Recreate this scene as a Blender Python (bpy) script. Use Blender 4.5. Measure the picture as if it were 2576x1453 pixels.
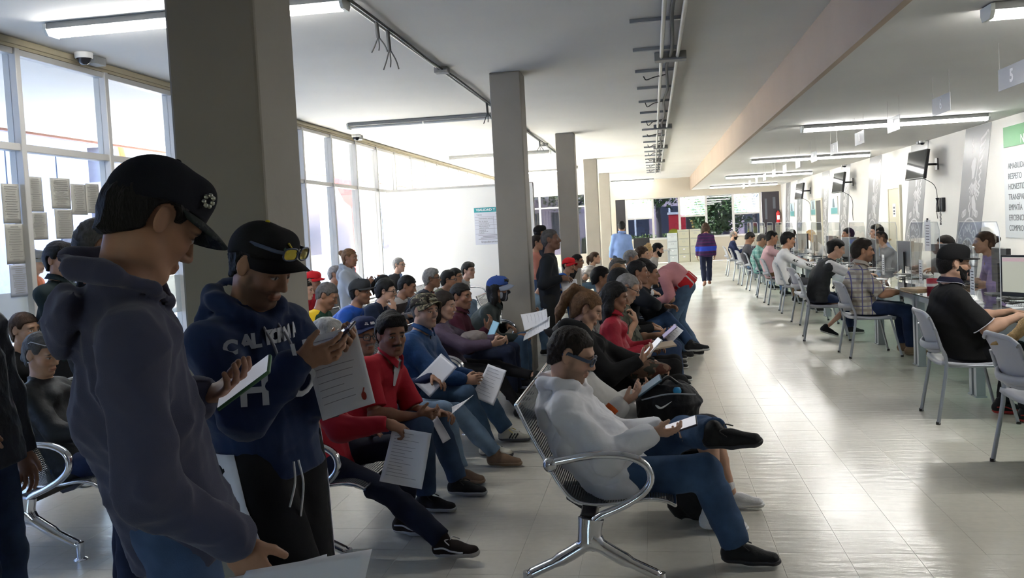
import bpy, bmesh, math, random
import numpy as np
import mathutils
random.seed(7); np.random.seed(7)
for o in list(bpy.data.objects): bpy.data.objects.remove(o)
SC = bpy.context.scene
# ------------------------------------------------------------------ camera
FPX, YAW, PIT, ROL, CY, CAMH = 2210.0, math.radians(9.23), math.radians(-2.86), math.radians(-2.93), 689.5, 1.578
_f = np.array([-math.sin(YAW) * math.cos(PIT), math.cos(YAW) * math.cos(PIT), math.sin(PIT)])
_r0 = np.array([math.cos(YAW), math.sin(YAW), 0]); _u0 = np.cross(_r0, _f)
_R = math.cos(ROL) * _r0 + math.sin(ROL) * _u0; _U = -math.sin(ROL) * _r0 + math.cos(ROL) * _u0
_cam = bpy.data.cameras.new('camera'); CAM = bpy.data.objects.new('camera', _cam); SC.collection.objects.link(CAM)
_cam.sensor_width = 36; _cam.lens = 36 * FPX / 2576; _cam.shift_y = (CY - 726.5) / 2576; _cam.clip_end = 300; _cam.clip_start = 0.05
CAM.matrix_world = mathutils.Matrix(((_R[0], _U[0], -_f[0], 0), (_R[1], _U[1], -_f[1], 0), (_R[2], _U[2], -_f[2], CAMH), (0, 0, 0, 1)))
SC.camera = CAM
def px(u, v, y):
    """point of the room at depth y that was measured at picture position (u, v)"""
    d = (u - 1288) / FPX * _R - (v - CY) / FPX * _U + _f
    return np.array([0, 0, CAMH]) + d * (y / d[1])
# ------------------------------------------------------------------ world, sun, exposure
W = bpy.data.worlds.new('world'); SC.world = W; W.use_nodes = True
_nt = W.node_tree; _bg = _nt.nodes['Background']; _sky = _nt.nodes.new('ShaderNodeTexSky')
_sky.sky_type = 'NISHITA'; _sky.sun_disc = False; _sky.sun_elevation = math.radians(40); _sky.sun_rotation = math.radians(260); _sky.air_density = 1.2; _sky.dust_density = 1.0
_nt.links.new(_sky.outputs[0], _bg.inputs[0]); _bg.inputs[1].default_value = 0.6
_sun = bpy.data.lights.new('sun', 'SUN'); _sun.energy = 24.0; _sun.angle = math.radians(0.6); _sun.color = (1.0, 0.95, 0.87)
SUN = bpy.data.objects.new('sun', _sun); SC.collection.objects.link(SUN)
SUN.rotation_euler = mathutils.Vector((0.75, 0.12, -0.66)).to_track_quat('-Z', 'Y').to_euler()
SC.view_settings.view_transform = 'Standard'; SC.view_settings.look = 'None'; SC.view_settings.gamma = 1.0
SC.view_settings.use_curve_mapping = False; SC.view_settings.exposure = 2.85
SC.cycles.sample_clamp_indirect = 8.0; SC.cycles.caustics_reflective = False; SC.cycles.caustics_refractive = False
SC.cycles.max_bounces = 8; SC.cycles.diffuse_bounces = 5; SC.cycles.glossy_bounces = 4; SC.cycles.transparent_max_bounces = 16
# ------------------------------------------------------------------ helpers: small maths
V = lambda *a: np.array(a, dtype=np.float64)
def nrm(v):
    v = np.asarray(v, dtype=np.float64); n = np.linalg.norm(v)
    return v / n if n > 1e-9 else v
def rotz(a):
    c, s = math.cos(a), math.sin(a); return np.array([[c, -s, 0], [s, c, 0], [0, 0, 1.0]])
def roty(a):
    c, s = math.cos(a), math.sin(a); return np.array([[c, 0, s], [0, 1.0, 0], [-s, 0, c]])
def rotx(a):
    c, s = math.cos(a), math.sin(a); return np.array([[1.0, 0, 0], [0, c, -s], [0, s, c]])
def lerp(a, b, t): return a + (b - a) * t

# ------------------------------------------------------------------ helpers: materials
MATS = {}
def mat(key, col, rough=0.6, metal=0.0, spec=0.5, bump=None, var=0.0, vscale=6.0, attr=False, emit=None, trans=0.0,
        alpha=1.0, coat=0.0, ior=1.45, aniso=None, sheen=0.0):
    """one procedural material; bump = (scale, strength), var = colour variation by noise"""
    if key in MATS: return MATS[key]
    m = bpy.data.materials.new(key); m.use_nodes = True
    nt = m.node_tree; b = nt.nodes['Principled BSDF']; L = nt.links.new
    b.inputs['Base Color'].default_value = (*col, 1); b.inputs['Roughness'].default_value = rough
    b.inputs['Metallic'].default_value = metal; b.inputs['Specular IOR Level'].default_value = spec
    b.inputs['IOR'].default_value = ior
    if trans: b.inputs['Transmission Weight'].default_value = trans
    if alpha < 1: b.inputs['Alpha'].default_value = alpha
    if coat: b.inputs['Coat Weight'].default_value = coat; b.inputs['Coat Roughness'].default_value = 0.08
    if sheen: b.inputs['Sheen Weight'].default_value = sheen; b.inputs['Sheen Roughness'].default_value = 0.5
    if emit:
        b.inputs['Emission Color'].default_value = (*emit[:3], 1); b.inputs['Emission Strength'].default_value = emit[3]
    tc = None
    if bump or var:
        tc = nt.nodes.new('ShaderNodeTexCoord')
    src = None
    if attr:
        a = nt.nodes.new('ShaderNodeVertexColor'); a.layer_name = 'Col'; src = a.outputs['Color']
    if var:
        n = nt.nodes.new('ShaderNodeTexNoise'); n.inputs['Scale'].default_value = vscale; n.inputs['Detail'].default_value = 5
        L(tc.outputs['Object'], n.inputs['Vector'])
        r = nt.nodes.new('ShaderNodeMapRange'); r.inputs['From Min'].default_value = 0.3; r.inputs['From Max'].default_value = 0.7
        r.inputs['To Min'].default_value = 1 - var; r.inputs['To Max'].default_value = 1 + var
        L(n.outputs['Fac'], r.inputs['Value'])
        mx = nt.nodes.new('ShaderNodeMix'); mx.data_type = 'RGBA'; mx.blend_type = 'MULTIPLY'; mx.inputs[0].default_value = 1
        if src is None: mx.inputs[6].default_value = (*col, 1)
        else: L(src, mx.inputs[6])
        L(r.outputs['Result'], mx.inputs[7]); src = mx.outputs[2]
    if src is not None: L(src, b.inputs['Base Color'])
    if bump:
        n = nt.nodes.new('ShaderNodeTexNoise'); n.inputs['Scale'].default_value = bump[0]; n.inputs['Detail'].default_value = 4
        if aniso:
            mp = nt.nodes.new('ShaderNodeMapping'); mp.inputs['Scale'].default_value = aniso
            L(tc.outputs['Object'], mp.inputs['Vector']); L(mp.outputs['Vector'], n.inputs['Vector'])
        else: L(tc.outputs['Object'], n.inputs['Vector'])
        bp = nt.nodes.new('ShaderNodeBump'); bp.inputs['Strength'].default_value = bump[1]; bp.inputs['Distance'].default_value = 0.01
        L(n.outputs['Fac'], bp.inputs['Height']); L(bp.outputs['Normal'], b.inputs['Normal'])
    MATS[key] = m
    return m

def cloth(col, kind='cloth'):
    key = 'cloth_%s_%02x%02x%02x' % (kind, *[int(255 * c) for c in col])
    if kind == 'denim': return mat(key, col, 0.85, spec=0.25, bump=(330, 0.2), var=0.28, vscale=9)
    if kind == 'nylon': return mat(key, col, 0.62, spec=0.28, bump=(34, 0.45), var=0.10, vscale=7)
    if kind == 'fleece': return mat(key, col, 0.95, spec=0.15, bump=(420, 0.16), var=0.06, vscale=5, sheen=0.15)
    return mat(key, col, 0.88, spec=0.2, bump=(300, 0.16), var=0.10, vscale=6)
def patt(key, nodesfn, rough=0.85):
    """a cloth with a woven or printed pattern; nodesfn(nt, coords) returns a colour socket"""
    if key in MATS: return MATS[key]
    m = bpy.data.materials.new(key); m.use_nodes = True; nt = m.node_tree; b = nt.nodes['Principled BSDF']
    b.inputs['Roughness'].default_value = rough; b.inputs['Specular IOR Level'].default_value = 0.2
    tc = nt.nodes.new('ShaderNodeTexCoord')
    nt.links.new(nodesfn(nt, tc.outputs['Object']), b.inputs['Base Color'])
    MATS[key] = m
    return m
def _axis_wave(nt, co, axis, scale, lo, hi):
    s = nt.nodes.new('ShaderNodeSeparateXYZ'); nt.links.new(co, s.inputs[0])
    m = nt.nodes.new('ShaderNodeMath'); m.operation = 'MULTIPLY'; m.inputs[1].default_value = scale
    nt.links.new(s.outputs[axis], m.inputs[0])
    f = nt.nodes.new('ShaderNodeMath'); f.operation = 'FRACT'; nt.links.new(m.outputs[0], f.inputs[0])
    a = nt.nodes.new('ShaderNodeMath'); a.operation = 'COMPARE'; a.inputs[1].default_value = (lo + hi) / 2; a.inputs[2].default_value = (hi - lo) / 2
    nt.links.new(f.outputs[0], a.inputs[0])
    return a.outputs[0]
def _mixc(nt, fac, c0, c1):
    mx = nt.nodes.new('ShaderNodeMix'); mx.data_type = 'RGBA'
    if isinstance(fac, (int, float)): mx.inputs[0].default_value = fac
    else: nt.links.new(fac, mx.inputs[0])
    for i, c in ((6, c0), (7, c1)):
        if isinstance(c, tuple): mx.inputs[i].default_value = (*c, 1)
        else: nt.links.new(c, mx.inputs[i])
    return mx.outputs[2]
def plaid(key, base, c1, c2, scale=9):
    def fn(nt, co):
        a = _axis_wave(nt, co, 2, scale, 0.0, 0.3); b = _axis_wave(nt, co, 0, scale, 0.0, 0.3)
        c = _axis_wave(nt, co, 0, scale, 0.5, 0.62); d = _axis_wave(nt, co, 2, scale, 0.55, 0.63)
        mh = _mixc(nt, a, base, c1)
        half = nt.nodes.new('ShaderNodeMath'); half.operation = 'MULTIPLY'; half.inputs[1].default_value = 0.6; nt.links.new(b, half.inputs[0])
        m2 = _mixc(nt, half.outputs[0], mh, c1)
        m3 = _mixc(nt, d, m2, c2)
        return _mixc(nt, c, m3, c2)
    return patt(key, fn)
def striped(key, c0, c1, scale, duty=0.5, axis=2):
    return patt(key, lambda nt, co: _mixc(nt, _axis_wave(nt, co, axis, scale, 0.0, duty), c0, c1))
def camo(key, c0, c1, c2, scale=16):
    def fn(nt, co):
        out = c0
        for i, c in enumerate((c1, c2)):
            mp = nt.nodes.new('ShaderNodeMapping'); mp.inputs['Location'].default_value = (3.1 * i, 7.7 * i, 1.3 * i); nt.links.new(co, mp.inputs[0])
            n = nt.nodes.new('ShaderNodeTexNoise'); n.inputs['Scale'].default_value = scale; n.inputs['Detail'].default_value = 1.5
            nt.links.new(mp.outputs[0], n.inputs['Vector'])
            g = nt.nodes.new('ShaderNodeMath'); g.operation = 'GREATER_THAN'; g.inputs[1].default_value = 0.53; nt.links.new(n.outputs['Fac'], g.inputs[0])
            out = _mixc(nt, g.outputs[0], out, c)
        return out
    return patt(key, fn)

# ------------------------------------------------------------------ helpers: objects
COL = bpy.context.scene.collection
def link(o, parent=None):
    COL.objects.link(o)
    if parent is not None: o.parent = parent
    return o
def tag(o, label=None, cat=None, group=None, kind=None):
    if label: o['label'] = label
    if cat: o['category'] = cat
    if group: o['group'] = group
    if kind: o['kind'] = kind
    return o
def thing(name, label, cat, loc=(0, 0, 0), rz=0.0, group=None):
    o = bpy.data.objects.new(name, None); o.empty_display_size = 0.1
    o.location = loc; o.rotation_euler = (0, 0, rz); link(o)
    return tag(o, label, cat, group)
def copy_tree(o, parent=None):
    c = o.copy(); COL.objects.link(c); c.parent = parent
    for ch in list(o.children): copy_tree(ch, c)
    return c

class MB:
    """collects simple shapes into one mesh"""
    def __init__(s): s.v = []; s.f = []; s.smooth = []
    def add(s, vs, fs, smooth=False):
        n = len(s.v); s.v += [tuple(map(float, p)) for p in vs]; s.f += [tuple(n + i for i in f) for f in fs]; s.smooth += [smooth] * len(fs); return s
    def box(s, x0, x1, y0, y1, z0, z1, M=None):
        vs = [(x0, y0, z0), (x1, y0, z0), (x1, y1, z0), (x0, y1, z0), (x0, y0, z1), (x1, y0, z1), (x1, y1, z1), (x0, y1, z1)]
        if M is not None: vs = [tuple(M[0] @ np.array(p) + M[1]) for p in vs]
        return s.add(vs, [(0, 3, 2, 1), (4, 5, 6, 7), (0, 1, 5, 4), (1, 2, 6, 5), (2, 3, 7, 6), (3, 0, 4, 7)])
    def tube(s, pts, r, n=8, cap=True, closed=False):
        pts = [np.array(p, float) for p in pts]; m = len(pts)
        rs = r if isinstance(r, list) else [r] * m
        vs = []; fs = []; ref = None
        for i, p in enumerate(pts):
            if closed: t = pts[(i + 1) % m] - pts[i - 1]
            else: t = pts[min(i + 1, m - 1)] - pts[max(i - 1, 0)]
            t = nrm(t)
            if ref is None: ref = V(0, 0, 1) if abs(t[2]) < 0.9 else V(1, 0, 0)
            a = nrm(np.cross(t, ref)); b = np.cross(a, t); ref = b
            ra, rb = (rs[i] if isinstance(rs[i], (tuple, list)) else (rs[i], rs[i]))
            for k in range(n):
                q = 2 * math.pi * k / n; vs.append(p + a * math.cos(q) * ra + b * math.sin(q) * rb)
        mm = m if closed else m - 1
        for i in range(mm):
            j = (i + 1) % m
            for k in range(n):
                k2 = (k + 1) % n; fs.append((i * n + k, i * n + k2, j * n + k2, j * n + k))
        s.add(vs, fs, True)
        if cap and not closed:
            s.add(vs[:n], [tuple(range(n))[::-1]]); s.add(vs[-n:], [tuple(range(n))])
        return s
    def lathe(s, prof, n=16, org=(0, 0, 0), M=None):
        vs = []; fs = []; m = len(prof)
        for r, z in prof:
            for k in range(n):
                a = 2 * math.pi * k / n; p = V(r * math.cos(a), r * math.sin(a), z)
                if M is not None: p = M @ p
                vs.append(p + np.array(org))
        for i in range(m - 1):
            for k in range(n):
                k2 = (k + 1) % n; fs.append((i * n + k, i * n + k2, (i + 1) * n + k2, (i + 1) * n + k))
        return s.add(vs, fs, True)
    def prism(s, poly, z0, z1, f=lambda x, y, z: (x, y, z)):
        n = len(poly); vs = [f(x, y, z0) for x, y in poly] + [f(x, y, z1) for x, y in poly]
        fs = [tuple(range(n))[::-1], tuple(range(n, 2 * n))] + [(i, (i + 1) % n, n + (i + 1) % n, n + i) for i in range(n)]
        return s.add(vs, fs)
    def grid(s, fn, nu, nv, thick=0.0, smooth=True):
        """sheet fn(u,v)->xyz with optional thickness along its normal"""
        P = np.array([[fn(i / nu, j / nv) for j in range(nv + 1)] for i in range(nu + 1)], float)
        W = nv + 1; idx = lambda i, j: i * W + j
        fs = [(idx(i, j), idx(i + 1, j), idx(i + 1, j + 1), idx(i, j + 1)) for i in range(nu) for j in range(nv)]
        if not thick: return s.add(P.reshape(-1, 3), fs, smooth)
        du = np.gradient(P, axis=0); dv = np.gradient(P, axis=1); N = np.cross(du, dv); N /= np.linalg.norm(N, axis=2, keepdims=True) + 1e-12
        Q = P - N * thick; T = (nu + 1) * W
        fs += [tuple(T + q for q in f[::-1]) for f in fs]
        b = [idx(i, 0) for i in range(nu + 1)] + [idx(nu, j) for j in range(1, W)] + [idx(i, nv) for i in range(nu - 1, -1, -1)] + [idx(0, j) for j in range(nv - 1, 0, -1)]
        fs += [(b[(k + 1) % len(b)], b[k], T + b[k], T + b[(k + 1) % len(b)]) for k in range(len(b))]
        return s.add(np.concatenate([P.reshape(-1, 3), Q.reshape(-1, 3)]), fs, smooth)
    def mesh(s, name='m'):
        me = bpy.data.meshes.new(name); me.from_pydata(s.v, [], s.f); me.polygons.foreach_set('use_smooth', s.smooth); me.update(); return me
    def build(s, name, m, parent=None, label=None, bevel=0.0, seg=2):
        o = bpy.data.objects.new(name, s.mesh(name)); o.data.materials.append(m); link(o, parent)
        if label: o['label'] = label
        if bevel:
            bv = o.modifiers.new('bevel', 'BEVEL'); bv.width = bevel; bv.segments = seg; bv.limit_method = 'ANGLE'; bv.angle_limit = 0.7
        return o
def obj(name, me, parent=None, m=None):
    o = bpy.data.objects.new(name, me); link(o, parent)
    if m is not None and not me.materials: me.materials.append(m)
    return o
def bezpts(pts, n=8):
    """Catmull-Rom through points"""
    P = [np.array(p, float) for p in pts]; P = [2 * P[0] - P[1]] + P + [2 * P[-1] - P[-2]]; out = []
    for i in range(1, len(P) - 2):
        for k in range(n):
            t = k / n; a, b, c, d = P[i - 1:i + 3]
            out.append(0.5 * ((2 * b) + (c - a) * t + (2 * a - 5 * b + 4 * c - d) * t * t + (3 * b - a - 3 * c + d) * t ** 3))
    out.append(P[-2]); return out
def text_mesh(txt, size, depth=0.0, align='CENTER', shear=0.0, space=1.0, offset=0.0):
    c = bpy.data.curves.new('txt', 'FONT'); c.body = txt; c.size = size; c.align_x = align; c.align_y = 'CENTER'; c.extrude = depth
    c.shear = shear; c.space_character = space; c.offset = offset; c.resolution_u = 3
    o = bpy.data.objects.new('txt', c); me = bpy.data.meshes.new_from_object(o)
    bpy.data.objects.remove(o); bpy.data.curves.remove(c)
    return me
def place_text(name, txt, size, m, parent, loc, xdir, ydir, align='CENTER', depth=0.0008, space=1.0, offset=0.0):
    """flat lettering lying in the plane spanned by xdir (reading direction) and ydir (up)"""
    me = text_mesh(txt, size, depth, align, space=space, offset=offset)
    x = nrm(xdir); y = nrm(np.array(ydir) - x * np.dot(x, ydir)); z = np.cross(x, y)
    n = len(me.vertices); co = np.empty(n * 3); me.vertices.foreach_get('co', co); co = co.reshape(-1, 3)
    co = co[:, :1] * x + co[:, 1:2] * y + co[:, 2:3] * z + np.array(loc, float)
    me.vertices.foreach_set('co', co.astype(np.float32).ravel()); me.update(); me.materials.clear(); me.materials.append(m)
    return obj(name, me, parent)

# ------------------------------------------------------------------ organic shapes: blended distance field -> mesh
BIG = 0.12
class Field:
    def __init__(s, pts, pad, h):
        pts = np.array(pts, float); s.h = h; s.lo = pts.min(0) - pad; hi = pts.max(0) + pad
        s.n = np.ceil((hi - s.lo) / h).astype(int) + 1
        s.D = np.full(s.n, BIG, np.float32)
        s.ax = [(s.lo[i] + h * np.arange(s.n[i])).astype(np.float32) for i in range(3)]
    def box(s, lo, hi):
        a = np.maximum(np.floor((lo - s.lo) / s.h).astype(int), 0); b = np.minimum(np.ceil((hi - s.lo) / s.h).astype(int) + 1, s.n)
        if np.any(b <= a): return None
        sl = tuple(slice(a[i], b[i]) for i in range(3))
        return sl, s.ax[0][sl[0]][:, None, None], s.ax[1][sl[1]][None, :, None], s.ax[2][sl[2]][None, None, :]
    def cap(s, a, b, ra, rb=None, k=0.02, side=None, fa=1.0, fb=None, op='u', enda=False, endb=False, warp=None):
        """tapered capsule a->b; side = direction in which the radius is full, fa/fb = squash across it"""
        a = np.asarray(a, float); b = np.asarray(b, float); rb = ra if rb is None else rb; fb = fa if fb is None else fb
        R = max(ra, rb) * max(1, fa, fb) + k + 2 * s.h + 0.012
        bx = s.box(np.minimum(a, b) - R, np.maximum(a, b) + R)
        if bx is None: return s
        sl, X, Y, Z = bx
        ab = b - a; L2 = float(ab @ ab)
        px, py, pz = X - np.float32(a[0]), Y - np.float32(a[1]), Z - np.float32(a[2])
        if L2 > 1e-10:
            tu = (px * ab[0] + py * ab[1] + pz * ab[2]) / L2; t = np.clip(tu, 0, 1)
        else: tu = None; t = np.zeros((1, 1, 1), np.float32)
        qx, qy, qz = px - t * ab[0], py - t * ab[1], pz - t * ab[2]
        r = ra + (rb - ra) * t
        q2 = qx * qx + qy * qy + qz * qz
        if side is not None:
            sd = nrm(side); qs = qx * sd[0] + qy * sd[1] + qz * sd[2]; f = fa + (fb - fa) * t
            d = (np.sqrt(np.maximum(qs * qs + np.maximum(q2 - qs * qs, 0) / (f * f), 1e-12)) - r) * np.minimum(f, 1.0)
        else: d = np.sqrt(np.maximum(q2, 1e-12)) - r
        if tu is not None:
            L = math.sqrt(L2)
            if endb: d = np.maximum(d, (tu - 1) * L)
            if enda: d = np.maximum(d, -tu * L)
        s._op(sl, d, k, op); return s
    def ell(s, c, rad, Rm=None, k=0.02, op='u'):
        """ellipsoid with radii rad in frame Rm (columns = axes)"""
        c = np.asarray(c, float); rad = np.asarray(rad, float); R = rad.max() + k + 2 * s.h + 0.012
        bx = s.box(c - R, c + R)
        if bx is None: return s
        sl, X, Y, Z = bx; px, py, pz = X - np.float32(c[0]), Y - np.float32(c[1]), Z - np.float32(c[2])
        if Rm is None: u, v, w = px, py, pz
        else:
            u, v, w = [px * Rm[0, i] + py * Rm[1, i] + pz * Rm[2, i] for i in range(3)]
        k0 = np.sqrt((u / rad[0]) ** 2 + (v / rad[1]) ** 2 + (w / rad[2]) ** 2)
        k1 = np.sqrt((u / rad[0] ** 2) ** 2 + (v / rad[1] ** 2) ** 2 + (w / rad[2] ** 2) ** 2)
        d = k0 * (k0 - 1) / np.maximum(k1, 1e-6)
        s._op(sl, d, k, op); return s
    def _op(s, sl, d, k, op):
        D = s.D[sl]
        if op == 'u':
            h = np.clip(0.5 + 0.5 * (D - d) / k, 0, 1); s.D[sl] = D * (1 - h) + d * h - k * h * (1 - h)
        elif op == 's':
            d = -d; h = np.clip(0.5 - 0.5 * (D - d) / k, 0, 1); s.D[sl] = D * (1 - h) + d * h + k * h * (1 - h)
        elif op == 'i': s.D[sl] = np.maximum(D, d)
    def grid(s): return s.ax[0][:, None, None], s.ax[1][None, :, None], s.ax[2][None, None, :]
    def local(s, c, R):
        X, Y, Z = s.grid(); px, py, pz = X - np.float32(c[0]), Y - np.float32(c[1]), Z - np.float32(c[2])
        return [px * R[0, i] + py * R[1, i] + pz * R[2, i] for i in range(3)]
    def cut(s, g, k=0.004):
        """keep where g < 0"""
        h = np.clip(0.5 - 0.5 * (s.D - g) / k, 0, 1); s.D = (s.D * (1 - h) + g * h + k * h * (1 - h)).astype(np.float32); return s
    def folds(s, amp, freq, seed):
        X, Y, Z = s.grid(); r = np.random.RandomState(seed)
        band = np.abs(s.D) < amp * 2.5 + 2 * s.h
        ii = np.nonzero(band); x, y, z = s.ax[0][ii[0]], s.ax[1][ii[1]], s.ax[2][ii[2]]
        w = 0
        for i in range(3):
            a = r.randn(3); a /= np.linalg.norm(a); b = r.randn(3); b /= np.linalg.norm(b); p = r.rand(4) * 6.28
            f = freq * (1.0 + 0.7 * i)
            ph = f * (x * a[0] + y * a[1] + z * a[2]) + p[0] + 1.6 * np.sin(f * 0.6 * (x * b[0] + y * b[1] + z * b[2]) + p[1])
            w = w + (np.abs(np.sin(ph)) ** 0.7 * 2 - 1.2) / (1 + 0.6 * i)
        s.D[ii] += (amp * 0.6 * w).astype(np.float32); return s
    def mesh(s, name, m=None, colfn=None, smooth=1):
        D = s.D; neg = D < 0
        c = neg[:-1, :-1, :-1].astype(np.int8)
        cnt = np.zeros(tuple(np.array(D.shape) - 1), np.int8)
        offs = [(i, j, k) for i in (0, 1) for j in (0, 1) for k in (0, 1)]
        def sh(A, o): return A[o[0]:A.shape[0] - 1 + o[0], o[1]:A.shape[1] - 1 + o[1], o[2]:A.shape[2] - 1 + o[2]]
        for o in offs: cnt += sh(neg, o)
        act = np.nonzero((cnt > 0) & (cnt < 8)); na = len(act[0])
        idx = np.full(cnt.shape, -1, np.int32); idx[act] = np.arange(na)
        val = {o: D[act[0] + o[0], act[1] + o[1], act[2] + o[2]] for o in offs}
        acc = np.zeros((na, 3)); num = np.zeros(na)
        for o in offs:
            for a in range(3):
                if o[a]: continue
                o2 = list(o); o2[a] = 1; o2 = tuple(o2); v0, v1 = val[o], val[o2]
                x = (v0 < 0) != (v1 < 0); t = np.where(x, v0 / np.where(x, v0 - v1, 1), 0)
                p = np.array(o, float)[None, :].repeat(na, 0); p[:, a] = t
                acc += p * x[:, None]; num += x
        co = (np.stack(act, 1) + acc / num[:, None]) * s.h + s.lo
        quads = []
        for a in range(3):
            o = [0, 0, 0]; o[a] = 1
            s0 = tuple(slice(0, D.shape[i] - o[i]) for i in range(3)); s1 = tuple(slice(o[i], D.shape[i]) for i in range(3))
            e = np.nonzero(neg[s0] != neg[s1]); e = np.stack(e, 1)
            b, c2 = [(1, 2), (2, 0), (0, 1)][a]
            ok = (e[:, b] > 0) & (e[:, c2] > 0) & (e[:, b] < D.shape[b] - 1) & (e[:, c2] < D.shape[c2] - 1); e = e[ok]
            inv = ~neg[s0][e[:, 0], e[:, 1], e[:, 2]]
            def cell(db, dc):
                q = e.copy(); q[:, b] += db; q[:, c2] += dc; return idx[q[:, 0], q[:, 1], q[:, 2]]
            q = np.stack([cell(-1, -1), cell(0, -1), cell(0, 0), cell(-1, 0)], 1)
            q[inv] = q[inv][:, ::-1]; quads.append(q)
        q = np.concatenate(quads)
        if smooth and na:
            for _ in range(smooth):
                i0 = np.concatenate([q[:, i] for i in range(4)] * 2); i1 = np.concatenate([q[:, (i + 1) % 4] for i in range(4)] + [q[:, (i + 3) % 4] for i in range(4)])
                w = np.bincount(i0, minlength=na); S = np.stack([np.bincount(i0, weights=co[i1, a], minlength=na) for a in range(3)], 1)
                co = co * 0.5 + 0.5 * S / np.maximum(w, 1)[:, None]
        return co, q
def np_mesh(name, parts, m=None, cols=None, matidx=None):
    """parts = list of (co, quads); one mesh"""
    cos = []; qs = []; n = 0
    for co, q in parts: cos.append(co); qs.append(q + n); n += len(co)
    co = np.concatenate(cos).astype(np.float32); q = np.concatenate(qs).astype(np.int32)
    me = bpy.data.meshes.new(name); me.vertices.add(len(co)); me.vertices.foreach_set('co', co.ravel())
    me.loops.add(q.size); me.loops.foreach_set('vertex_index', q.ravel())
    me.polygons.add(len(q)); me.polygons.foreach_set('loop_start', np.arange(0, q.size, 4, dtype=np.int32))
    me.polygons.foreach_set('use_smooth', np.ones(len(q), bool))
    if cols is not None:
        at = me.color_attributes.new('Col', 'FLOAT_COLOR', 'POINT')
        c4 = np.ones((len(co), 4), np.float32); c4[:, :3] = np.concatenate(cols); at.data.foreach_set('color', c4.ravel())
    me.update(calc_edges=True)
    if m is not None: me.materials.append(m)
    return me
# ------------------------------------------------------------------ people
CAMP = V(0, 0, 1.578)
def two_bone(a, c, l1, l2, pole):
    a = np.asarray(a, float); c = np.asarray(c, float); d = c - a; L = np.linalg.norm(d); mx = (l1 + l2) * 0.995
    if L > mx: c = a + d * (mx / L); d = c - a; L = mx
    L = max(L, abs(l1 - l2) + 1e-3); dn = d / max(np.linalg.norm(d), 1e-9)
    x = (l1 * l1 - l2 * l2 + L * L) / (2 * L); y = math.sqrt(max(l1 * l1 - x * x, 0))
    p = np.asarray(pole, float); p = nrm(p - dn * (p @ dn))
    return a + dn * x + p * y, c
SK = {'tan': (.36, .19, .115), 'brown': (.26, .13, .078), 'dark': (.16, .08, .05), 'light': (.50, .30, .21), 'olive': (.40, .23, .145)}
HC = {'black': (.010, .009, .009), 'dark': (.022, .016, .013), 'brown': (.055, .030, .018), 'grey': (.22, .21, .20), 'white': (.50, .49, .47),
      'salt': (.085, .08, .077), 'blonde': (.50, .33, .15), 'light_brown': (.16, .085, .04)}
def hair_line(x):
    return np.interp(x, [-.12, -.07, -.03, -.012, .016, .034, .05, .10], [-.085, -.075, -.035, .004, .008, .012, .052, .066])
def ear_gap(x, y, z, s):
    return np.sqrt(((x + .008 * s) / (.026 * s)) ** 2 + ((z + .004 * s) / (.040 * s)) ** 2) - 1
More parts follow.
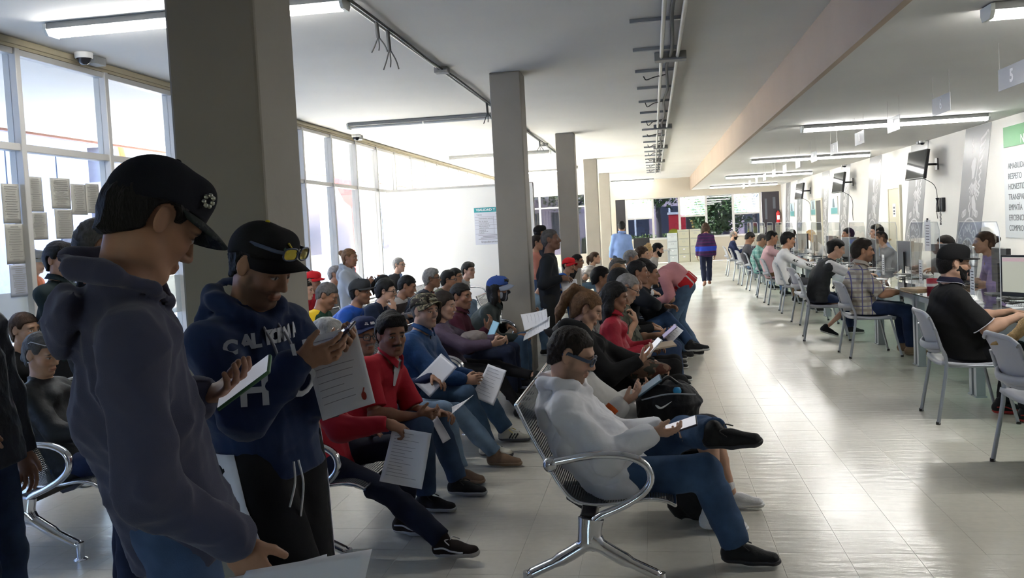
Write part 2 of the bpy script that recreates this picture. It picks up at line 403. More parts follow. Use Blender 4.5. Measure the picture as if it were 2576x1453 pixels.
def face_colors(p, skin, hairc, S, sp):
    """p in head coordinates"""
    x, y, z = p[:, 0] / S, p[:, 1] / S, p[:, 2] / S; ay = np.abs(y)
    c = np.tile(np.array(skin), (len(p), 1)); n = len(p)
    def blend(w, col, c):
        w = np.clip(w, 0, 1)[:, None]; return c * (1 - w) + np.array(col) * w
    sm = lambda v, a, b: np.clip((v - a) / (b - a), 0, 1)
    ck = np.exp(-(((ay - .045) / .022) ** 2 + ((z + .025) / .025) ** 2)) * sm(x, .03, .06)
    c = blend(ck * .25, np.array(skin) * np.array([1.25, .85, .8]), c)
    front = sm(x, .05, .07)
    st = sp.get('stubble', 0)
    if st:
        w = sm(-z, .035, .06) * sm(x, -.015, .015) * sm(z, -.135, -.118) * (1 - np.exp(-((z + .069) / .008) ** 2) * (ay < .024))
        w = np.maximum(w, (ay < .034) * np.exp(-((z + .05) / .008) ** 2) * front); w = np.maximum(w, sm(-z, -.01, .03) * np.exp(-((x - .022) / .014) ** 2) * (ay > .05))
        c = blend(w * st, np.array(hairc) * 1.3, c)
    if sp.get('stache', 0):
        w = np.exp(-(((z + .050 + ay * .16) / .0075) ** 2)) * sm(.036 - ay, 0, .008) * front
        c = blend(w * sp['stache'] * 1.3, np.array(sp.get('stachec', hairc)), c)
    lip = np.exp(-(((z + .068) / .0085) ** 2)) * sm(.026 - ay, 0, .008) * sm(x, .078, .088)
    c = blend(lip * .75, np.array(skin) * np.array([.95, .62, .6]), c)
    c = blend(np.exp(-(((z + .0685) / .0018) ** 2)) * sm(.024 - ay, 0, .006) * sm(x, .078, .088) * .8, np.array(skin) * .25, c)
    br = np.exp(-(((z - .024 + 1.2 * np.maximum(ay - .036, 0) ** 1.0 * .5) / .0052) ** 2)) * sm(ay, .009, .016) * sm(.052 - ay, 0, .008) * front
    c = blend(br * 1.2, np.array(hairc) * .8, c)
    e = ((ay - .032) / .0155) ** 2 + ((z + .001) / (.0050 * sp.get('eyeopen', 1))) ** 2
    ew = sm(1.25 - e, 0, .5) * sm(x, .055, .065)
    c = blend(ew, (.52, .49, .46), c)
    gz = sp.get('gaze', 0) * .004
    ir = ((y - np.sign(y) * .032 - gz) ** 2 + (z + .001) ** 2) / .0062 ** 2
    c = blend(sm(1.3 - ir, 0, .5) * sm(x, .055, .065) * (e < 1.2), (.02, .012, .008), c)
    lid = np.exp(-(((z - .0065 + 20 * (ay - .032) ** 2) / .0022) ** 2)) * sm(.02 - np.abs(ay - .032), 0, .005) * sm(x, .055, .065)
    c = blend(lid * .85, (.02, .012, .01), c)
    hs = sp.get('hair', ('short',))[0]
    if hs not in ('bald',):
        w = sm(z - hair_line(x), -.002, .004) * (ear_gap(x, y, z, 1) > 0)
        if hs == 'receding': w = w * (1 - sm(x, .0, .03) * sm(z, .05, .06))
        c = blend(w * (.8 if hs == 'buzz' else 1), hairc, c)
    return c
def hand_prims(F, wrist, d, n, thumb, curl, s, spread=1.0, point=False):
    d = nrm(d); n = nrm(np.asarray(n, float) - d * np.dot(n, d)); sd = nrm(np.cross(d, n)) * -thumb; n0 = n
    w = np.asarray(wrist, float); k = .008 * s
    F.cap(w - d * .012 * s, w + d * .030 * s, .027 * s, .036 * s, k=.012 * s, side=sd, fa=.62, fb=.45)
    F.cap(w + d * .022 * s, w + d * .083 * s, .037 * s, .040 * s, k=.012 * s, side=sd, fa=.48, fb=.34)
    for i, (o, L) in enumerate(((.030, .92), (.010, 1.02), (-.011, .96), (-.030, .78))):
        b = w + d * (.084 - .006 * abs(i - 1.2)) * s + sd * o * s; a = curl * (.75 + .1 * i); fd = d + sd * (o * 2.2 * spread); fd = nrm(fd)
        if point and i == 0: a = .15
        r = .0096 * s
        for L1, am in ((.044, .45), (.027, .95), (.022, .7)):
            th = a * am * 1.35
            fd = nrm(fd * math.cos(th) + n * math.sin(th)); nn = nrm(n - fd * np.dot(n, fd)); n2 = nn
            e = b + fd * L1 * L * s; F.cap(b, e, r, r * .9, k=.0035 * s); b = e; r *= .9
            n = nn
        n = n0
    b = w + d * .022 * s + sd * .026 * s; td = nrm(d * .62 + sd * .62 + n * .42)
    e = b + td * .044 * s; F.cap(b, e, .0135 * s, .0115 * s, k=.010 * s)
    td = nrm(td * .8 + d * .5 + n * .15 * (1 + curl)); F.cap(e, e + td * .032 * s, .0112 * s, .009 * s, k=.003 * s)

def head_prims(F, c, R, S, neckb, sp):
    at = lambda x, y, z: c + R @ (V(x, y, z) * S)
    fem = sp.get('fem', 0); fat = sp.get('fat', 0)
    F.ell(at(-.012, 0, .034), V(.098, .078, .086) * S, R, k=.02)
    F.ell(at(.024, 0, -.032), V(.068, .060 + .006 * fat, .084 - .004 * fem) * S, R, k=.02)
    F.cap(at(.068, -.012, -.100), at(.068, .012, -.100), (.021 - .004 * fem) * S, k=.02)
    for q in (-1, 1):
        F.cap(at(.0, q * .052, -.055), at(.05, q * .028, -.098), (.022 + .006 * fat) * S, .018 * S, k=.025)
        F.ell(at(.058, q * .040, -.022), V(.026, .024, .022) * S, R, k=.02)
    F.cap(at(.080, -.036, .026), at(.080, .036, .026), .014 * S, k=.018)
    for q in (-1, 1):
        F.ell(at(.104, q * .033, .001), V(.020, .0175, .0115) * S, R, k=.010, op='s')
        F.ell(at(.0755, q * .0325, .000), V(.0145, .0165, .0125) * S, R, k=.004)
    F.cap(at(.090, 0, .014), at(.110, 0, -.030), .0075 * S, .0115 * S, k=.012)
    for q in (-1, 1): F.cap(at(.100, q * .009, -.035), at(.092, q * .015, -.036), .0085 * S, .0075 * S, k=.008)
    F.cap(at(.0905, -.014, -.063), at(.0905, .014, -.063), .0075 * S, k=.008); F.cap(at(.0885, -.012, -.0745), at(.0885, .012, -.0745), .0085 * S, k=.008)
    for q in (-1, 1):
        er = R @ rotz(q * -.35) @ roty(-.15)
        F.ell(at(-.010, q * .080, -.004), V(.0195, .0065, .031) * S, er, k=.006)
        F.ell(at(-.006, q * .088, -.002), V(.0095, .0055, .018) * S, er, k=.006, op='s')
    nk = (.056 - .008 * fem + .008 * fat) * S
    F.cap(at(-.022, 0, -.055), neckb, nk, nk * 1.08, k=.03)

def shoe_parts(A, fd, up, s, h, style, root, sp, name='shoe'):
    fd = nrm(np.asarray(fd, float)); up = nrm(np.asarray(up, float) - fd * np.dot(up, fd)); sd = np.cross(up, fd)
    O = np.asarray(A, float) - up * .075 * s
    at = lambda x, y, z: O + (fd * x + sd * y + up * z) * s
    R = np.stack([fd, sd, up], 1)
    def base(g):
        F = Field([at(a_, b_, c_) for a_ in (-.075, .215) for b_ in (-.05, .05) for c_ in (-.01, .12)], .03, h)
        F.cap(at(-.038, 0, .040), at(.055, 0, .042), .036 * s + g, .039 * s + g, k=.02, side=sd, fa=.95)
        F.cap(at(.055, 0, .036), at(.150, .0, .028), .041 * s + g, .036 * s + g, k=.02, side=sd, fa=.9, fb=.72)
        return F
    F = base(0)
    if style.get('high', 1): F.cap(at(-.030, 0, .055), at(-.012, 0, .092 if style.get('high', 1) < 2 else .125), .038 * s, .037 * s, k=.02)
    F.cap(at(.02, 0, .06), at(.09, 0, .045), .026 * s, .02 * s, k=.02)
    l = F.local(O, R); F.cut((.012 * s - l[2]), .003)
    me = np_mesh(name, [F.mesh(name)], cloth(style.get('c', (.02, .02, .02)), style.get('k', 'nylon')))
    sh = obj(name, me, root)
    F = base(.005 * s); F.cap(at(.15, 0, .02), at(.168, 0, .02), .030 * s, .022 * s, k=.01, side=sd, fa=.7)
    l = F.local(O, R); F.cut(np.maximum(l[2] - style.get('sh', .028) * s, -l[2]), .003)
    sm_ = np_mesh('sole', [F.mesh('sole')], mat('sole_%02x%02x%02x' % tuple(int(255 * c) for c in style.get('sole', (.6, .6, .58))), style.get('sole', (.6, .6, .58)), .6, bump=(60, .1)))
    obj('sole', sm_, sh)
    if style.get('stripe'):
        b = MB()
        for q in (-1, 1):
            if style.get('stripe') == 'wave':
                pts = [at(-.045, q * .038, .055), at(.01, q * .0425, .058), at(.045, q * .0445, .045), at(.09, q * .045, .036), at(.115, q * .043, .034)]
                b.tube(bezpts(pts, 4), .0045 * s, 6)
            else:
                for t in (.0, .022, .044): b.tube([at(.02 + t, q * .0435, .03), at(.045 + t, q * .034, .066)], (.006 * s), 6)
        b.build('side_stripe', mat('stripe_%02x%02x%02x' % tuple(int(255 * c) for c in style['sc']), style['sc'], .6), sh)
    if style.get('lace'):
        b = MB()
        for t in range(5):
            x = .03 + t * .018; z = .082 - t * .0085
            b.tube(bezpts([at(x, -.026, z - .012), at(x + .004, 0, z + .005), at(x, .026, z - .012)], 4), .0035 * s, 5)
        b.tube(bezpts([at(.03, 0, .088), at(.03, .035, .092), at(.06, .048, .075)], 4), .003 * s, 5); b.tube(bezpts([at(.03, 0, .088), at(.02, -.035, .094), at(.05, -.05, .075)], 4), .003 * s, 5)
        b.build('shoelace', mat('lace_%02x%02x%02x' % tuple(int(255 * c) for c in style['lace']), style['lace'], .8), sh)
    return sh

def box8(fn, lo, hi): return [fn(a, b, c) for a in (lo[0], hi[0]) for b in (lo[1], hi[1]) for c in (lo[2], hi[2])]
PERSON_N = [0]
def person(label, loc, face, pose='sit', h=1.70, head=None, hp=0.0, hy=0.0, hr=0.0, tw=0.0, lean=None, hL=None, hR=None, fL=None, fR=None,
           top=None, bot=None, shoe=None, skin='tan', hair=('short', 'black'), cap=None, w=1.0, pz=None, group=None, q=1.0, eL=None, eR=None,
           kL=None, kR=None, extra=None, **sp):
    """loc = pelvis (x, y) on the floor plane, face = heading in degrees from +X; head = world point of the top of the head.
    hL/hR = dict(p=palm point (local unless w=1), d=finger direction, n=palm normal, c=curl); fL/fR = dict(p=ankle, d=toe direction)"""
    PERSON_N[0] += 1; seed = PERSON_N[0]
    if pose == 'stand' and head is not None and sp.get('pole') is None: h = float(head[2]) * (1.005 + max(hp, 0) * .0011)
    s = h / 1.74; fem = sp.get('fem', 0); S = s * .5 + .5
    S *= sp.get('hs', 1.0)
    root = thing('person', label, 'person', (loc[0], loc[1], 0), math.radians(face), group)
    Rw = rotz(math.radians(face)); O = V(loc[0], loc[1], 0)
    loc_ = lambda p: Rw.T @ (np.asarray(p, float) - O)
    dirl = lambda p: Rw.T @ np.asarray(p, float)
    dist = float(np.linalg.norm(V(loc[0], loc[1], 1.2) - CAMP)) / q
    hh = float(np.clip(dist * .00085, .0036, .0105)); hb = float(np.clip(dist * .0015, .0085, .017)); hhand = float(np.clip(dist * .00085, .0036, .0075))
    sit = pose == 'sit'
    if pz is None: pz = (.40 + .095 * s) if sit else .935 * s
    P = V(0, 0, pz)
    # head
    Rh = rotz(math.radians(hy)) @ roty(math.radians(hp)) @ rotx(math.radians(hr))
    if head is not None: T = loc_(head)
    else:
        le = math.radians(lean if lean is not None else (4 if sit else 2)); T = P + V(math.sin(le) * .80 * s, 0, math.cos(le) * .80 * s)
    Hc = T - Rh @ V(0, 0, .118 * S)
    tr = sp.get('tr', .5)
    nd = nrm(V(0, 0, 1) * tr + (Rh @ V(0, 0, 1)) * (1 - tr) + nrm(T - P) * .5)
    N = Hc - nd * .155 * S - (Rh @ V(1, 0, 0)) * .030 * S
    fc = float(np.clip((1.035 if sit else 1.006) * np.linalg.norm(N - P) / (.54 * s), .74, 1.0))
    M, N = two_bone(P, N, .255 * s * fc, .285 * s * fc, V(-1, 0, .15) if sp.get('pole') is None else V(*sp['pole']))
    Hc = N + nd * .155 * S + (Rh @ V(1, 0, 0)) * .030 * S
    u = nrm(N - M); lw = rotz(math.radians(tw)) @ V(0, 1, 0); l = nrm(lw - u * (lw @ u)); f = np.cross(l, u)
    u0 = nrm(M - P)
    shw = (.166 - .02 * fem) * s * (w * .5 + .5)
    shl = {1: N - u * .088 * s + l * shw, -1: N - u * .088 * s - l * shw}
    hip = {q_: P + V(0, q_ * .088 * s, -.015) for q_ in (1, -1)}
    if sp.get('hipdrop'): pass
    # arms
    arms = {}
    for q_, hd, el in ((1, hL, eL), (-1, hR, eR)):
        hd = dict(hd or {})
        if 'p' not in hd:
            hd['p'] = (.30 * s, q_ * .09, pz + .16) if sit else (.07, q_ * .235 * s * w, .74 * s)
            hd.setdefault('d', (.75, -q_ * .5, -.2) if sit else (.15, -q_ * .05, -1)); hd.setdefault('n', (0, -q_ * .3, -1) if sit else (0, -q_, 0))
        p = loc_(hd['p']) if hd.get('w') else np.asarray(hd['p'], float)
        d = hd.get('d'); d = (dirl(d) if hd.get('w') else np.asarray(d, float)) if d is not None else None
        n = hd.get('n'); n = (dirl(n) if hd.get('w') else np.asarray(n, float)) if n is not None else None
        dd = nrm(d if d is not None else p - shl[q_]); wr = p - dd * .062 * s
        pole = (dirl(el[1:]) if el[0] == 'w' else V(*el)) if el is not None else V(-.35, q_ * .45, -1)
        E, Wr = two_bone(shl[q_], wr, .285 * s, .245 * s, pole)
        if d is None: dd = nrm(Wr - E)
        arms[q_] = (shl[q_], E, Wr, dd, n if n is not None else V(0, -q_ * .6, -.8), hd.get('c', .5), hd.get('sp', 1.0))
    # legs
    legs = {}
    for q_, ft, kn in ((1, fL, kL), (-1, fR, kR)):
        ft = dict(ft or {})
        if 'p' not in ft: ft['p'] = (.44 * s, q_ * .11, .078 * s) if sit else (.0, q_ * .095, .078 * s)
        p = loc_(ft['p']) if ft.get('w') else np.asarray(ft['p'], float)
        d = ft.get('d', (1, q_ * .22, 0)); d = dirl(d) if ft.get('w') else np.asarray(d, float)
        up = ft.get('u', (0, 0, 1)); up = dirl(up) if ft.get('w') else np.asarray(up, float)
        pole = V(*kn) if kn is not None else (V(.6, q_ * .1, 1) if sit else V(1, q_ * .12, 0))
        K, A = two_bone(hip[q_], p, .425 * s, .405 * s, pole); legs[q_] = (hip[q_], K, A, d, up)
    top = dict(top or {}); bot = dict(bot or {}); shoe = dict(shoe or {})
    sk = SK.get(skin, skin); hc = HC[hair[1]] if len(hair) > 1 else HC['black']
    if sp.get('hairc'): hc = sp['hairc']
    skm = mat('skin', (.4, .2, .13), .52, spec=.4, attr=True, bump=(90, .06), var=.05, vscale=30)
    bot_len = bot.get('len', .955)
    # ---- body (skin)
    parts = []; cols = []
    chest = M * .35 + N * .65
    F = Field([Hc + V(-.13, -.1, -.14), Hc + V(.13, .1, .14), N - u * .06, Hc + V(.13, -.1, .14), Hc + V(-.13, .1, -.14)], .06, hh)
    head_prims(F, Hc, Rh, S, N - u * .03, sp)
    F.cap(N - u * .02 + l * .035, N - u * .02 - l * .035, .048 * s, k=.04)
    co, qd = F.mesh('head'); parts.append((co, qd))
    cl = face_colors((co - Hc) @ Rh, sk, hc, S, dict(sp, hair=hair)); cols.append(cl)
    for q_ in (1, -1):
        sh_, E, Wr, dd, n, cu, spd = arms[q_]
        tip = Wr + dd * .19 * s
        F = Field([E, Wr, tip, Wr + V(.05, .05, .05), Wr - V(.05, .05, .05), tip + n * .05, Wr + n * .1], .075, hhand)
        F.cap(E, Wr, .039 * s * w, .026 * s, k=.02); F.cap(E, E + (Wr - E) * .35, .040 * s * w, .042 * s * w, k=.02)
        if sp.get('hands', 1) and not (q_ == 1 and sp.get('noL')) and not (q_ == -1 and sp.get('noR')):
            hand_prims(F, Wr, dd, n, q_, cu, s * .96, spd)
        co, qd = F.mesh('arm'); parts.append((co, qd)); cols.append(np.tile(np.array(sk), (len(co), 1)))
    F = Field([P, M, N, *[p for a in arms.values() for p in a[:2]], *[p for a in legs.values() for p in a[:3]]], .14, max(hb, .014))
    F.cap(P, M, .135 * s * w, .125 * s * w, k=.05, side=l, fa=.72); F.cap(M, N - u * .11 * s, .125 * s * w, .14 * s * w, k=.05, side=l, fa=.66)
    F.cap(shl[1], shl[-1], .052 * s, k=.04); F.cap(N, N - u * .06, .05 * s, k=.05)
    for q_ in (1, -1):
        sh_, E = arms[q_][:2]; F.cap(sh_, E, .047 * s * w, .039 * s * w, k=.03)
        Hp, K, A = legs[q_][:3]; lg = 1.0 if bot_len < .5 else .72; F.cap(Hp, K, .075 * s * w * lg, .052 * s * w * lg, k=.04); F.cap(K, A, .050 * s * w * lg, .034 * s * (1 if bot_len < .9 else lg), k=.03); F.cap(K + (A - K) * .15, K + (A - K) * .5, .045 * s * lg, .042 * s * lg, k=.03)
    co, qd = F.mesh('trunk'); parts.append((co, qd)); cols.append(np.tile(np.array(sk), (len(co), 1)))
    body = obj('body', np_mesh('body', parts, skm, cols), root)
    # ---- top
    tc = top.get('c', (.05, .05, .06)); tk = top.get('k', 'cloth'); tm = top.get('m') or cloth(tc, tk); th = top.get('th', .012); lo = top.get('loose', .0)
    slv = top.get('sleeve', 'long')
    hemz = top.get('hem', .08 if not sit else .07)
    Pb = P - u0 * hemz
    pts = [Pb, P, M, N + u * .06, shl[1], shl[-1]] + [p for a in arms.values() for p in (a[1], a[2])]
    F = Field(pts, .19 * max(w, 1), hb)
    e = th
    fat = sp.get('fat', 0)
    F.cap(Pb, M, ((.162 if sit else .152) + .006 * fem) * s * w + e + lo, (.142 - .012 * fem) * s * w + e + lo, k=.05, side=l, fa=.74, fb=.74)
    F.cap(M, N - u * .125 * s, (.140 - .012 * fem) * s * w + e + lo, (.152 - .012 * fem) * s * w + e + lo * .5, k=.05, side=l, fa=.74, fb=.66)
    if fat: F.ell(M * .6 + P * .4 + f * .05, V(.12, .15, .13) * s * w * (1 + .15 * fat), k=.06)
    if fem:
        for q_ in (1, -1): F.ell(M * .45 + N * .55 + f * .085 * s + l * q_ * .062 * s, V(.055, .062, .06) * s, k=.04)
    F.cap(shl[1], shl[-1], .046 * s * (w * .5 + .5) + e, k=.045)
    for q_ in (1, -1): F.cap(N - u * .020, shl[q_], .048 * s + e * .4, .044 * s + e, k=.04)
    F.cap(N - u * .05, N + u * top.get('neck', .03), .062 * s + e * .3, .060 * s + e * .3, k=.02, endb=True)
    for q_ in (1, -1):
        sh_, E, Wr = arms[q_][:3]; hood_lo = lo * .6
        if slv == 'none': continue
        if slv == 'short':
            F.cap(sh_, E * top.get('sl', .72) + sh_ * (1 - top.get('sl', .72)), .050 * s * w + e, .054 * s * w + e + .006, k=.03, endb=True)
        else:
            F.cap(sh_, E, .050 * s * w + e + hood_lo * .6, .046 * s * w + e + hood_lo, k=.035)
            t = {'long': 1.02, 'half': .25, 'mid': .6}.get(slv, .97)
            F.cap(E, E + (Wr - E) * t, .046 * s * w + e + hood_lo, .032 * s + e * .8 + hood_lo * .25, k=.03, endb=True)
            if top.get('cuff'): F.cap(E + (Wr - E) * (t - .40), E + (Wr - E) * (t - .16), .041 * s + e + hood_lo * .5, .040 * s + e + hood_lo * .5, k=.02)
    hemp = top.get('band')
    if hemp: F.cap(Pb, Pb + u0 * .05, .145 * s * w + e + lo * .7, k=.02, side=l, fa=.76)
    hood = top.get('hood')
    if hood:
        hz = top.get('hdz', 0)
        ring = [N + f * .095 * s - u * .055 * s, N + f * .06 * s + l * .085 * s + u * .0 * s, N - f * .02 * s + l * .105 * s + u * (.035 - hz) * s, N - f * .09 * s + l * .06 * s + u * (.05 - hz) * s,
                N - f * .105 * s + u * (.052 - hz) * s, N - f * .09 * s - l * .06 * s + u * (.05 - hz) * s, N - f * .02 * s - l * .105 * s + u * (.035 - hz) * s, N + f * .06 * s - l * .085 * s]
        for i in range(8): F.cap(ring[i], ring[(i + 1) % 8], (.022 if i in (0, 7) else .03) * s * hood, (.022 if i in (6, 7) else .03) * s * hood, k=.02)
        Rt = np.stack([f, l, u], 1)
        F.ell(N - f * (.118 - hz * .3) * s - u * (.075 + hz) * s, V(.045 - hz * .15, .118, .105) * s * hood, Rt @ roty(.2), k=.03)
        F.ell(N - f * .105 * s + u * (.03 - hz) * s, V(.03, .06, .035) * s * hood, Rt, k=.015, op='s')
    if top.get('pouch'): F.ell(P + u0 * .08 * s + f * .115 * s, V(.04, .13, .075) * s, k=.02)
    if top.get('fold', 1): F.folds(.0048 * top.get('fold', 1), 15, seed)
    F.folds(.0019 * top.get('fold', 1), 36, seed + 7)
    lc = F.local(Pb, np.stack([f, l, u0], 1)); F.cut(-lc[2] - .005 - (top.get('hemc', 0)), .004) if not sit else F.cut(np.maximum(pz - .085 - F.grid()[2], -10) + 0 * F.D, .006)
    tob = obj(top.get('name', 'shirt'), np_mesh('top', [F.mesh('top')], tm), root)
    Rt = np.stack([f, l, u], 1)
    if top.get('collar') is not None:
        cc = top['collar']; b = MB(); rr = .064 * s
        n_ = 22; ring = []
        def cfn(a, t):
            ang = (a - .5) * 2 * math.pi * .93 + math.pi
            r = rr + .010 + t * .022; z = .056 - .036 * t - .03 * max(0, math.cos(ang)) ** 2
            p = V(math.cos(ang) * r * .98 + .004, math.sin(ang) * r, z); return N + Rt @ (p * 1.0)
        b.grid(cfn, 24, 4, .004); b.build('collar', cloth(cc), tob)
        if top.get('trim') is not None:
            b = MB(); b.tube([cfn(i / 30, 1.02) for i in range(31)], .003, 5); b.build('collar_trim', cloth(top['trim']), tob)
    if top.get('sleeve_trim') is not None and slv == 'short':
        b = MB()
        for q_ in (1, -1):
            sh_, E = arms[q_][:2]; t = top.get('sl', .72); c0 = sh_ + (E - sh_) * t; dv = nrm(E - sh_); a = nrm(np.cross(dv, V(0, 0, 1))); bb = np.cross(dv, a); r = .054 * s * w + e + .007
            b.tube([c0 + (a * math.cos(x) + bb * math.sin(x)) * r for x in np.linspace(0, 6.283, 25)[:-1]], .004, 5, closed=True)
        b.build('sleeve_trim', cloth(top['sleeve_trim']), tob)
    if top.get('zip') is not None or top.get('placket') is not None:
        b = MB(); cz = top.get('zip', top.get('placket'))
        front = lambda t, rr=.0: (M * (1 - t) + N * t) + f * ((.74 * ((.140) * s * w + e + lo)) * (1 - t) + (.066 * s + e) * t + .012 + rr - .02 * t)
        b.tube([front(t) for t in np.linspace(.35 if top.get('placket') is not None else -.3, .95, 8)], (.007, .004), 6)
        b.build('zip' if top.get('zip') is not None else 'placket', cloth(cz), tob)
    if top.get('inner') is not None:   # shirt seen in the open neck
        b = MB(); pt = lambda y, z, x: N + Rt @ V(x, y, z)
        b.add([pt(-.045, .03, .06), pt(.045, .03, .06), pt(.012, -.11, .128), pt(-.012, -.11, .128)], [(0, 1, 2, 3)])
        b.add([pt(-.045, .03, .05), pt(.045, .03, .05), pt(.012, -.11, .118), pt(-.012, -.11, .118)], [(3, 2, 1, 0)]); b.build('undershirt', cloth(top['inner']), tob)
    # ---- trousers / skirt / shorts
    bc = bot.get('c', (.03, .04, .08)); bm = bot.get('m') or cloth(bc, bot.get('k', 'denim')); bl = bot.get('loose', .0)
    F = Field([P + u0 * .06, *[p for a in legs.values() for p in a[:3]]], .15, hb)
    F.cap(P + u0 * (.03 if sit else .09) * s, P - V(0, 0, .02), .124 * s * w, .138 * s * w, k=.05, side=V(0, 1, 0), fa=.70)
    F.cap(P + V(-.02, .06, -.025) * s, P + V(-.02, -.06, -.025) * s, .074 * s * w, k=.05)
    end = bot.get('len', .955)
    for q_ in (1, -1):
        Hp, K, A = legs[q_][:3]
        F.cap(Hp, K, .088 * s * w + bl, .064 * s * w + bl, k=.035)
        if end > .05:
            e_ = K + (A - K) * end; F.cap(K, K + (A - K) * end, .062 * s * w + bl, (.045 if bot.get('slim') else .055) * s * w + bl, k=.03, endb=True)
            if not bot.get('slim'): F.cap(K + (A - K) * .3, K + (A - K) * .6, .058 * s * w + bl, .055 * s * w + bl, k=.03)
    F.folds(.0045 * bot.get('fold', 1), 16, seed + 31); F.folds(.0019, 38, seed + 3)
    if sit: 
        Z = F.grid()[2]
        if bot.get('flat', 1): F.cut(np.where(np.abs(F.ax[0][:, None, None]) < .27, pz - .098 - Z, -1.0) + 0 * F.D, .01)
    bob = obj(bot.get('name', 'trousers'), np_mesh('bottom', [F.mesh('bottom')], bm), root)
    if bot.get('side') is not None:     # wide stripe along the outer seam
        b = MB()
        for q_ in (1, -1):
            Hp, K, A = legs[q_][:3]; o = V(0, q_, 0); rs = lambda t: lerp(.094, .066, t) * s * w + bl + .004
            ptsw = [Hp + V(0, 0, .06)] + [Hp + (K - Hp) * t for t in (.25, .6, 1)] + [K + (A - K) * t for t in (.3, .6, .9)]
            rsw = [.080 * s * w + bl + .004, rs(.25) , rs(.6), rs(1) + .002, .066 * s * w + bl, .064 * s * w + bl, .062 * s * w + bl]
            rows = [(p, r) for p, r in zip(ptsw, rsw)]
            def gfn(a, t, rows=rows, o=o):
                i = min(int(a * (len(rows) - 1)), len(rows) - 2); fr = a * (len(rows) - 1) - i; p = rows[i][0] * (1 - fr) + rows[i + 1][0] * fr; r = rows[i][1] * (1 - fr) + rows[i + 1][1] * fr
                an = (t - .5) * .9; return p + o * r * math.cos(an) + V(1, 0, 0) * r * math.sin(an)
            b.grid(gfn, 18, 4, .003)
        b.build('side_stripe', cloth(bot['side']), bob)
    # ---- shoes and socks
    if shoe.get('c') is not None or not shoe.get('none'):
        for q_ in (1, -1):
            if (q_ == 1 and sp.get('noshoeL')) or (q_ == -1 and sp.get('noshoeR')): continue
            Hp, K, A, d, up = legs[q_]
            shoe_parts(A, d, up, s * shoe.get('size', 1.0), max(hhand * 1.3, .005), shoe, root, sp)
    if bot.get('sock') is not None:
        F = Field([legs[1][2], legs[-1][2]], .16, max(hhand, .006))
        for q_ in (1, -1):
            K, A = legs[q_][1:3]; F.cap(A, A + (K - A) * .32, .037 * s, .043 * s, k=.01, endb=True)
        obj('socks', np_mesh('socks', [F.mesh('socks')], cloth(bot['sock'])), root)
    # ---- hair
    at = lambda x, y, z: Hc + Rh @ (V(x, y, z) * S)
    hs = hair[0]
    hkey = 'hair_%02x%02x%02x' % tuple(int(255 * c) for c in hc)
    hm = mat(hkey, hc, .6, spec=.22, bump=(70, .7), var=.3, vscale=35, aniso=(2.5, 2.5, .7))
    def hair_base(t, front=True, keepback=0):
        F = Field(box8(at, (-.16, -.12, -.2), (.13, .12, .16)) + [at(*p) + V(a_, a_, a_) for p in sp.get('tail', []) for a_ in (-.04, .04)] + ([at(-.19, 0, -.2)] if hs == 'pony' else []) + ([at(-.19, 0, .2)] if hs == 'bun' else []), .04, hh * 1.1)
        F.ell(at(-.012, 0, .036), V(.098 + t, .079 + t, .087 + t) * S, Rh, k=.01)
        F.cap(at(-.055, 0, .0), at(-.05, 0, -.06), (.058 + t) * S, (.045 + t) * S, k=.03)
        for q_ in (-1, 1): F.cap(at(.0, q_ * .062, .03), at(-.03, q_ * .05, -.03), (.018 + t * .6) * S, k=.03)
        x, y, z = [a / S for a in F.local(Hc, Rh)]
        zl = np.interp(np.broadcast_to(x, F.D.shape), [-.12, -.07, -.03, -.012, .016, .034, .05, .10], [-.085, -.075, -.035, .004, .008, .012, .052, .066] if not fem else [-.11, -.10, -.05, .0, .006, .012, .05, .064])
        if hs == 'receding': zl = np.where((x > -.01) & (z > .04), .25, zl)
        g = (zl - z) * S; F.cut(g, .008)
        F.cut(-ear_gap(x, y, z, 1) * .03 * S + 0 * F.D, .004) if hs not in ('long', 'curly') else None
        return F
    if hs not in ('bald', 'buzz', 'none') and not (cap and hs in ('short',) and False):
        t = {'short': .010, 'full': .018, 'receding': .007, 'pony': .008, 'bun': .008, 'long': .014, 'curly': .022, 'crop': .005}.get(hs, .010)
        if cap is not None: t = min(t, .010)
        F = hair_base(t)
        if hs == 'full' and cap is None:
            F.cap(at(.055, -.04, .098), at(.055, .04, .098), .026 * S, k=.03); F.cap(at(.0, 0, .112), at(-.05, 0, .10), .03 * S, k=.03)
        if hs == 'pony':
            pp = sp.get('tail', [(-.105, 0, .05), (-.14, 0, .02), (-.15, 0, -.06), (-.14, 0, -.14)]); rr = sp.get('tailr', [.026, .036, .032, .012])
            F.ell(at(*pp[0]), V(.024, .024, .024) * S, k=.01)
            for i in range(len(pp) - 1): F.cap(at(*pp[i]), at(*pp[i + 1]), rr[i] * S, rr[i + 1] * S, k=.015)
        if hs == 'bun': b_ = sp.get('bunp', (-.105, 0, .03)); F.ell(at(*b_), V(.04, .042, .04) * S * sp.get('bunr', 1), k=.012)
        if hs == 'long':
            for q_ in (-1, 1):
                F.cap(at(-.03, q_ * .072, .02), at(-.035, q_ * .078, -.10), .034 * S, .036 * S, k=.03); F.cap(at(-.035, q_ * .078, -.10), at(-.05 + sp.get('hf', 0), q_ * .075, -.20 - sp.get('hl', 0)), .036 * S, .02 * S, k=.03)
            F.cap(at(-.075, 0, .0), at(-.085, 0, -.16 - sp.get('hl', 0)), .065 * S, .045 * S, k=.04, side=Rh @ V(0, 1, 0), fa=.6)
        if hs == 'curly': F.folds(.010, 60, seed)
        F.folds(.0035, 70, seed + 5)
        if hs in ('pony', 'long'): pass
        obj('hair', np_mesh('hair', [F.mesh('hair')], hm), root)
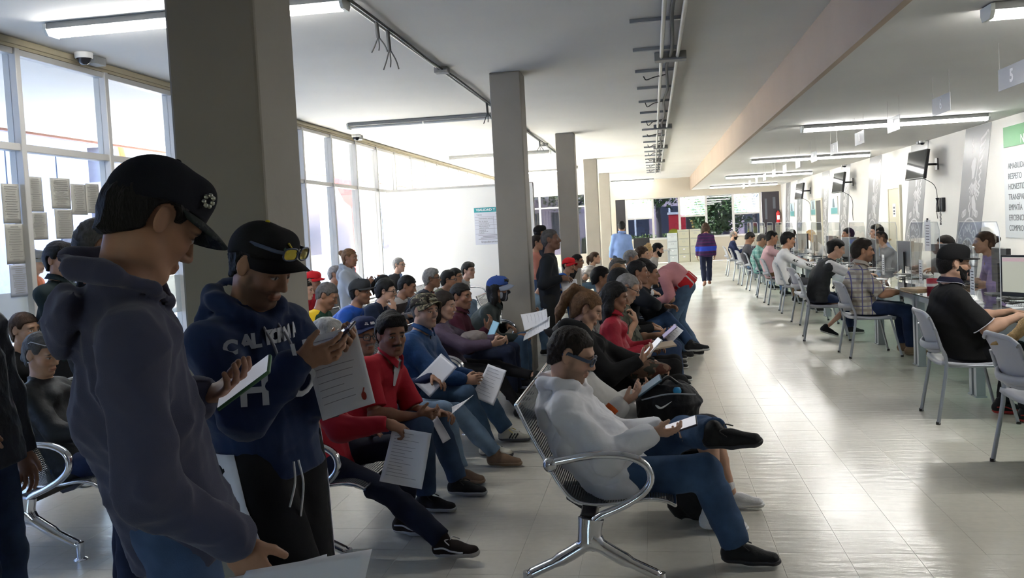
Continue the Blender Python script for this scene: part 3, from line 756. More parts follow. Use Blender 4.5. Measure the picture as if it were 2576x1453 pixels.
    if sp.get('beard'):
        F = Field(box8(at, (-.02, -.08, -.15), (.13, .08, .02)), .02, hh)
        t = .008
        F.ell(at(.024, 0, -.032), V(.068 + t, .060 + t, .084 + t) * S, Rh, k=.02); F.cap(at(.066, -.012, -.102), at(.066, .012, -.102), .026 * S, k=.02)
        for q_ in (-1, 1): F.cap(at(.0, q_ * .054, -.05), at(.05, q_ * .028, -.1), .026 * S, .022 * S, k=.025)
        F.cap(at(.088, -.02, -.052), at(.088, .02, -.052), .009 * S, k=.01)
        x, y, z = [a / S for a in F.local(Hc, Rh)]; ay = np.abs(y)
        zb = np.interp(np.broadcast_to(x, F.D.shape), [-.02, .02, .05, .075, .12], [.01, .0, -.035, -.043, -.043])
        F.cut((z - zb) * S, .006); F.cut((-.012 - x) * S + 0 * F.D, .006)
        F.cut(-(np.sqrt((ay / .022) ** 2 + ((z + .069) / .0105) ** 2 + ((x - .1) / .03) ** 2) - 1) * .012 * S + 0 * F.D, .003)
        F.folds(.002, 90, seed); obj('beard', np_mesh('beard', [F.mesh('beard')], hm), root)
    # ---- cap
    if cap is not None:
        cc = cap.get('c', (.015, .015, .018)); cm = cap.get('m') or cloth(cc); tilt = cap.get('tilt', 0.0); back = cap.get('back', 0)
        Rc = Rh @ rotz(math.pi if back else 0) @ roty(math.radians(tilt)); hgt = cap.get('hgt', 0)
        ac = lambda x, y, z: Hc + Rc @ (V(x, y, z) * S)
        F = Field(box8(ac, (-.14, -.12, -.02), (.13, .12, .19)), .03, hh * 1.1)
        F.ell(ac(-.010, 0, .042), V(.114, .094, .094 + hgt) * S, Rc, k=.01)
        F.cap(ac(.055, -.03, .085 + hgt * .7), ac(.055, .03, .085 + hgt * .7), .040 * S, k=.03)
        x, y, z = [a / S for a in F.local(Hc, Rc)]
        F.cut((cap.get('z', .042) - .16 * np.minimum(x, .03) * 0 - z + np.where(x < -.02, -.03 * np.clip((-.02 - x) / .08, 0, 1), 0)) * S + 0 * F.D, .004)
        co = np_mesh('cap', [F.mesh('cap')], cm); cp = obj('cap', co, root)
        b = MB(); bz = cap.get('z', .042) + .006; curve = cap.get('curve', 6.0); bl_ = cap.get('bl', .075); bdn = cap.get('bdn', .08)
        def brim(a, t):
            an = (a - .5) * math.pi * .92; r0x, r0y = .100, .089
            ex = r0x + bl_ * t * (math.cos(an * .98) ** .55 if math.cos(an) > 0 else 0)
            X_ = math.cos(an) * r0x * .95 + (bl_ * t) * max(math.cos(an), 0) ** .6 - .004; Y_ = math.sin(an) * (r0y + .004 * t)
            Z_ = bz - curve * Y_ * Y_ * (.35 + .65 * t) - (X_ - .06) * bdn * t
            return ac(X_, Y_, Z_)
        b.grid(brim, 22, 5, .0035 * S); b.build('brim', cap.get('bm') or (cm if not cap.get('bc') else cloth(cap['bc'])), cp)
        b = MB(); b.lathe([(.0001, .006), (.006, .0045), (.008, 0), (.0001, -.001)], 10, ac(-.012, 0, .136 + hgt), Rc); b.build('cap_button', cloth(cap.get('btn', cc)), cp)
        if cap.get('logo'): cap['logo'](cp, ac, Rc, S)
    if sp.get('mask'):
        F = Field(box8(at, (.0, -.09, -.16), (.14, .09, .0)), .02, hh); t = .006
        F.ell(at(.026, 0, -.034), V(.070 + t, .062 + t, .084 + t) * S, Rh, k=.02); F.cap(at(.07, 0, -.10), at(.07, 0, -.10), .026 * S, k=.02); F.cap(at(.095, 0, -.0), at(.112, 0, -.034), .012 * S, .017 * S, k=.015)
        for q_ in (-1, 1): F.cap(at(.0, q_ * .055, -.05), at(.05, q_ * .03, -.098), .027 * S, .023 * S, k=.025)
        x, y, z = [a / S for a in F.local(Hc, Rh)]
        F.cut((z + .016 + .9 * np.clip(.06 - x, 0, 1) * .3) * S + 0 * F.D, .004); F.cut((.012 - x) * S + 0 * F.D, .004) if sp['mask'] is not True and False else F.cut((.02 - x) * S + 0 * F.D, .004)
        mk = sp.get('maskm') or cloth((.02, .02, .022))
        obj('face_mask', np_mesh('mask', [F.mesh('mask')], mk), root)
    g_ = sp.get('glasses')
    if g_:
        gm = mat('specs_%02x%02x%02x' % tuple(int(255 * c) for c in g_.get('c', (.02, .02, .02))), g_.get('c', (.02, .02, .02)), .3); b = MB(); lens = MB(); dz = g_.get('z', 0); dx = g_.get('x', 0)
        Rg = Rh @ roty(math.radians(g_.get('tilt', 0))); ag = lambda x, y, z: Hc + Rg @ (V(x, y, z) * S)
        lw_, lh_ = g_.get('sz', (.026, .018)); tr_ = g_.get('r', .0022)
        for q_ in (-1, 1):
            ring = []
            for i in range(20):
                a = i / 20 * 2 * math.pi; ca, sa = math.cos(a), math.sin(a); px = lw_ * np.sign(ca) * abs(ca) ** .7; pz_ = lh_ * np.sign(sa) * abs(sa) ** .7
                ring.append(ag(.108 + dx - .35 * (abs(q_ * .034 + px) ** 2) * 8 * .9, q_ * .034 + px, .001 + dz + pz_))
            b.tube(ring, tr_, 5, closed=True); cen = sum(ring) / 20; lens.add(ring + [cen], [(i, (i + 1) % 20, 20) for i in range(20)], True)
            b.tube([ag(.100 + dx * .9, q_ * .062, .006 + dz), ag(.085 + dx * .6, q_ * .079, .006 + dz), ag(-.01, q_ * .083, .012 + dz * .9), ag(-.03, q_ * .081, -.004 + dz * .9)], (tr_ * 1.0, tr_ * g_.get('tw', 1.6)), 6)
        b.tube(bezpts([ag(.107 + dx, -.010, .006 + dz), ag(.112 + dx, 0, .010 + dz), ag(.107 + dx, .010, .006 + dz)], 3), tr_, 5)
        go = b.build('glasses', gm, root)
        lm = g_.get('lens')
        lens.build('lens', mat('lens_%s' % (lm[0] if lm else 'clear'), lm[1] if lm else (.9, .9, .9), .05, alpha=lm[2] if lm else .12, spec=.8, metal=lm[3] if lm and len(lm) > 3 else 0), go)
    ctx = dict(root=root, at=at, Hc=Hc, Rh=Rh, S=S, N=N, M=M, P=P, u=u, l=l, f=f, u0=u0, arms=arms, legs=legs, s=s, top=tob, w2l=loc_, bot=bob, e=e, lo=lo, w=w)
    if extra: extra(ctx)
    return ctx
# ------------------------------------------------------------------ the room
XL, XR, YB, YF, ZC, ZS, XB = -4.97, 4.93, -4.0, 35.2, 3.30, 2.80, 1.55
TILE = 0.3048; TX0, TY0 = -0.702, 3.90
m_wall = mat('plaster_white', (.80, .78, .74), .75, bump=(30, .08), var=.03, vscale=1.5)
m_ceil = mat('ceiling_paint', (.63, .62, .60), .85, bump=(18, .10), var=.035, vscale=.9)
m_beige = mat('beige_paint', (.50, .45, .37), .7, bump=(24, .12), var=.05, vscale=1.2)
m_beam = mat('beam_paint', (.42, .325, .245), .7, bump=(20, .12), var=.05, vscale=1.0)
m_alu = mat('painted_aluminium', (.50, .49, .47), .45, metal=.2)
m_steel = mat('grey_steel', (.30, .32, .35), .4, metal=.6)
m_chrome = mat('chrome', (.72, .73, .76), .12, metal=1.0, bump=(40, .02))
m_black = mat('black_plastic', (.015, .015, .017), .4)
m_paper = mat('white_paper', (.80, .80, .82), .8)
m_ink = mat('ink_grey', (.10, .10, .12), .8)
def glass_mat(key, tint, refl=1.0, thick=.0):
    m = bpy.data.materials.new(key); m.use_nodes = True; nt = m.node_tree; nt.nodes.clear()
    out = nt.nodes.new('ShaderNodeOutputMaterial'); tr = nt.nodes.new('ShaderNodeBsdfTransparent'); tr.inputs[0].default_value = (*tint, 1)
    gl = nt.nodes.new('ShaderNodeBsdfGlossy'); gl.inputs['Roughness'].default_value = .02; lw = nt.nodes.new('ShaderNodeLayerWeight')
    pw = nt.nodes.new('ShaderNodeMath'); pw.operation = 'POWER'; pw.inputs[1].default_value = 4.0; mu = nt.nodes.new('ShaderNodeMath'); mu.operation = 'MULTIPLY_ADD'; mu.inputs[1].default_value = refl * .6; mu.inputs[2].default_value = .035 * refl; mx = nt.nodes.new('ShaderNodeMixShader')
    nt.links.new(lw.outputs['Facing'], pw.inputs[0]); nt.links.new(pw.outputs[0], mu.inputs[0]); nt.links.new(mu.outputs[0], mx.inputs[0]); nt.links.new(tr.outputs[0], mx.inputs[1]); nt.links.new(gl.outputs[0], mx.inputs[2]); nt.links.new(mx.outputs[0], out.inputs[0])
    MATS[key] = m; return m
m_glass = glass_mat('window_glass', (.93, .95, .95), .8)
m_gfar = glass_mat('view_dimming_glass', (.19, .205, .23), .9)  # dark tint stands in for shade on the street outside
m_acry = glass_mat('acrylic_sheet', (.93, .945, .95), .8)
m_desk = glass_mat('desk_glass', (.62, .80, .74), 2.6)
# floor: waxed vinyl tiles
def floor_mat():
    m = bpy.data.materials.new('waxed_vinyl'); m.use_nodes = True; nt = m.node_tree; b = nt.nodes['Principled BSDF']; L = nt.links.new
    tc = nt.nodes.new('ShaderNodeTexCoord'); oi = nt.nodes.new('ShaderNodeObjectInfo')
    n1 = nt.nodes.new('ShaderNodeTexNoise'); n1.inputs['Scale'].default_value = 1.3; n1.inputs['Detail'].default_value = 6
    n2 = nt.nodes.new('ShaderNodeTexNoise'); n2.inputs['Scale'].default_value = 22; n2.inputs['Detail'].default_value = 5
    L(tc.outputs['Object'], n1.inputs['Vector']); L(tc.outputs['Object'], n2.inputs['Vector'])
    c = _mixc(nt, n1.outputs['Fac'], (.56, .535, .46), (.66, .635, .56)); c2 = nt.nodes.new('ShaderNodeMix'); c2.data_type = 'RGBA'; c2.blend_type = 'MULTIPLY'; c2.inputs[0].default_value = .35
    L(c, c2.inputs[6]); mr = nt.nodes.new('ShaderNodeMapRange'); mr.inputs['To Min'].default_value = .75; mr.inputs['To Max'].default_value = 1.2; L(n2.outputs['Fac'], mr.inputs['Value']); L(mr.outputs[0], c2.inputs[7])
    L(c2.outputs[2], b.inputs['Base Color'])
    r = nt.nodes.new('ShaderNodeMapRange'); r.inputs['To Min'].default_value = .15; r.inputs['To Max'].default_value = .30; L(n1.outputs['Fac'], r.inputs['Value']); L(r.outputs[0], b.inputs['Roughness'])
    mp = nt.nodes.new('ShaderNodeMapping'); mp.inputs['Scale'].default_value = (2.2, 7.0, 1); L(tc.outputs['Object'], mp.inputs['Vector'])
    n3 = nt.nodes.new('ShaderNodeTexNoise'); n3.inputs['Scale'].default_value = 2.6; n3.inputs['Detail'].default_value = 3; L(mp.outputs[0], n3.inputs['Vector'])
    bp = nt.nodes.new('ShaderNodeBump'); bp.inputs['Strength'].default_value = .24; bp.inputs['Distance'].default_value = .012; L(n3.outputs['Fac'], bp.inputs['Height']); L(bp.outputs[0], b.inputs['Normal'])
    b.inputs['Specular IOR Level'].default_value = .6
    return m
m_floor = floor_mat()
FLOOR = MB().box(XL - .15, XR + .15, YB, YF, -.12, -.002).build('floor', mat('tile_joint', (.36, .34, .29), .9)); tag(FLOOR, kind='structure', label='cream waxed vinyl tile floor')
ix0, ix1 = math.ceil((XL - TX0) / TILE), math.floor((XR - TX0) / TILE); iy0, iy1 = math.ceil((YB - TY0) / TILE), math.floor((YF - TY0) / TILE)
g = .0007
def corner(i, j): return TX0 + i * TILE, TY0 + j * TILE
cand = []
for i in range(ix0 - 1, ix1 + 1):
    for j in range(iy0, iy1):
        x, y = corner(i, j); cand.append((i, j, max(x, XL - .1), min(x + TILE, XR + .1), y, y + TILE))
def seen(c):
    x, y = (c[2] + c[3]) / 2, (c[4] + c[5]) / 2; d = np.array([x, y, -CAMH]); w = d @ _f
    if w < .5: return None
    u = 1288 + FPX * (d @ _R) / w; v = CY - FPX * (d @ _U) / w
    return w if -20 < u < 2600 and v < 1490 else None
vis = sorted([(seen(c), k) for k, c in enumerate(cand) if seen(c) and x is not None and (c[2] > -1.3 or c[4] < 5.0) and c[2] < 2.9 and (seen(c) > 0)])
pick = [k for _, k in vis if abs(cand[k][3] - cand[k][2] - TILE) < 1e-6][:300]
TM = MB().box(g, TILE - g, g, TILE - g, -.002, 0).mesh('tile'); TM.materials.append(m_floor)
# every tile keeps one continuous pattern, so the mesh is moved rather than the texture
for k in pick:
    c = cand[k]; me = MB().box(c[2] + g, c[3] - g, c[4] + g, c[5] - g, -.002, 0).mesh('tile'); me.materials.append(m_floor); obj('tile', me, FLOOR)
b = MB(); ps = set(pick)
for k, c in enumerate(cand):
    if k in ps: continue
    b.add([(c[2] + g, c[4] + g, 0), (c[3] - g, c[4] + g, 0), (c[3] - g, c[5] - g, 0), (c[2] + g, c[5] - g, 0)], [(0, 1, 2, 3)])
tag(b.build('tile_field', m_floor, FLOOR), kind='stuff')
# ceiling, dropped soffit over the counters, beam face
tag(MB().box(XL - .2, XB, YB, YF + .2, ZC, ZC + .25).build('ceiling', m_ceil), kind='structure')
o = MB().box(XB + .004, XR + .2, YB, YF + .2, ZS, ZC + .25).build('ceiling_counter', m_ceil); tag(o, kind='structure')
o = MB().box(XB - .05, XB + .003, YB, YF, ZS - .002, ZC - .001).build('beam', m_beam); tag(o, kind='structure', label='beige downstand beam along the ceiling step')
# walls
tag(MB().box(XR, XR + .2, YB, YF + .2, 0, ZS).build('wall_right', m_wall), kind='structure')
wb = MB().box(XL - .2, XR + .2, YB - .2, YB, 0, 1.0).box(XL - .2, XR + .2, YB - .2, YB, 2.6, ZC).box(XL - .2, -2.75, YB - .2, YB, 1.0, 2.6).box(-1.9, XR + .2, YB - .2, YB, 1.0, 2.6)
tag(wb.build('wall_back', mat('back_paint', (.30, .27, .23), .7)), kind='structure')
o = MB().box(-2.75, -1.9, YB - .12, YB - .06, 1.0, 1.06).box(-2.75, -1.9, YB - .12, YB - .06, 2.54, 2.6).box(-2.78, -2.72, YB - .12, YB - .06, 1.06, 2.54).build('window_0', m_alu); tag(o, kind='structure')  # unseen window, added so sky light fills the near end
for xa, xb in ((-2.72, -1.9),): MB().box(xa, xb, YB - .093, YB - .087, 1.06, 2.54).build('pane', m_glass, o)
wf = MB().box(-2.62, XR, YF, YF + .2, 2.56, ZC).box(-2.62, -1.42, YF, YF + .2, 0, 2.56).box(-1.42, 4.16, YF, YF + .2, 0, .92).box(4.86, XR, YF, YF + .2, 0, 2.56).box(XL, -2.62, YF, YF + .2, 0, .5)
tag(wf.build('wall_far', m_beige), kind='structure')
tag(MB().box(-1.42, 4.16, YF - .03, YF, .92, .95).build('trim_1', mat('sill_white', (.7, .7, .68), .5)), kind='structure')
tag(MB().box(XR - .012, XR, YB, YF, 0, .09).build('baseboard_right', mat('vinyl_base', (.12, .11, .10), .5)), kind='structure')
tag(MB().box(XL - .06, XL + .06, 6.35 - 1.152 * 4, YF, 0, .12).build('baseboard_left', m_alu), kind='structure')
# columns
m_col = mat('column_paint', (.27, .245, .21), .6, bump=(14, .18), var=.06, vscale=2.2)
for i in range(5):
    y = 2.95 + 6.57 * i
    o = MB().box(-1.69, -1.35, y, y + .34, 0, ZC).build('column', m_col, bevel=.012)
    tag(o, ['beige column behind the two standing men in caps', 'beige column beside the poster', 'third beige column along the hall', 'fourth beige column along the hall', 'fifth beige column, farthest along the hall'][i], 'column', kind='structure')
    del o['category']
# left window wall: bays of 1.15 m
BAY = 1.152; y0 = 6.35 - BAY * 4; n = 0
tag(MB().box(XL - .1, XL + .02, YB, y0 - .03, 0, ZC).build('wall_left', m_beige), kind='structure')  # unseen solid stretch, its length set to dim the near end
m_soff = mat('window_head', (.42, .37, .26), .6)
tag(MB().box(XL - .05, XL + .05, YB, YF, 3.22, ZC).box(XL + .03, XL + .07, YB, YF, 3.245, 3.285).build('trim_2', m_soff), kind='structure')
while y0 + BAY * n < YF:
    ya, yb = y0 + BAY * n, min(y0 + BAY * (n + 1), YF)
    n += 1
    if yb < YB: continue
    ya = max(ya, YB)
    b = MB().box(XL - .06, XL + .06, ya - .028, ya + .028, .12, 3.22).box(XL - .04, XL + .045, ya, yb, 2.405, 2.465).box(XL - .04, XL + .04, ya, yb, 3.17, 3.22).box(XL - .04, XL + .04, ya, yb, .12, .19)
    o = b.build('window_%d' % n, m_alu, bevel=.004, seg=1); tag(o, kind='structure')
    for z0, z1 in ((.19, 2.405), (2.465, 3.17)):
        MB().box(XL - .004, XL + .002, ya + .028, yb - .028, z0, z1).build('pane', m_glass, o)
    if 4 < ya < 8: MB().box(XL + .0025, XL + .0035, ya + .03, yb - .03, .9, 1.29).build('frosted_film', mat('frosted_film', (.55, .60, .60), .7, alpha=.75), o)
# far windows
xs = [-1.0 + 1.03 * i for i in range(6)]
lv = mat('louvre_glass', (.55, .65, .70), .1, alpha=.35)
for i, x in enumerate(xs[:-1]):
    x1 = xs[i + 1]; n += 1
    b = MB().box(x - .045, x + .045, YF + .03, YF + .13, .95, 2.56).box(x, x1, YF + .04, YF + .12, .95, .99).box(x, x1, YF + .04, YF + .12, 2.52, 2.56)
    if i % 2 == 0: b.box(x, x1, YF + .04, YF + .12, 1.75, 1.81)
    if i == 4: b.box(x1 - .045, x1 + .045, YF + .03, YF + .13, .95, 2.56)
    o = b.build('window_%d' % n, m_alu); tag(o, kind='structure')
    MB().box(x + .045, x1 - .045, YF + .078, YF + .084, .99, 1.75 if i % 2 == 0 else 2.52).build('pane', m_gfar, o)
    if i % 2 == 0:
        for k in range(7): MB().box(x + .045, x1 - .045, -.045, .045, -.003, .003, M=(rotx(.9), V(0, YF + .08, 1.86 + .1 * k))).build('louvre', lv, o)
o = MB().box(-1.42, -1.045, YF + .03, YF + .1, .92, 2.56).build('wall_panel', mat('dark_panel', (.03, .028, .03), .3)); tag(o, kind='structure')
for i, (xa, xb) in enumerate(((XL, -4.45), (-4.45, -3.55), (-3.55, -2.62))):
    n += 1
    o = MB().box(xb - .04, xb + .04, YF + .03, YF + .13, .5, ZC).box(xa, xb, YF + .04, YF + .12, 2.36, 2.42).box(xa, xb, YF + .04, YF + .12, 2.86, 3.29).build('window_%d' % n, m_alu); tag(o, kind='structure')
    MB().box(xa, xb - .04, YF + .078, YF + .084, .5, 2.36).build('pane', m_gfar, o); MB().box(xa, xb - .04, YF + .078, YF + .084, 2.42, 2.86).build('pane', m_gfar, o)
# dark exit door on the far wall
n = 1
d = MB().box(4.205, 4.86, YF + .04, YF + .10, 0, 2.56).build('door_1', mat('dark_door', (.035, .028, .035), .25)); tag(d, kind='structure')
MB().box(4.32, 4.40, YF + .03, YF + .041, 1.5, 2.3).build('pane', mat('door_pane', (.10, .11, .13), .1), d); MB().box(4.62, 4.72, YF + .03, YF + .041, 1.9, 2.35).build('pane', MATS['door_pane'], d)
MB().tube([(4.30, YF + .03, 1.0), (4.30, YF - .02, 1.0), (4.30, YF - .02, 1.2), (4.30, YF + .03, 1.2)], .012).build('door_handle', m_steel, d)
# cream door on the right wall
d = MB().box(XR - .03, XR + .0, 18.66, 19.47, 0, 2.03).build('door_2', mat('cream_door', (.50, .47, .36), .55)); tag(d, kind='structure')
MB().box(XR - .045, XR - .0, 18.60, 18.66, 0, 2.09).box(XR - .045, XR, 19.47, 19.53, 0, 2.09).box(XR - .045, XR, 18.66, 19.47, 2.03, 2.09).build('door_frame', mat('cream_frame', (.62, .59, .48), .5), d)
MB().lathe([(.0001, .05), (.025, .045), (.03, .025), (.018, .012), (.012, 0), (.03, -.004)], 12, (XR - .035, 19.38, .98), roty(-math.pi / 2)).build('door_knob', mat('brass', (.45, .32, .14), .3, metal=.9), d)
ns = MB().box(XR - .034, XR - .031, 18.95, 19.17, 1.45, 1.72).build('notice', m_paper, d); b = MB()
for k, (a, c) in enumerate(((1.62, 1.66), (1.55, 1.59), (1.50, 1.53))): b.box(XR - .0355, XR - .034, 19.0, 19.12, a, c)
b.build('print', m_ink, ns)
n = 2
d = MB().box(XR - .03, XR, 26.95, 27.75, 0, 2.0).build('door_3', mat('charcoal_door', (.06, .055, .05), .5)); tag(d, kind='structure'); MB().box(XR - .045, XR, 27.75, 27.82, 0, 2.06).box(XR - .045, XR, 26.88, 26.95, 0, 2.06).box(XR - .045, XR, 26.95, 27.75, 2.0, 2.06).build('door_frame', MATS['cream_frame'], d)  # door leaf in one even, nearly black colour
# white partition in front of the left part
o = MB().box(XL + .08, -2.12, 15.9, 15.98, 0.02, 2.40).box(-2.20, -2.12, 15.86, 16.02, 0, 2.42).build('partition', mat('partition_white', (.86, .86, .85), .6)); tag(o, kind='structure')
MB().box(XL + .08, -2.12, 15.88, 16.0, 2.40, 2.44).build('partition_cap', m_alu, o)
# ------------------------------------------------------------------ outside
m_pave = mat('pale_paving', (.60, .58, .54), .9, var=.06, vscale=.8); m_asph = mat('asphalt', (.20, .20, .20), .9, var=.1, vscale=1)
tag(MB().box(-60, XL - .2, -30, 90, -.2, -.05).box(XL - .2, 60, YF + .2, 90, -.2, -.05).build('ground', m_pave), kind='structure')
tag(MB().box(-8.55, XL - .2, -30, 60, ZC, ZC + .3).build('canopy_roof', m_ceil, label='concrete canopy outside the windows'), kind='structure')
MB().box(-8.60, -8.552, -30, 60, ZC - .03, ZC + .33).build('fascia', mat('canopy_fascia', (.28, .14, .11), .6), bpy.data.objects['canopy_roof'])
def building(name, label, x0, x1, y0, y1, z1, m, wins=(), wm=None, extra=None):
    r = thing(name, label, 'building', ((x0 + x1) / 2, (y0 + y1) / 2, -.05))
    c = r.location
    L = lambda bm, nm, mm, par=r: bm.build(nm, mm, par)
    def bx(a, b_, c_, d_, e, f_): return MB().box(a - c[0], b_ - c[0], c_ - c[1], d_ - c[1], e + .05, f_ + .05)
    L(bx(x0, x1, y0, y1, -.05, z1), 'wall', m); L(bx(x0 - .15, x1 + .15, y0 - .15, y1 + .15, z1, z1 + .2), 'parapet', m)
    for w in wins:
        o = L(bx(*w), 'window', MATS['window_dark'])
    return r, bx
mat('window_dark', (.05, .055, .075), .15)
m_blue = mat('pale_blue_render', (.22, .24, .36), .85, var=.08, vscale=.7)
building('office_block', 'pale blue rendered building with narrow windows across the forecourt', -21, -13, 13.0, 18.9, 4.12, m_blue,
         [(-13.02, -12.97, y, y + .45, z, z + 1.1) for y in (14.6, 16.2, 17.75) for z in (.9, 2.75)])
building('annex_block', 'dark grey glazed annex beside the pale blue building', -19, -13, 19.35, 21.2, 4.05, mat('annex_grey', (.20, .20, .25), .5),
         [(-13.02, -12.97, 19.5, 21.05, z, z + .5) for z in (.9, 1.6, 2.3)])
building('added_shade_block', 'unseen tall rendered building added to shade the near windows', -24, -13.2, -26, 11.5, 9, m_blue, [(-13.22, -13.17, y, y + .6, z, z + 1.2) for y in (-2, 1, 4, 7) for z in (1, 3.6, 6.2)])  # out of view; added and sized to keep sun off the near forecourt
building('warehouse_block', 'long low grey building beyond the far left windows', -24, -13.2, 27, 70, 4.6, mat('warehouse_grey', (.42, .44, .42), .8, var=.05, vscale=.5), [(-13.22, -13.17, y, y + 2.2, 1.0, 3.0) for y in (28, 31.5, 35, 38.5, 42, 45.5, 49, 52.5)])
building('shop_front', 'pinkish single storey shop with dark glazing across the street', -9, 3.2, 52, 60, 4.2, mat('pink_render', (.55, .42, .46), .8, var=.05, vscale=.6),
         [(x, x + 1.5, 51.97, 52.02, .5, 2.5) for x in (-8, -5.9, -3.8, -1.7, .4)])
building('far_store', 'dusky pink store seen past the tree at the exit', 4.4, 12, 50, 58, 3.4, mat('rose_render', (.48, .36, .40), .8, var=.05, vscale=.6), [(x, x + 1.0, 49.97, 50.02, .6, 2.2) for x in (5.0, 6.6, 8.2)])
# white posts of the arcade, each a thing
for k, x in enumerate((-2.0, -.95, .95, 2.0)):
    b = MB().box(-.05, .05, -.05, .05, 0, 2.6); o = b.build('arcade_post', mat('white_post', (.8, .8, .82), .5)); o.location = (x, 49.5, -.05)
    tag(o, '%s white arcade post outside the far windows, counted from the columns' % ['first', 'second', 'third', 'fourth'][k], 'post', 'arcade posts across the street')
# red restaurant hoarding with a burger panel and letters
sg = thing('restaurant_hoarding', 'red roadside sign with food photo and blue lettering', 'sign', (1.75, 44.6, -.05))
MB().box(-.95, -.12, -.05, .05, .6, 2.0).build('red_panel', mat('sign_red', (.55, .03, .04), .5), sg); MB().box(-.10, 1.1, -.05, .05, .95, 2.0).build('photo_panel', mat('food_dark', (.05, .04, .035), .5), sg)
MB().box(-1.0, 1.15, -.06, .06, 2.0, 2.12).build('sign_top', mat('sign_white', (.75, .75, .75), .5), sg); MB().box(-.9, -.8, -.03, .03, 0, .6).build('sign_post', m_steel, sg); MB().box(.9, 1.0, -.03, .03, 0, .95).build('sign_post', m_steel, sg)
b = MB(); b.lathe([(.0001, .0), (.30, .0), (.30, .012)], 24, (-.72, -.052, 1.0), rotx(math.pi / 2)); b.build('yellow_disc', mat('sign_yellow', (.65, .55, .03), .5), sg)
for k in range(9):
    r_ = random.Random(k); b = MB(); c0 = V(.5 + r_.uniform(-.35, .35), -.06, 1.5 + r_.uniform(-.2, .2)); b.lathe([(.0001, .02), (.12, .01), (.16, 0)], 10, c0, rotx(math.pi / 2) @ np.diag([1, .5, 1])); b.build('food_print', mat('food_%d' % (k % 3), [(.45, .22, .05), (.5, .35, .1), (.12, .25, .04)][k % 3], .6), sg)
place_text('lettering', 'PANAMA', .34, mat('sign_blue', (.03, .10, .45), .5), sg, (-.45, -.08, .78), (1, 0, 0), (0, 0, 1), depth=.02)
# trees: trunk, limbs and leaf sprays
m_bark = mat('bark', (.10, .085, .085), .9, bump=(20, .6), var=.2, vscale=8)
def tree(x, y, h, r, label, leafc, dens=900, seed=1, low=.35):
    rr = random.Random(seed); t = thing('street_tree', label, 'tree', (x, y, -.05), 0, 'street trees outside the far windows')
    b = MB(); b.tube(bezpts([(0, 0, 0), (.03, 0, h * .3), (-.04, .02, h * .6)], 4), [.16 - .01 * i for i in range(9)], 9)
    tips = []
    for k in range(6):
        a = k * 1.05 + rr.random(); e = (math.cos(a) * r * .6, math.sin(a) * r * .6, h * (.62 + .25 * rr.random())); b.tube(bezpts([(-.02, 0, h * (.40 + .03 * k)), (e[0] * .5, e[1] * .5, (h * .45 + e[2]) / 2 + .1), e], 4), [.06, .055, .05, .045, .04, .035, .03, .025, .02], 6)
    b.build('trunk', m_bark, t)
    vs = []; fs = []
    for k in range(dens):
        th = rr.uniform(0, 6.283); ph = math.acos(rr.uniform(-1, 1)); q = r * rr.uniform(.35, 1) ** .6; lump = 1 + .25 * math.sin(3 * th + seed) * math.sin(2 * ph)
        c = V(math.cos(th) * math.sin(ph) * q * lump, math.sin(th) * math.sin(ph) * q * lump, h * (.5 + low) + math.cos(ph) * q * .75)
        for z in range(3):
            cc = c + V(rr.gauss(0, .07), rr.gauss(0, .07), rr.gauss(0, .07)); a = nrm(V(rr.gauss(0, 1), rr.gauss(0, 1), rr.gauss(0, .6))); p = nrm(np.cross(a, V(rr.gauss(0, 1), rr.gauss(0, 1), rr.gauss(0, 1)))); sz = rr.uniform(.07, .12)
            i0 = len(vs); vs += [cc - a * sz, cc + p * sz * .45, cc + a * sz, cc - p * sz * .45]; fs.append((i0, i0 + 1, i0 + 2, i0 + 3))
    bb = MB(); bb.add(vs, fs); o = bb.build('foliage', leafc, t); tag(o, kind='stuff')
lf1 = mat('leaf_green', (.07, .12, .035), .6, var=.35, vscale=3); lf2 = mat('leaf_olive', (.13, .15, .05), .6, var=.35, vscale=3)
tree(.25, 40, 5.2, 2.0, 'street tree with a thick grey trunk behind the filing cabinets', lf1, 1000, 3, .22)
tree(2.75, 38.5, 3.2, 1.25, 'low bushy tree with dark leaves reaching the sill', lf1, 900, 5, .08)
tree(4.6, 41.5, 5.6, 2.2, 'tall street tree outside near the dark exit door', lf2, 1000, 9, .2)
tree(-3.6, 42, 5.5, 2.2, 'street tree outside beyond the far left columns', lf2, 800, 12, .2)
hd = thing('hedge', 'clipped green hedge across the street outside', 'hedge', (-1.3, 46, -.05)); rr = random.Random(4); vs = []; fs = []
for k in range(2600):
    c = V(rr.uniform(-2.4, 2.0), rr.uniform(-.4, .4), rr.uniform(.15, 1.0) + .06 * math.sin(k)); a = nrm(V(rr.gauss(0, 1), rr.gauss(0, 1), rr.gauss(0, 1))); p = nrm(np.cross(a, V(rr.gauss(0, 1), 1, rr.gauss(0, 1)))); s_ = .07
    i0 = len(vs); vs += [c - a * s_, c + p * s_ * .6, c + a * s_, c - p * s_ * .6]; fs.append((i0, i0 + 1, i0 + 2, i0 + 3))
b = MB(); b.add(vs, fs); tag(b.build('foliage', mat('hedge_leaf', (.16, .22, .06), .6, var=.3, vscale=3), hd), kind='stuff'); MB().box(-2.4, 2.0, -.33, .33, .0, .9).build('hedge_core', mat('hedge_core', (.03, .04, .015), .9), hd)
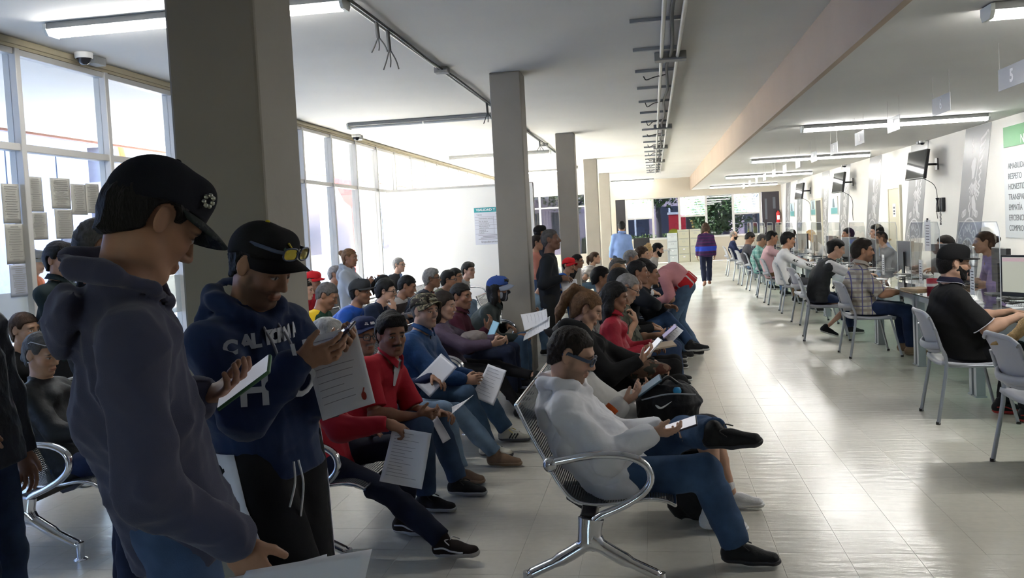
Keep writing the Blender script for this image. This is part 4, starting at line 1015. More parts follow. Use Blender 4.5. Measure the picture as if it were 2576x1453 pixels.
# orange pole and red awning outside the left windows
o = MB().tube([(-9.6, 15.2, 2.4), (-9.85, 15.05, 4.6)], .07, 8).tube([(-9.6, 15.2, -.05), (-9.6, 15.2, 2.5)], .05, 8).build('orange_pole', mat('orange_paint', (.60, .16, .03), .5)); tag(o, 'orange painted pole leaning outside the near windows', 'pole')
aw = MB(); aw.add([(-9.6, 25.6, 3.5), (-9.6, 27.4, 3.5), (-9.6, 27.4, 2.55), (-9.6, 26.6, 2.75), (-9.55, 25.6, 3.5), (-9.55, 27.4, 3.5), (-9.55, 27.4, 2.55), (-9.55, 26.6, 2.75)], [(0, 1, 2, 3), (7, 6, 5, 4), (0, 4, 5, 1), (1, 5, 6, 2), (2, 6, 7, 3), (3, 7, 4, 0)])
aw.tube([(-9.57, 27.3, -.05), (-9.57, 27.3, 3.4)], .03, 8)
o = aw.build('red_banner', mat('banner_red', (.60, .05, .05), .7)); tag(o, 'red angular banner on a post outside the left windows', 'banner')
# ------------------------------------------------------------------ ceiling lamps
m_tube = mat('lit_tube', (1, 1, 1), .5, emit=(1.0, .99, .95, 11.5)); m_off = mat('unlit_tube', (.75, .75, .73), .4); m_lampw = mat('lamp_housing', (.24, .24, .235), .5)
ORD = ['first', 'second', 'third', 'fourth', 'fifth']
def lamp(x0, x1, y, zc, lit, label, both=True, group='ceiling fluorescent lamps'):
    t = thing('fluorescent_lamp', label, 'lamp', ((x0 + x1) / 2, y, zc), 0, group); L = (x1 - x0) / 2
    MB().box(-L, L, -.085, .085, -.05, -.001).build('housing', m_lampw, t, bevel=.006)
    for s in (-1, 1): MB().prism([(-.09, -.01), (.09, -.01), (.09, -.055), (.06, -.095), (-.06, -.095), (-.09, -.055)], s * L - .012, s * L + .012, lambda a, b, c: (c, a, b)).build('end_cap', mat('lamp_cap', (.62, .64, .60), .5), t)
    for yy in ((-.048, .048) if both else (0,)):
        for a, b_ in ((-L + .03, -.012), (.012, L - .03)):
            MB().tube([(a, yy, -.070), (b_, yy, -.070)], .0185, 10).build('tube', m_tube if lit else m_off, t)
    return t
for i, y in enumerate((5.83, 12.58, 18.96, 25.5, 32.4)):
    lamp(2.07, 4.43, y, ZS, True, '%s lit tube lamp from the camera over the service desks' % ORD[i])
lamp(-4.41, -2.10, 6.10, ZC, True, 'lit double tube lamp by the near windows, behind the front column')
for i, y in enumerate((12.75, 19.35)): lamp(-4.43, -2.15, y, ZC, False, ['unlit ceiling lamp over the seats, nearer of the two', 'unlit ceiling lamp past the poster, farther of the two'][i], False)
lamp(-4.4, -2.2, 25.75, ZC, True, 'lit ceiling lamp beyond the white partition', False)
lamp(-1.55, .13, 34.6, ZC, True, 'short lit lamp at the far wall above the cabinets', False)
# ------------------------------------------------------------------ conduits
m_cond = mat('conduit', (.42, .42, .41), .4, metal=.5); m_wire = mat('dark_wire', (.06, .06, .06), .6)
t = thing('ceiling_conduit', 'thin conduit run along the ceiling towards the poster with loose wires', 'conduit', (-2.09, 16, ZC))
MB().tube([(-.02, -10.5, -.02), (-.02, 10, -.02)], .011, 8).build('pipe', m_cond, t); 
MB().tube(bezpts([(.02 + .012 * math.sin(k * 1.7), -10.5 + k, -.022 - .008 * (k % 2)) for k in range(21)], 4), .012, 6).build('cable', m_wire, t)
for y in (-7.0, 1.8, 9): MB().box(-.07, .07, y - .06, y + .06, -.06, -.001).build('junction_box', m_lampw, t, bevel=.004)
for k, (y, l) in enumerate(((-9.2, .22), (-8.9, .30), (-4.5, .26), (1.0, .18))):
    b = MB(); b.tube([(0, y, -.02), (.0, y + .03, -.02 - l * .55)], .016, 7)
    for q in (-.06, .0, .07): b.tube(bezpts([(0, y + .03, -.02 - l * .5), (q * .6, y + .05, -.02 - l * .8), (q, y + .03, -.02 - l * (1.0 + abs(q)))], 4), .006, 5)
    b.build('loose_wire', m_wire, t)
t = thing('conduit_rack', 'long rack of paired conduits with crossbars along the ceiling centre', 'conduit', (.24, 16.5, ZC))
MB().tube([(-.08, -14, -.05), (-.08, 13.6, -.05)], .019, 8).build('pipe', m_cond, t); MB().tube([(.08, -14, -.05), (.08, 13.6, -.05)], .019, 8).build('pipe', m_cond, t)
MB().tube(bezpts([(.0 + .02 * math.sin(k * 2.1), -14 + k * .9, -.045 + .012 * math.cos(k * 3)) for k in range(31)], 4), .017, 6).build('cable', m_wire, t)
for k in range(19): MB().box(-.36, .10, -14 + 5.1 + k * 1.25 - .02, -14 + 5.1 + k * 1.25 + .02, -.032, -.002).build('crossbar', m_steel, t)
for y in (-7.3, -.7, 3.5, 8): MB().box(-.15, .17, y - .07, y + .07, -.085, -.002).build('junction_box', m_lampw, t, bevel=.005)
for k in range(9):
    y = -6.3 + k * 2.2; b = MB(); b.tube(bezpts([(0, y, -.05), (-.15, y + .02, -.07), (-.24, y + .05, -.09 - .02 * (k % 3)), (-.27, y + .0, -.06)], 4), .007, 5); b.build('loose_wire', m_wire, t)
# ------------------------------------------------------------------ cameras on walls
def dome(loc, label, dirx):
    t = thing('security_camera', label, 'camera', loc, 0, 'security cameras')
    t.scale = (.72, .72, .72) if dirx < 0 else (1, 1, 1)
    MB().box(-.05, .05, .04, .20, -.07, 0).build('junction_box', m_lampw, t, bevel=.004)
    MB().lathe([(.075, 0), (.075, -.04), (.065, -.05)], 16, (.02, -.07, 0)).build('housing', mat('cam_white', (.75, .75, .74), .4), t)
    MB().lathe([(.058, -.045), (.052, -.075), (.03, -.098), (.0001, -.104)], 16, (.02, -.07, 0)).build('dome', mat('cam_dome', (.02, .02, .025), .08), t)
dome((XL + .15, 7.1, ZC), 'white dome security camera above the near windows', 1); dome((XL + .15, 14.2, ZC), 'white dome security camera near the poster partition', 1)
for i, y in enumerate((16.85, 23.3)): dome((XR - .12, y, ZS), ['small security camera above the nearest wall television', 'small security camera above the second wall television'][i], -1)
# ------------------------------------------------------------------ right wall: leaning crest banners, values board
m_ban = mat('banner_grey', (.25, .25, .26), .34, spec=.4); m_art = mat('banner_art', (.58, .58, .59), .4)
def crest_art():
    """state crest drawn as flat shapes: eagle, laurel, ring with letters, shield; a runs across, z up"""
    b = MB()
    sh = lambda a, z: (-.004, -a - .335 * (z - 1.4), z - 1.4)
    def ribbon(pts, w):
        pts = [V(p[0], p[1], 0) for p in pts]; L_ = []; R_ = []
        for i, p in enumerate(pts):
            t = nrm(pts[min(i + 1, len(pts) - 1)] - pts[max(i - 1, 0)]); nn = V(-t[1], t[0], 0) * w / 2; L_.append(p + nn); R_.append(p - nn)
        n = len(pts); vs = [sh(p[0], p[1]) for p in L_ + R_]; b.add(vs, [(i, i + 1, n + i + 1, n + i) for i in range(n - 1)])
    def blob(pts): b.add([sh(*p) for p in pts], [tuple(range(len(pts)))])
    arc = lambda cx, cz, rx, rz, a0, a1, n=16: [(cx + rx * math.cos(a0 + (a1 - a0) * i / n), cz + rz * math.sin(a0 + (a1 - a0) * i / n)) for i in range(n + 1)]
    # raised wing
    for k in range(9):
        z = 2.62 - k * .105; ribbon([(.16 + .012 * k, z - .05), (.30, z + .0), (.40 - .025 * k, z + .045)], .042)
    ribbon([(.44, 2.70), (.22, 2.58), (.14, 2.2), (.10, 1.95)], .028); ribbon([(.44, 2.70), (.46, 2.66)], .03)
    # head, neck, body
    blob([(-.10, 2.28), (-.02, 2.34), (.06, 2.30), (.05, 2.16), (.02, 2.02), (-.06, 2.0), (-.08, 2.12), (-.14, 2.2)]); ribbon([(-.13, 2.62), (-.16, 2.54), (-.10, 2.48), (-.12, 2.40)], .03)
    for k in range(7): a = -2.6 + k * .36; ribbon([(.02 + .06 * math.cos(a), 1.98 + .06 * math.sin(a)), (.02 + .20 * math.cos(a), 1.96 + .2 * math.sin(a))], .03)
    for k in range(5): ribbon([(.08, 2.02 - .05 * k), (.2 + .01 * k, 1.92 - .06 * k)], .026)
    blob([(.0, 1.72), (.10, 1.76), (.2, 1.62), (.24, 1.48), (.14, 1.52), (.05, 1.56)]); ribbon([(-.08, 1.75), (-.04, 1.66), (-.10, 1.58), (-.05, 1.50)], .035); ribbon([(-.02, 1.6), (-.02, 1.42)], .03); ribbon([(.12, 1.54), (.10, 1.42)], .03)
    for q in (-1, 1):
        for k in range(4): ribbon(arc(q * (.30 - .03 * k) - .02, 1.46 - .02 * k + .03 * k, .045, .05, 0, 6.28, 8), .016)
    # ring and shield
    ribbon(arc(0, .70, .52, .70, .15, math.pi - .15, 26), .03); ribbon(arc(0, .62, .36, .46, 0, math.pi, 22), .024); ribbon([(0, 1.08), (0, .45)], .014)
    ribbon(arc(-.14, .78, .07, .16, .2, math.pi + .3, 10), .03); ribbon(arc(-.14, .78, .14, .24, .2, math.pi, 10), .016)
    blob([(.09, .98), (.22, .98), (.20, .90), (.11, .90)]); blob([(.12, .88), (.19, .88), (.22, .80), (.09, .80)]); blob([(.10, .74), (.24, .74), (.22, .66), (.12, .66)])
    for k in range(6): a = .5 + k * .42; blob([(-.14 + .2 * math.cos(a) + dx, .80 + .32 * math.sin(a) + dz) for dx, dz in ((-.012, 0), (0, .014), (.012, 0), (0, -.014))])
    ribbon([(-.25, .6), (-.1, .6), (-.1, .5), (-.22, .45)], .03); blob([(.05, .62), (.09, .62), (.2, .3), (.13, .3)]); ribbon([(-.42, .9), (-.44, .7), (-.40, .5), (-.44, .3)], .04); ribbon(arc(0, .42, .34, .36, math.pi, 2 * math.pi, 16), .024)
    me = b.mesh('crest'); me.materials.append(m_art); return me
CREST = crest_art()
LET = []
for k, ch in enumerate('SINALOA'):
    a = 2.35 - k * .27; cx, cz = .44 * math.cos(a), .66 + .58 * math.sin(a); me = text_mesh(ch, .17, .0008, offset=.004)
    n_ = len(me.vertices); co = np.empty(n_ * 3); me.vertices.foreach_get('co', co); co = co.reshape(-1, 3); th = a - math.pi / 2
    A = cx + co[:, 0] * math.cos(th) - co[:, 1] * math.sin(th); Zz = cz + co[:, 0] * math.sin(th) + co[:, 1] * math.cos(th)
    out = np.stack([-.005 - co[:, 2], -A - .335 * (Zz - 1.4), Zz - 1.4], 1).astype(np.float32); me.vertices.foreach_set('co', out.ravel()); me.materials.clear(); me.materials.append(m_art); me.update(); LET.append(me)
def banner(yc, i):
    t = thing('crest_banner', 'leaning grey crest banner on the right wall, %s from the camera' % (ORD + ['sixth', 'seventh'])[i], 'banner', (XR - .001, yc, 1.4), 0, 'leaning crest banners on the wall')
    b = MB(); top, bot = 1.395, -1.3; a = .335
    vs = [(x, y0_ - a * z, z) for x in (-.003, 0) for (y0_, z) in ((.53, top), (-.53, top), (-.53, bot), (.53, bot))]
    b.add(vs, [(0, 1, 2, 3), (7, 6, 5, 4), (0, 4, 5, 1), (1, 5, 6, 2), (2, 6, 7, 3), (3, 7, 4, 0)]); b.build('panel', m_ban, t)
    obj('crest', CREST, t)
    for me in LET: obj('lettering', me, t)
# centre of each banner at mid height: top edge leans towards the camera
for i, yc in enumerate((14.35 + .47 - .0, 17.32 + .47, 20.55 + .47, 23.6 + .47, 26.4 + .3, 30.7 + .4, 33.3 + .4)): banner(yc, i)
t = thing('values_board', 'white board with green heading listing office values on the right wall', 'sign', (XR - .001, 12.1, 0))
MB().box(-.012, 0, -1.28, 1.28, 1.12, 2.36).build('panel', mat('board_grey', (.58, .61, .63), .35), t); MB().box(-.014, 0, -1.28, 1.28, 2.38, 2.66).build('heading', mat('board_green', (.10, .33, .13), .4), t)
wt = mat('letter_white', (.85, .85, .85), .5); gt = mat('letter_grey', (.13, .14, .15), .6)
place_text('lettering', 'NUESTROS VALORES', .17, wt, t, (-.0155, .70, 2.45), (0, -1, 0), (0, 0, 1), 'LEFT')
for k, s_ in enumerate(('AMABILIDAD', 'RESPETO', 'HONESTIDAD', 'TRANSPARENCIA', 'EMPATÍA', 'EFICIENCIA', 'COMPROMISO')): place_text('lettering', s_, .115, gt, t, (-.0135, 1.14, 2.11 - .143 * k), (0, -1, 0), (0, 0, 1), 'LEFT')
# wall televisions
def tv(y, z, label, rz):
    t = thing('wall_television', label, 'television', (XR, y, z), 0, 'wall televisions')
    h = bpy.data.objects
    Rm = rotz(math.radians(rz)) @ roty(math.radians(9)); o = V(-.32, 0, 0)
    bx = lambda *a: MB().box(*a, M=(Rm, o))
    bx(-.035, .02, -.40, .40, -.25, .25).build('casing', m_black, t, bevel=.006); bx(-.038, -.034, -.385, .385, -.23, .235).build('screen', mat('tv_screen', (.03, .035, .04), .06, spec=.8), t)
    MB().tube([(-.30, 0, 0), (-.15, -.05, 0), (-.02, 0, 0)], .02, 8).build('arm', m_black, t); MB().box(-.02, -.0, -.07, .07, -.1, .1).build('bracket', m_black, t)
    MB().tube(bezpts([(-.26, .1, -.2), (-.05, .06, -.35), (-.01, .02, -.55), (-.012, .08, -.75), (-.01, .02, -.95)], 5), .006, 5).build('cable', m_wire, t)
tv(16.35, 2.35, 'nearest wall television on a black arm', 6); tv(22.9, 2.34, 'second wall television on a black arm, in front of a crest banner', 6); tv(28.8, 2.34, 'farthest wall television on a black arm', 6)
t = thing('wall_phone', 'black wall telephone hanging below the nearest television', 'telephone', (XR, 16.05, 1.64)); MB().box(-.06, 0, -.08, .08, -.12, .12).build('base', m_black, t, bevel=.01)
MB().tube(bezpts([(-.09, .05, .12), (-.085, .05, 0), (-.09, .05, -.12)], 4), [.03, .022, .016, .016, .016, .018, .022, .026, .03], 8).build('handset', m_black, t)
MB().tube([(-.05 + .012 * math.cos(k), .03 + .012 * math.sin(k) , -.12 - .22 * math.sin(k / 60 * 3.14) ) for k in range(60)], .004, 5).build('cord', m_black, t)
m_pic = [mat('poster_teal', (.10, .34, .36), .3), mat('poster_sky', (.45, .55, .62), .3), mat('poster_dark', (.10, .14, .18), .3)]
for i, (y, lb) in enumerate(((25.15, 'teal framed poster left of the second crest banner television'), (28.25, 'teal poster under the farthest television'), (32.45, 'small teal poster nearest to the exit door'))):
    t = thing('wall_poster', lb, 'poster', (XR, y, 1.8), 0, 'small posters on the right wall'); MB().box(-.02, 0, -.46, .46, -.25, .25).build('frame', m_alu, t)
    MB().box(-.022, -.02, -.43, .43, -.22, .22).build('print_ground', m_pic[1], t); MB().box(-.0235, -.022, -.43, .43, -.22, -.06).build('print_band', m_pic[0], t); MB().prism([(-.1, -.05), (.2, -.05), (.15, .18), (.0, .2)], -.0245, -.022, lambda a, b_, c: (c, a, b_)).build('print_figure', m_pic[2], t)
t = thing('fire_extinguisher', 'red fire extinguisher hanging beside the dark exit door', 'extinguisher', (4.78, YF - .12, 1.35)); MB().lathe([(.0001, 0), (.07, 0), (.075, .02), (.075, .36), (.05, .42), (.02, .44), (.02, .47)], 16).build('cylinder', mat('ext_red', (.50, .02, .02), .3), t)
MB().box(-.02, .09, -.015, .015, .46, .49).build('lever', m_black, t); MB().tube(bezpts([(.02, 0, .45), (.1, -.02, .38), (.09, -.03, .15)], 5), .012, 6).build('hose', m_black, t); MB().box(-.05, .05, -.079, -.07, .12, .28).build('label_print', wt, t); MB().box(-.03, .03, .07, .125, .2, .3).build('bracket', m_steel, t)
# poster on the white partition
t = thing('services_poster', 'traffic services price poster with turquoise heading on the white partition', 'poster', (-2.72, 15.899, 1.68)); MB().box(-.51, .51, -.008, 0, -.34, .34).build('sheet', mat('poster_paper', (.68, .70, .78), .7), t)
MB().box(-.51, .51, -.010, -.008, .255, .34).build('heading', mat('poster_head', (.05, .36, .40), .6), t); b = MB()
for z in (.17, .11, .065, .02, -.05, -.14): b.box(-.5, .5, -.0092, -.008, z - .002, z + .002)
b.box(-.155, -.151, -.0092, -.008, -.14, .17); b.build('rule', mat('rule_grey', (.3, .3, .36), .8), t)
place_text('lettering', 'VIALIDAD Y TRANSITO', .062, wt, t, (-.47, -.011, .297), (1, 0, 0), (0, 0, 1), 'LEFT', space=1.08, offset=.002)
for s_, x, z, q in (('Trámite', -.47, .21, .032), ('Tarifa', -.11, .215, .03), ('Autorización vehicular', -.43, .14, .03), ('Baja de placas', -.43, .088, .03), ('Canje de placas', -.43, .043, .03), ('Alta de placas de', -.43, .0, .03), ('vehículo nuevo', -.43, -.032, .03), ('Licencia de', -.43, -.072, .028), ('propietario de', -.43, -.098, .028), ('vehículo', -.43, -.122, .028), ('Empoderamiento Ciudadano', -.40, -.29, .05)):
    place_text('lettering', s_, q, m_ink, t, (x, -.0092, z), (1, 0, 0), (0, 0, 1), 'LEFT', depth=.0004)
b = MB()
for z in (-.165, -.19, -.215, -.24): b.box(-.45 + .04 * ((z * 1000) % 3), .4, -.0092, -.008, z - .003, z + .003)
b.build('small_print', m_ink, t)
# hanging desk number plates 5...
m_plate = mat('number_plate', (.62, .63, .66), .25, alpha=.75, spec=.6)
DY = [5.4 + 1.6 * k for k in range(17)]
for k in range(1, 14):
    y = DY[k]; nm = str(4 + k); t = thing('desk_number_sign', 'hanging translucent desk number plate reading %s' % ['five', 'six', 'seven', 'eight', 'nine', 'ten', 'eleven', 'twelve', 'thirteen', 'fourteen', 'fifteen', 'sixteen', 'seventeen'][k - 1], 'sign', (2.64, y, 2.52), 0, 'hanging desk number plates')
    MB().box(-.003, .003, -.25, .25, -.08, .08).build('plate', m_plate, t); place_text('numeral', nm, .13, wt, t, (-.004, 0, 0), (0, -1, 0), (0, 0, 1), depth=.001, offset=.004)
    for q in (-.23, .23): MB().tube([(0, q, .075), (0, q, ZS - 2.52)], .0015, 4).build('thread', m_alu, t)
# ------------------------------------------------------------------ paper notices on the near windows
def win_px(u, v):
    d = (u - 1288) / FPX * _R - (v - CY) / FPX * _U + _f; s_ = (XL + .012) / d[0]; return d * s_ + np.array([0, 0, CAMH])
m_sheet = mat('notice_paper', (.40, .39, .35), .8); m_sheet2 = mat('notice_paper_blue', (.46, .49, .58), .8)
NP = [((3, 462, 48, 562), 'yellowed notice sheet taped left of the first mullion, upper'), ((11, 563, 59, 664), 'notice sheet on the window left of the first mullion, middle'), ((22, 664, 69, 746), 'bluish notice sheet on the window just above the frosted film'),
      ((69, 444, 106, 532), 'upper notice sheet right beside the first mullion'), ((73, 533, 118, 603), 'lower notice sheet right beside the first mullion'), ((126, 448, 174, 525), 'upper middle notice sheet on the window glass'), ((138, 526, 183, 600), 'lower middle notice sheet on the window glass'),
      ((177, 463, 217, 540), 'notice sheet overlapping its neighbour on the window'), ((214, 462, 249, 536), 'rightmost notice sheet on the near window glass')]
for i, ((a, b_, c, d_), lb) in enumerate(NP):
    p, q = win_px(a, b_), win_px(c, d_); p2 = win_px(c, b_); ya, yb = p[1], p2[1]; za = (p[2] + p2[2]) / 2; zb = win_px((a + c) / 2, d_)[2]
    t = thing('paper_notice', lb, 'notice', (XL + .006 + .002 * (i % 3), (ya + yb) / 2, (za + zb) / 2), 0, 'paper notices on the near window'); hw, hz = abs(yb - ya) / 2, abs(za - zb) / 2
    MB().grid(lambda u_, v_: (.004 * math.sin(u_ * 3 + i) * v_, (u_ - .5) * 2 * hw, (v_ - .5) * 2 * hz), 6, 8, .0006).build('sheet', m_sheet2 if i == 2 else m_sheet, t); b = MB(); rr = random.Random(i)
    for k in range(14):
        z = hz * (.86 - k * .125); w_ = hw * rr.uniform(.35, .8); b.box(.0045, .0055, -w_, w_, z - .002, z + .002)
    b.build('print', mat('notice_print', (.24, .235, .22), .8), t)
# ------------------------------------------------------------------ beam seating
def perf_mat():
    m = bpy.data.materials.new('perforated_steel'); m.use_nodes = True; nt = m.node_tree; b = nt.nodes['Principled BSDF']
    b.inputs['Base Color'].default_value = (.07, .08, .085, 1); b.inputs['Metallic'].default_value = .6; b.inputs['Roughness'].default_value = .42
    tc = nt.nodes.new('ShaderNodeTexCoord'); v = nt.nodes.new('ShaderNodeTexVoronoi'); v.inputs['Scale'].default_value = 85; v.inputs['Randomness'].default_value = 0
    mp = nt.nodes.new('ShaderNodeMapping'); mp.inputs['Scale'].default_value = (1, 1, 0.0); nt.links.new(tc.outputs['UV'], mp.inputs[0]); nt.links.new(mp.outputs[0], v.inputs['Vector'])
    g_ = nt.nodes.new('ShaderNodeMath'); g_.operation = 'GREATER_THAN'; g_.inputs[1].default_value = .30; nt.links.new(v.outputs['Distance'], g_.inputs[0]); nt.links.new(g_.outputs[0], b.inputs['Alpha'])
    return m
m_perf = perf_mat()
PROF = bezpts([(-.315, .80), (-.27, .70), (-.20, .56), (-.135, .44), (-.075, .372), (.02, .352), (.14, .362), (.25, .378), (.32, .37), (.36, .352)], 4)
def seat_mesh(w=.60):
    n = len(PROF); nv = 6; P = [(p[0], (j / nv - .5) * w, p[1] + .006 * (abs(j / nv - .5) * 2) ** 2) for p in PROF for j in range(nv + 1)]
    f = [(i * (nv + 1) + j, i * (nv + 1) + j + 1, (i + 1) * (nv + 1) + j + 1, (i + 1) * (nv + 1) + j) for i in range(n - 1) for j in range(nv)]
    me = bpy.data.meshes.new('seat'); me.from_pydata(P, [], f); uv = me.uv_layers.new(name='UVMap'); arc = [0.0]
    for i in range(1, n): arc.append(arc[-1] + float(np.linalg.norm(np.array(PROF[i]) - np.array(PROF[i - 1]))))
    for lp in me.loops: vi = lp.vertex_index; uv.data[lp.index].uv = (arc[vi // (nv + 1)], (vi % (nv + 1)) / nv * w)
    me.polygons.foreach_set('use_smooth', [True] * len(f)); me.materials.append(m_perf); me.update(); return me
SEAT = seat_mesh()
def edge_mesh(w=.60):
    b = MB()
    for q in (-1, 1): b.tube([(p[0], q * w / 2, p[1] + .006) for p in PROF], .009, 7)
    b.tube([(PROF[0][0], -w / 2, PROF[0][1] + .006), (PROF[0][0], w / 2, PROF[0][1] + .006)], .009, 7); b.tube([(PROF[-1][0], -w / 2, PROF[-1][1] + .006), (PROF[-1][0], w / 2, PROF[-1][1] + .006)], .009, 7)
    me = b.mesh('edge'); me.materials.append(m_chrome); return me
EDGE = edge_mesh()
ARM = MB(); ARM.tube(bezpts([(-.17, 0, .565), (-.13, 0, .575), (.02, 0, .60), (.16, 0, .595), (.245, 0, .555), (.262, 0, .49), (.22, 0, .43), (.13, 0, .375), (.04, 0, .335), (.0, 0, .30)], 4), [(.022, .020)] + [(.024, .017)] * 35 + [(.03, .024)], 10); ARM.lathe([(.0001, -.03), (.028, -.028), (.032, 0), (.028, .028), (.0001, .03)], 12, (-.165, 0, .563), rotx(math.pi / 2)); ARM = ARM.mesh('armrest'); ARM.materials.append(m_chrome)
LEG = MB(); LEG.tube([(.0, 0, .325), (-.008, 0, .27), (-.008, 0, .225)], [(.03, .058), (.032, .052), (.036, .056)], 10)
for q in (-1, 1):
    LEG.tube(bezpts([(q * .0 - .005, 0, .235), (q * .055, 0, .195), (q * .14, 0, .145), (q * .25, 0, .092), (q * .285, 0, .075)], 4), [(.036, .05), (.034, .046), (.032, .042)] + [(.030, .030)] * 6 + [(.027, .022)] * 6 + [(.024, .018)] * 2, 10)
    LEG.tube([(q * .287, 0, .09), (q * .287, 0, .012)], [.021, .019], 10); LEG.lathe([(.0001, .014), (.02, .012), (.034, .004), (.036, 0), (.0001, 0)], 14, (q * .287, 0, 0))
LEG = LEG.mesh('leg'); LEG.materials.append(m_chrome)
def bench(x, y0, n, label, group, pitch=.65):
    Ln = n * pitch + .10; t = thing('seat_bench', label, 'bench', (x, y0, 0), 0, group)
    MB().box(-.05, .02, .02, Ln - .02, .285, .335).build('beam', m_black, t, bevel=.006)
    for yy in (0, Ln): obj('armrest', ARM, t).location = (0, yy, 0); obj('leg', LEG, t).location = (0, yy, 0)
    for k in range(n):
        yy = .05 + pitch * (k + .5); s_ = obj('seat', SEAT, t); s_.location = (0, yy, 0); obj('seat_edge', EDGE, s_)
        MB().prism([(-.15, .37), (-.14, .30), (-.05, .24), (.02, .26), (.12, .33), (.14, .36)], -.03, .03, lambda a, b_, c: (a, c, b_)).build('seat_bracket', m_black, s_)
    return t
ROWX = {'A': -.315, 'B': -1.80, 'C': -3.265, 'D': -4.42}
RN = {'A': 'front row facing the desks', 'B': 'second row', 'C': 'third row', 'D': 'back row along the windows'}
for r, y0s in (('A', (3.72, 6.62, 9.5, 12.4, 16.0)), ('B', (3.97, 6.78, 10.2, 13.1, 16.5)), ('C', (4.03, 6.95, 9.85, 12.7)), ('D', (4.2, 9.4, 12.3))):
    for i, y in enumerate(y0s): bench(ROWX[r], y, 4, 'chrome framed perforated steel seats, %s bench of the %s' % (ORD[i], RN[r]), 'beam seating benches')
# ------------------------------------------------------------------ service desks
NUM = ['zero', 'one', 'two', 'three', 'four', 'five', 'six', 'seven', 'eight', 'nine', 'ten', 'eleven', 'twelve', 'thirteen', 'fourteen', 'fifteen', 'sixteen', 'seventeen', 'eighteen']
m_rail = mat('desk_steel', (.36, .39, .43), .38, metal=.5); m_mon = mat('monitor_black', (.02, .02, .022), .35)
m_scr = mat('monitor_picture', (.30, .32, .28), .15, emit=(.42, .42, .34, .10)); m_folder = mat('kraft_folder', (.45, .33, .20), .8)
LEGM = MB().box(-.035, .035, -.03, .03, .012, .725).box(-.045, .045, -.04, .04, 0, .012).mesh('leg'); LEGM.materials.append(m_rail)
def desk(k):
    y = DY[k]; nm = NUM[4 + k]
    t = thing('service_desk', 'glass topped steel desk under number plate %s' % nm if k else 'glass topped steel desk nearest the camera', 'desk', (3.02, y, 0), 0, 'glass service desks')
    MB().box(-.46, .46, -.79, .79, .725, .737).build('desk_top', m_desk, t, bevel=.002); 
    for a in (-.40, .40):
        for b_ in (-.745, .745): o = obj('leg', LEGM, t); o.location = (a, b_, 0)
        MB().box(a - .02, a + .02, -.715, .715, .66, .72).build('rail', m_rail, t)
    for b_ in (-.745, .745): MB().box(-.365, .365, b_ - .02, b_ + .02, .66, .72).build('rail', m_rail, t)
    MB().box(.28, .29, -.7, .7, .25, .66).build('modesty_panel', mat('modesty_grey', (.45, .47, .48), .5), t)
    # acrylic sneeze screen
    s_ = thing('acrylic_screen', 'clear acrylic shield standing on the desk under plate %s' % nm if k else 'clear acrylic shield on the nearest desk', 'screen', (2.92, y, .737), 0, 'clear acrylic desk shields')
    w_ = .52; poly = [(-w_, 0), (w_, 0), (w_, .62), (w_ - .06, .70), (-w_ + .06, .70), (-w_, .62)]
    MB().prism(poly, -.003, .003, lambda a, b_, c: (c, a, b_)).build('sheet', m_acry, s_)
    MB().tube([(0, a, b_) for a, b_ in poly[1:] + poly[:1]], .004, 5).build('edge', mat('acrylic_edge', (.72, .75, .77), .2, alpha=.7), s_)
    for q in (-.35, .35): MB().prism([(-.09, 0), (.09, 0), (.004, .14), (-.004, .14)], q - .003, q + .003, lambda a, b_, c: (a, c, b_)).build('foot', m_acry, s_)
    return t
for k in range(0, 15): desk(k)
def monitor(x, y, rz, label, w_=.50):
    t = thing('monitor', label, 'monitor', (x, y, .737), math.radians(rz), 'monitors on the service desks')
    MB().box(-.02, .02, -w_ / 2, w_ / 2, .11, .44).build('casing', m_mon, t, bevel=.006); MB().box(-.0225, -.0195, -w_ / 2 + .018, w_ / 2 - .018, .145, .425).build('screen', m_scr, t)
    MB().box(-.024, -.022, -w_ / 2 + .02, w_ / 2 - .02, .39, .42).build('title_bar', mat('screen_rose', (.40, .30, .32), .3, emit=(.5, .36, .36, .08)), t); MB().box(-.024, -.022, -w_ / 2 + .06, -.02, .19, .27).build('dialog', mat('screen_grey', (.4, .4, .42), .3, emit=(.5, .5, .52, .08)), t)
    MB().box(.02, .04, -.03, .03, .02, .3).build('stand', m_mon, t); MB().box(-.08, .12, -.13, .13, 0, .012).build('base', m_mon, t, bevel=.004)
monitor(2.90, 7.42, 30, 'monitor showing a form, turned to the camera at the picture edge')
for k in range(2, 13):
    monitor(3.24, DY[k] + .34, 200 - (k % 3) * 12, 'dark backed monitor on the desk under plate %s' % NUM[4 + k], .46)
rr = random.Random(11)
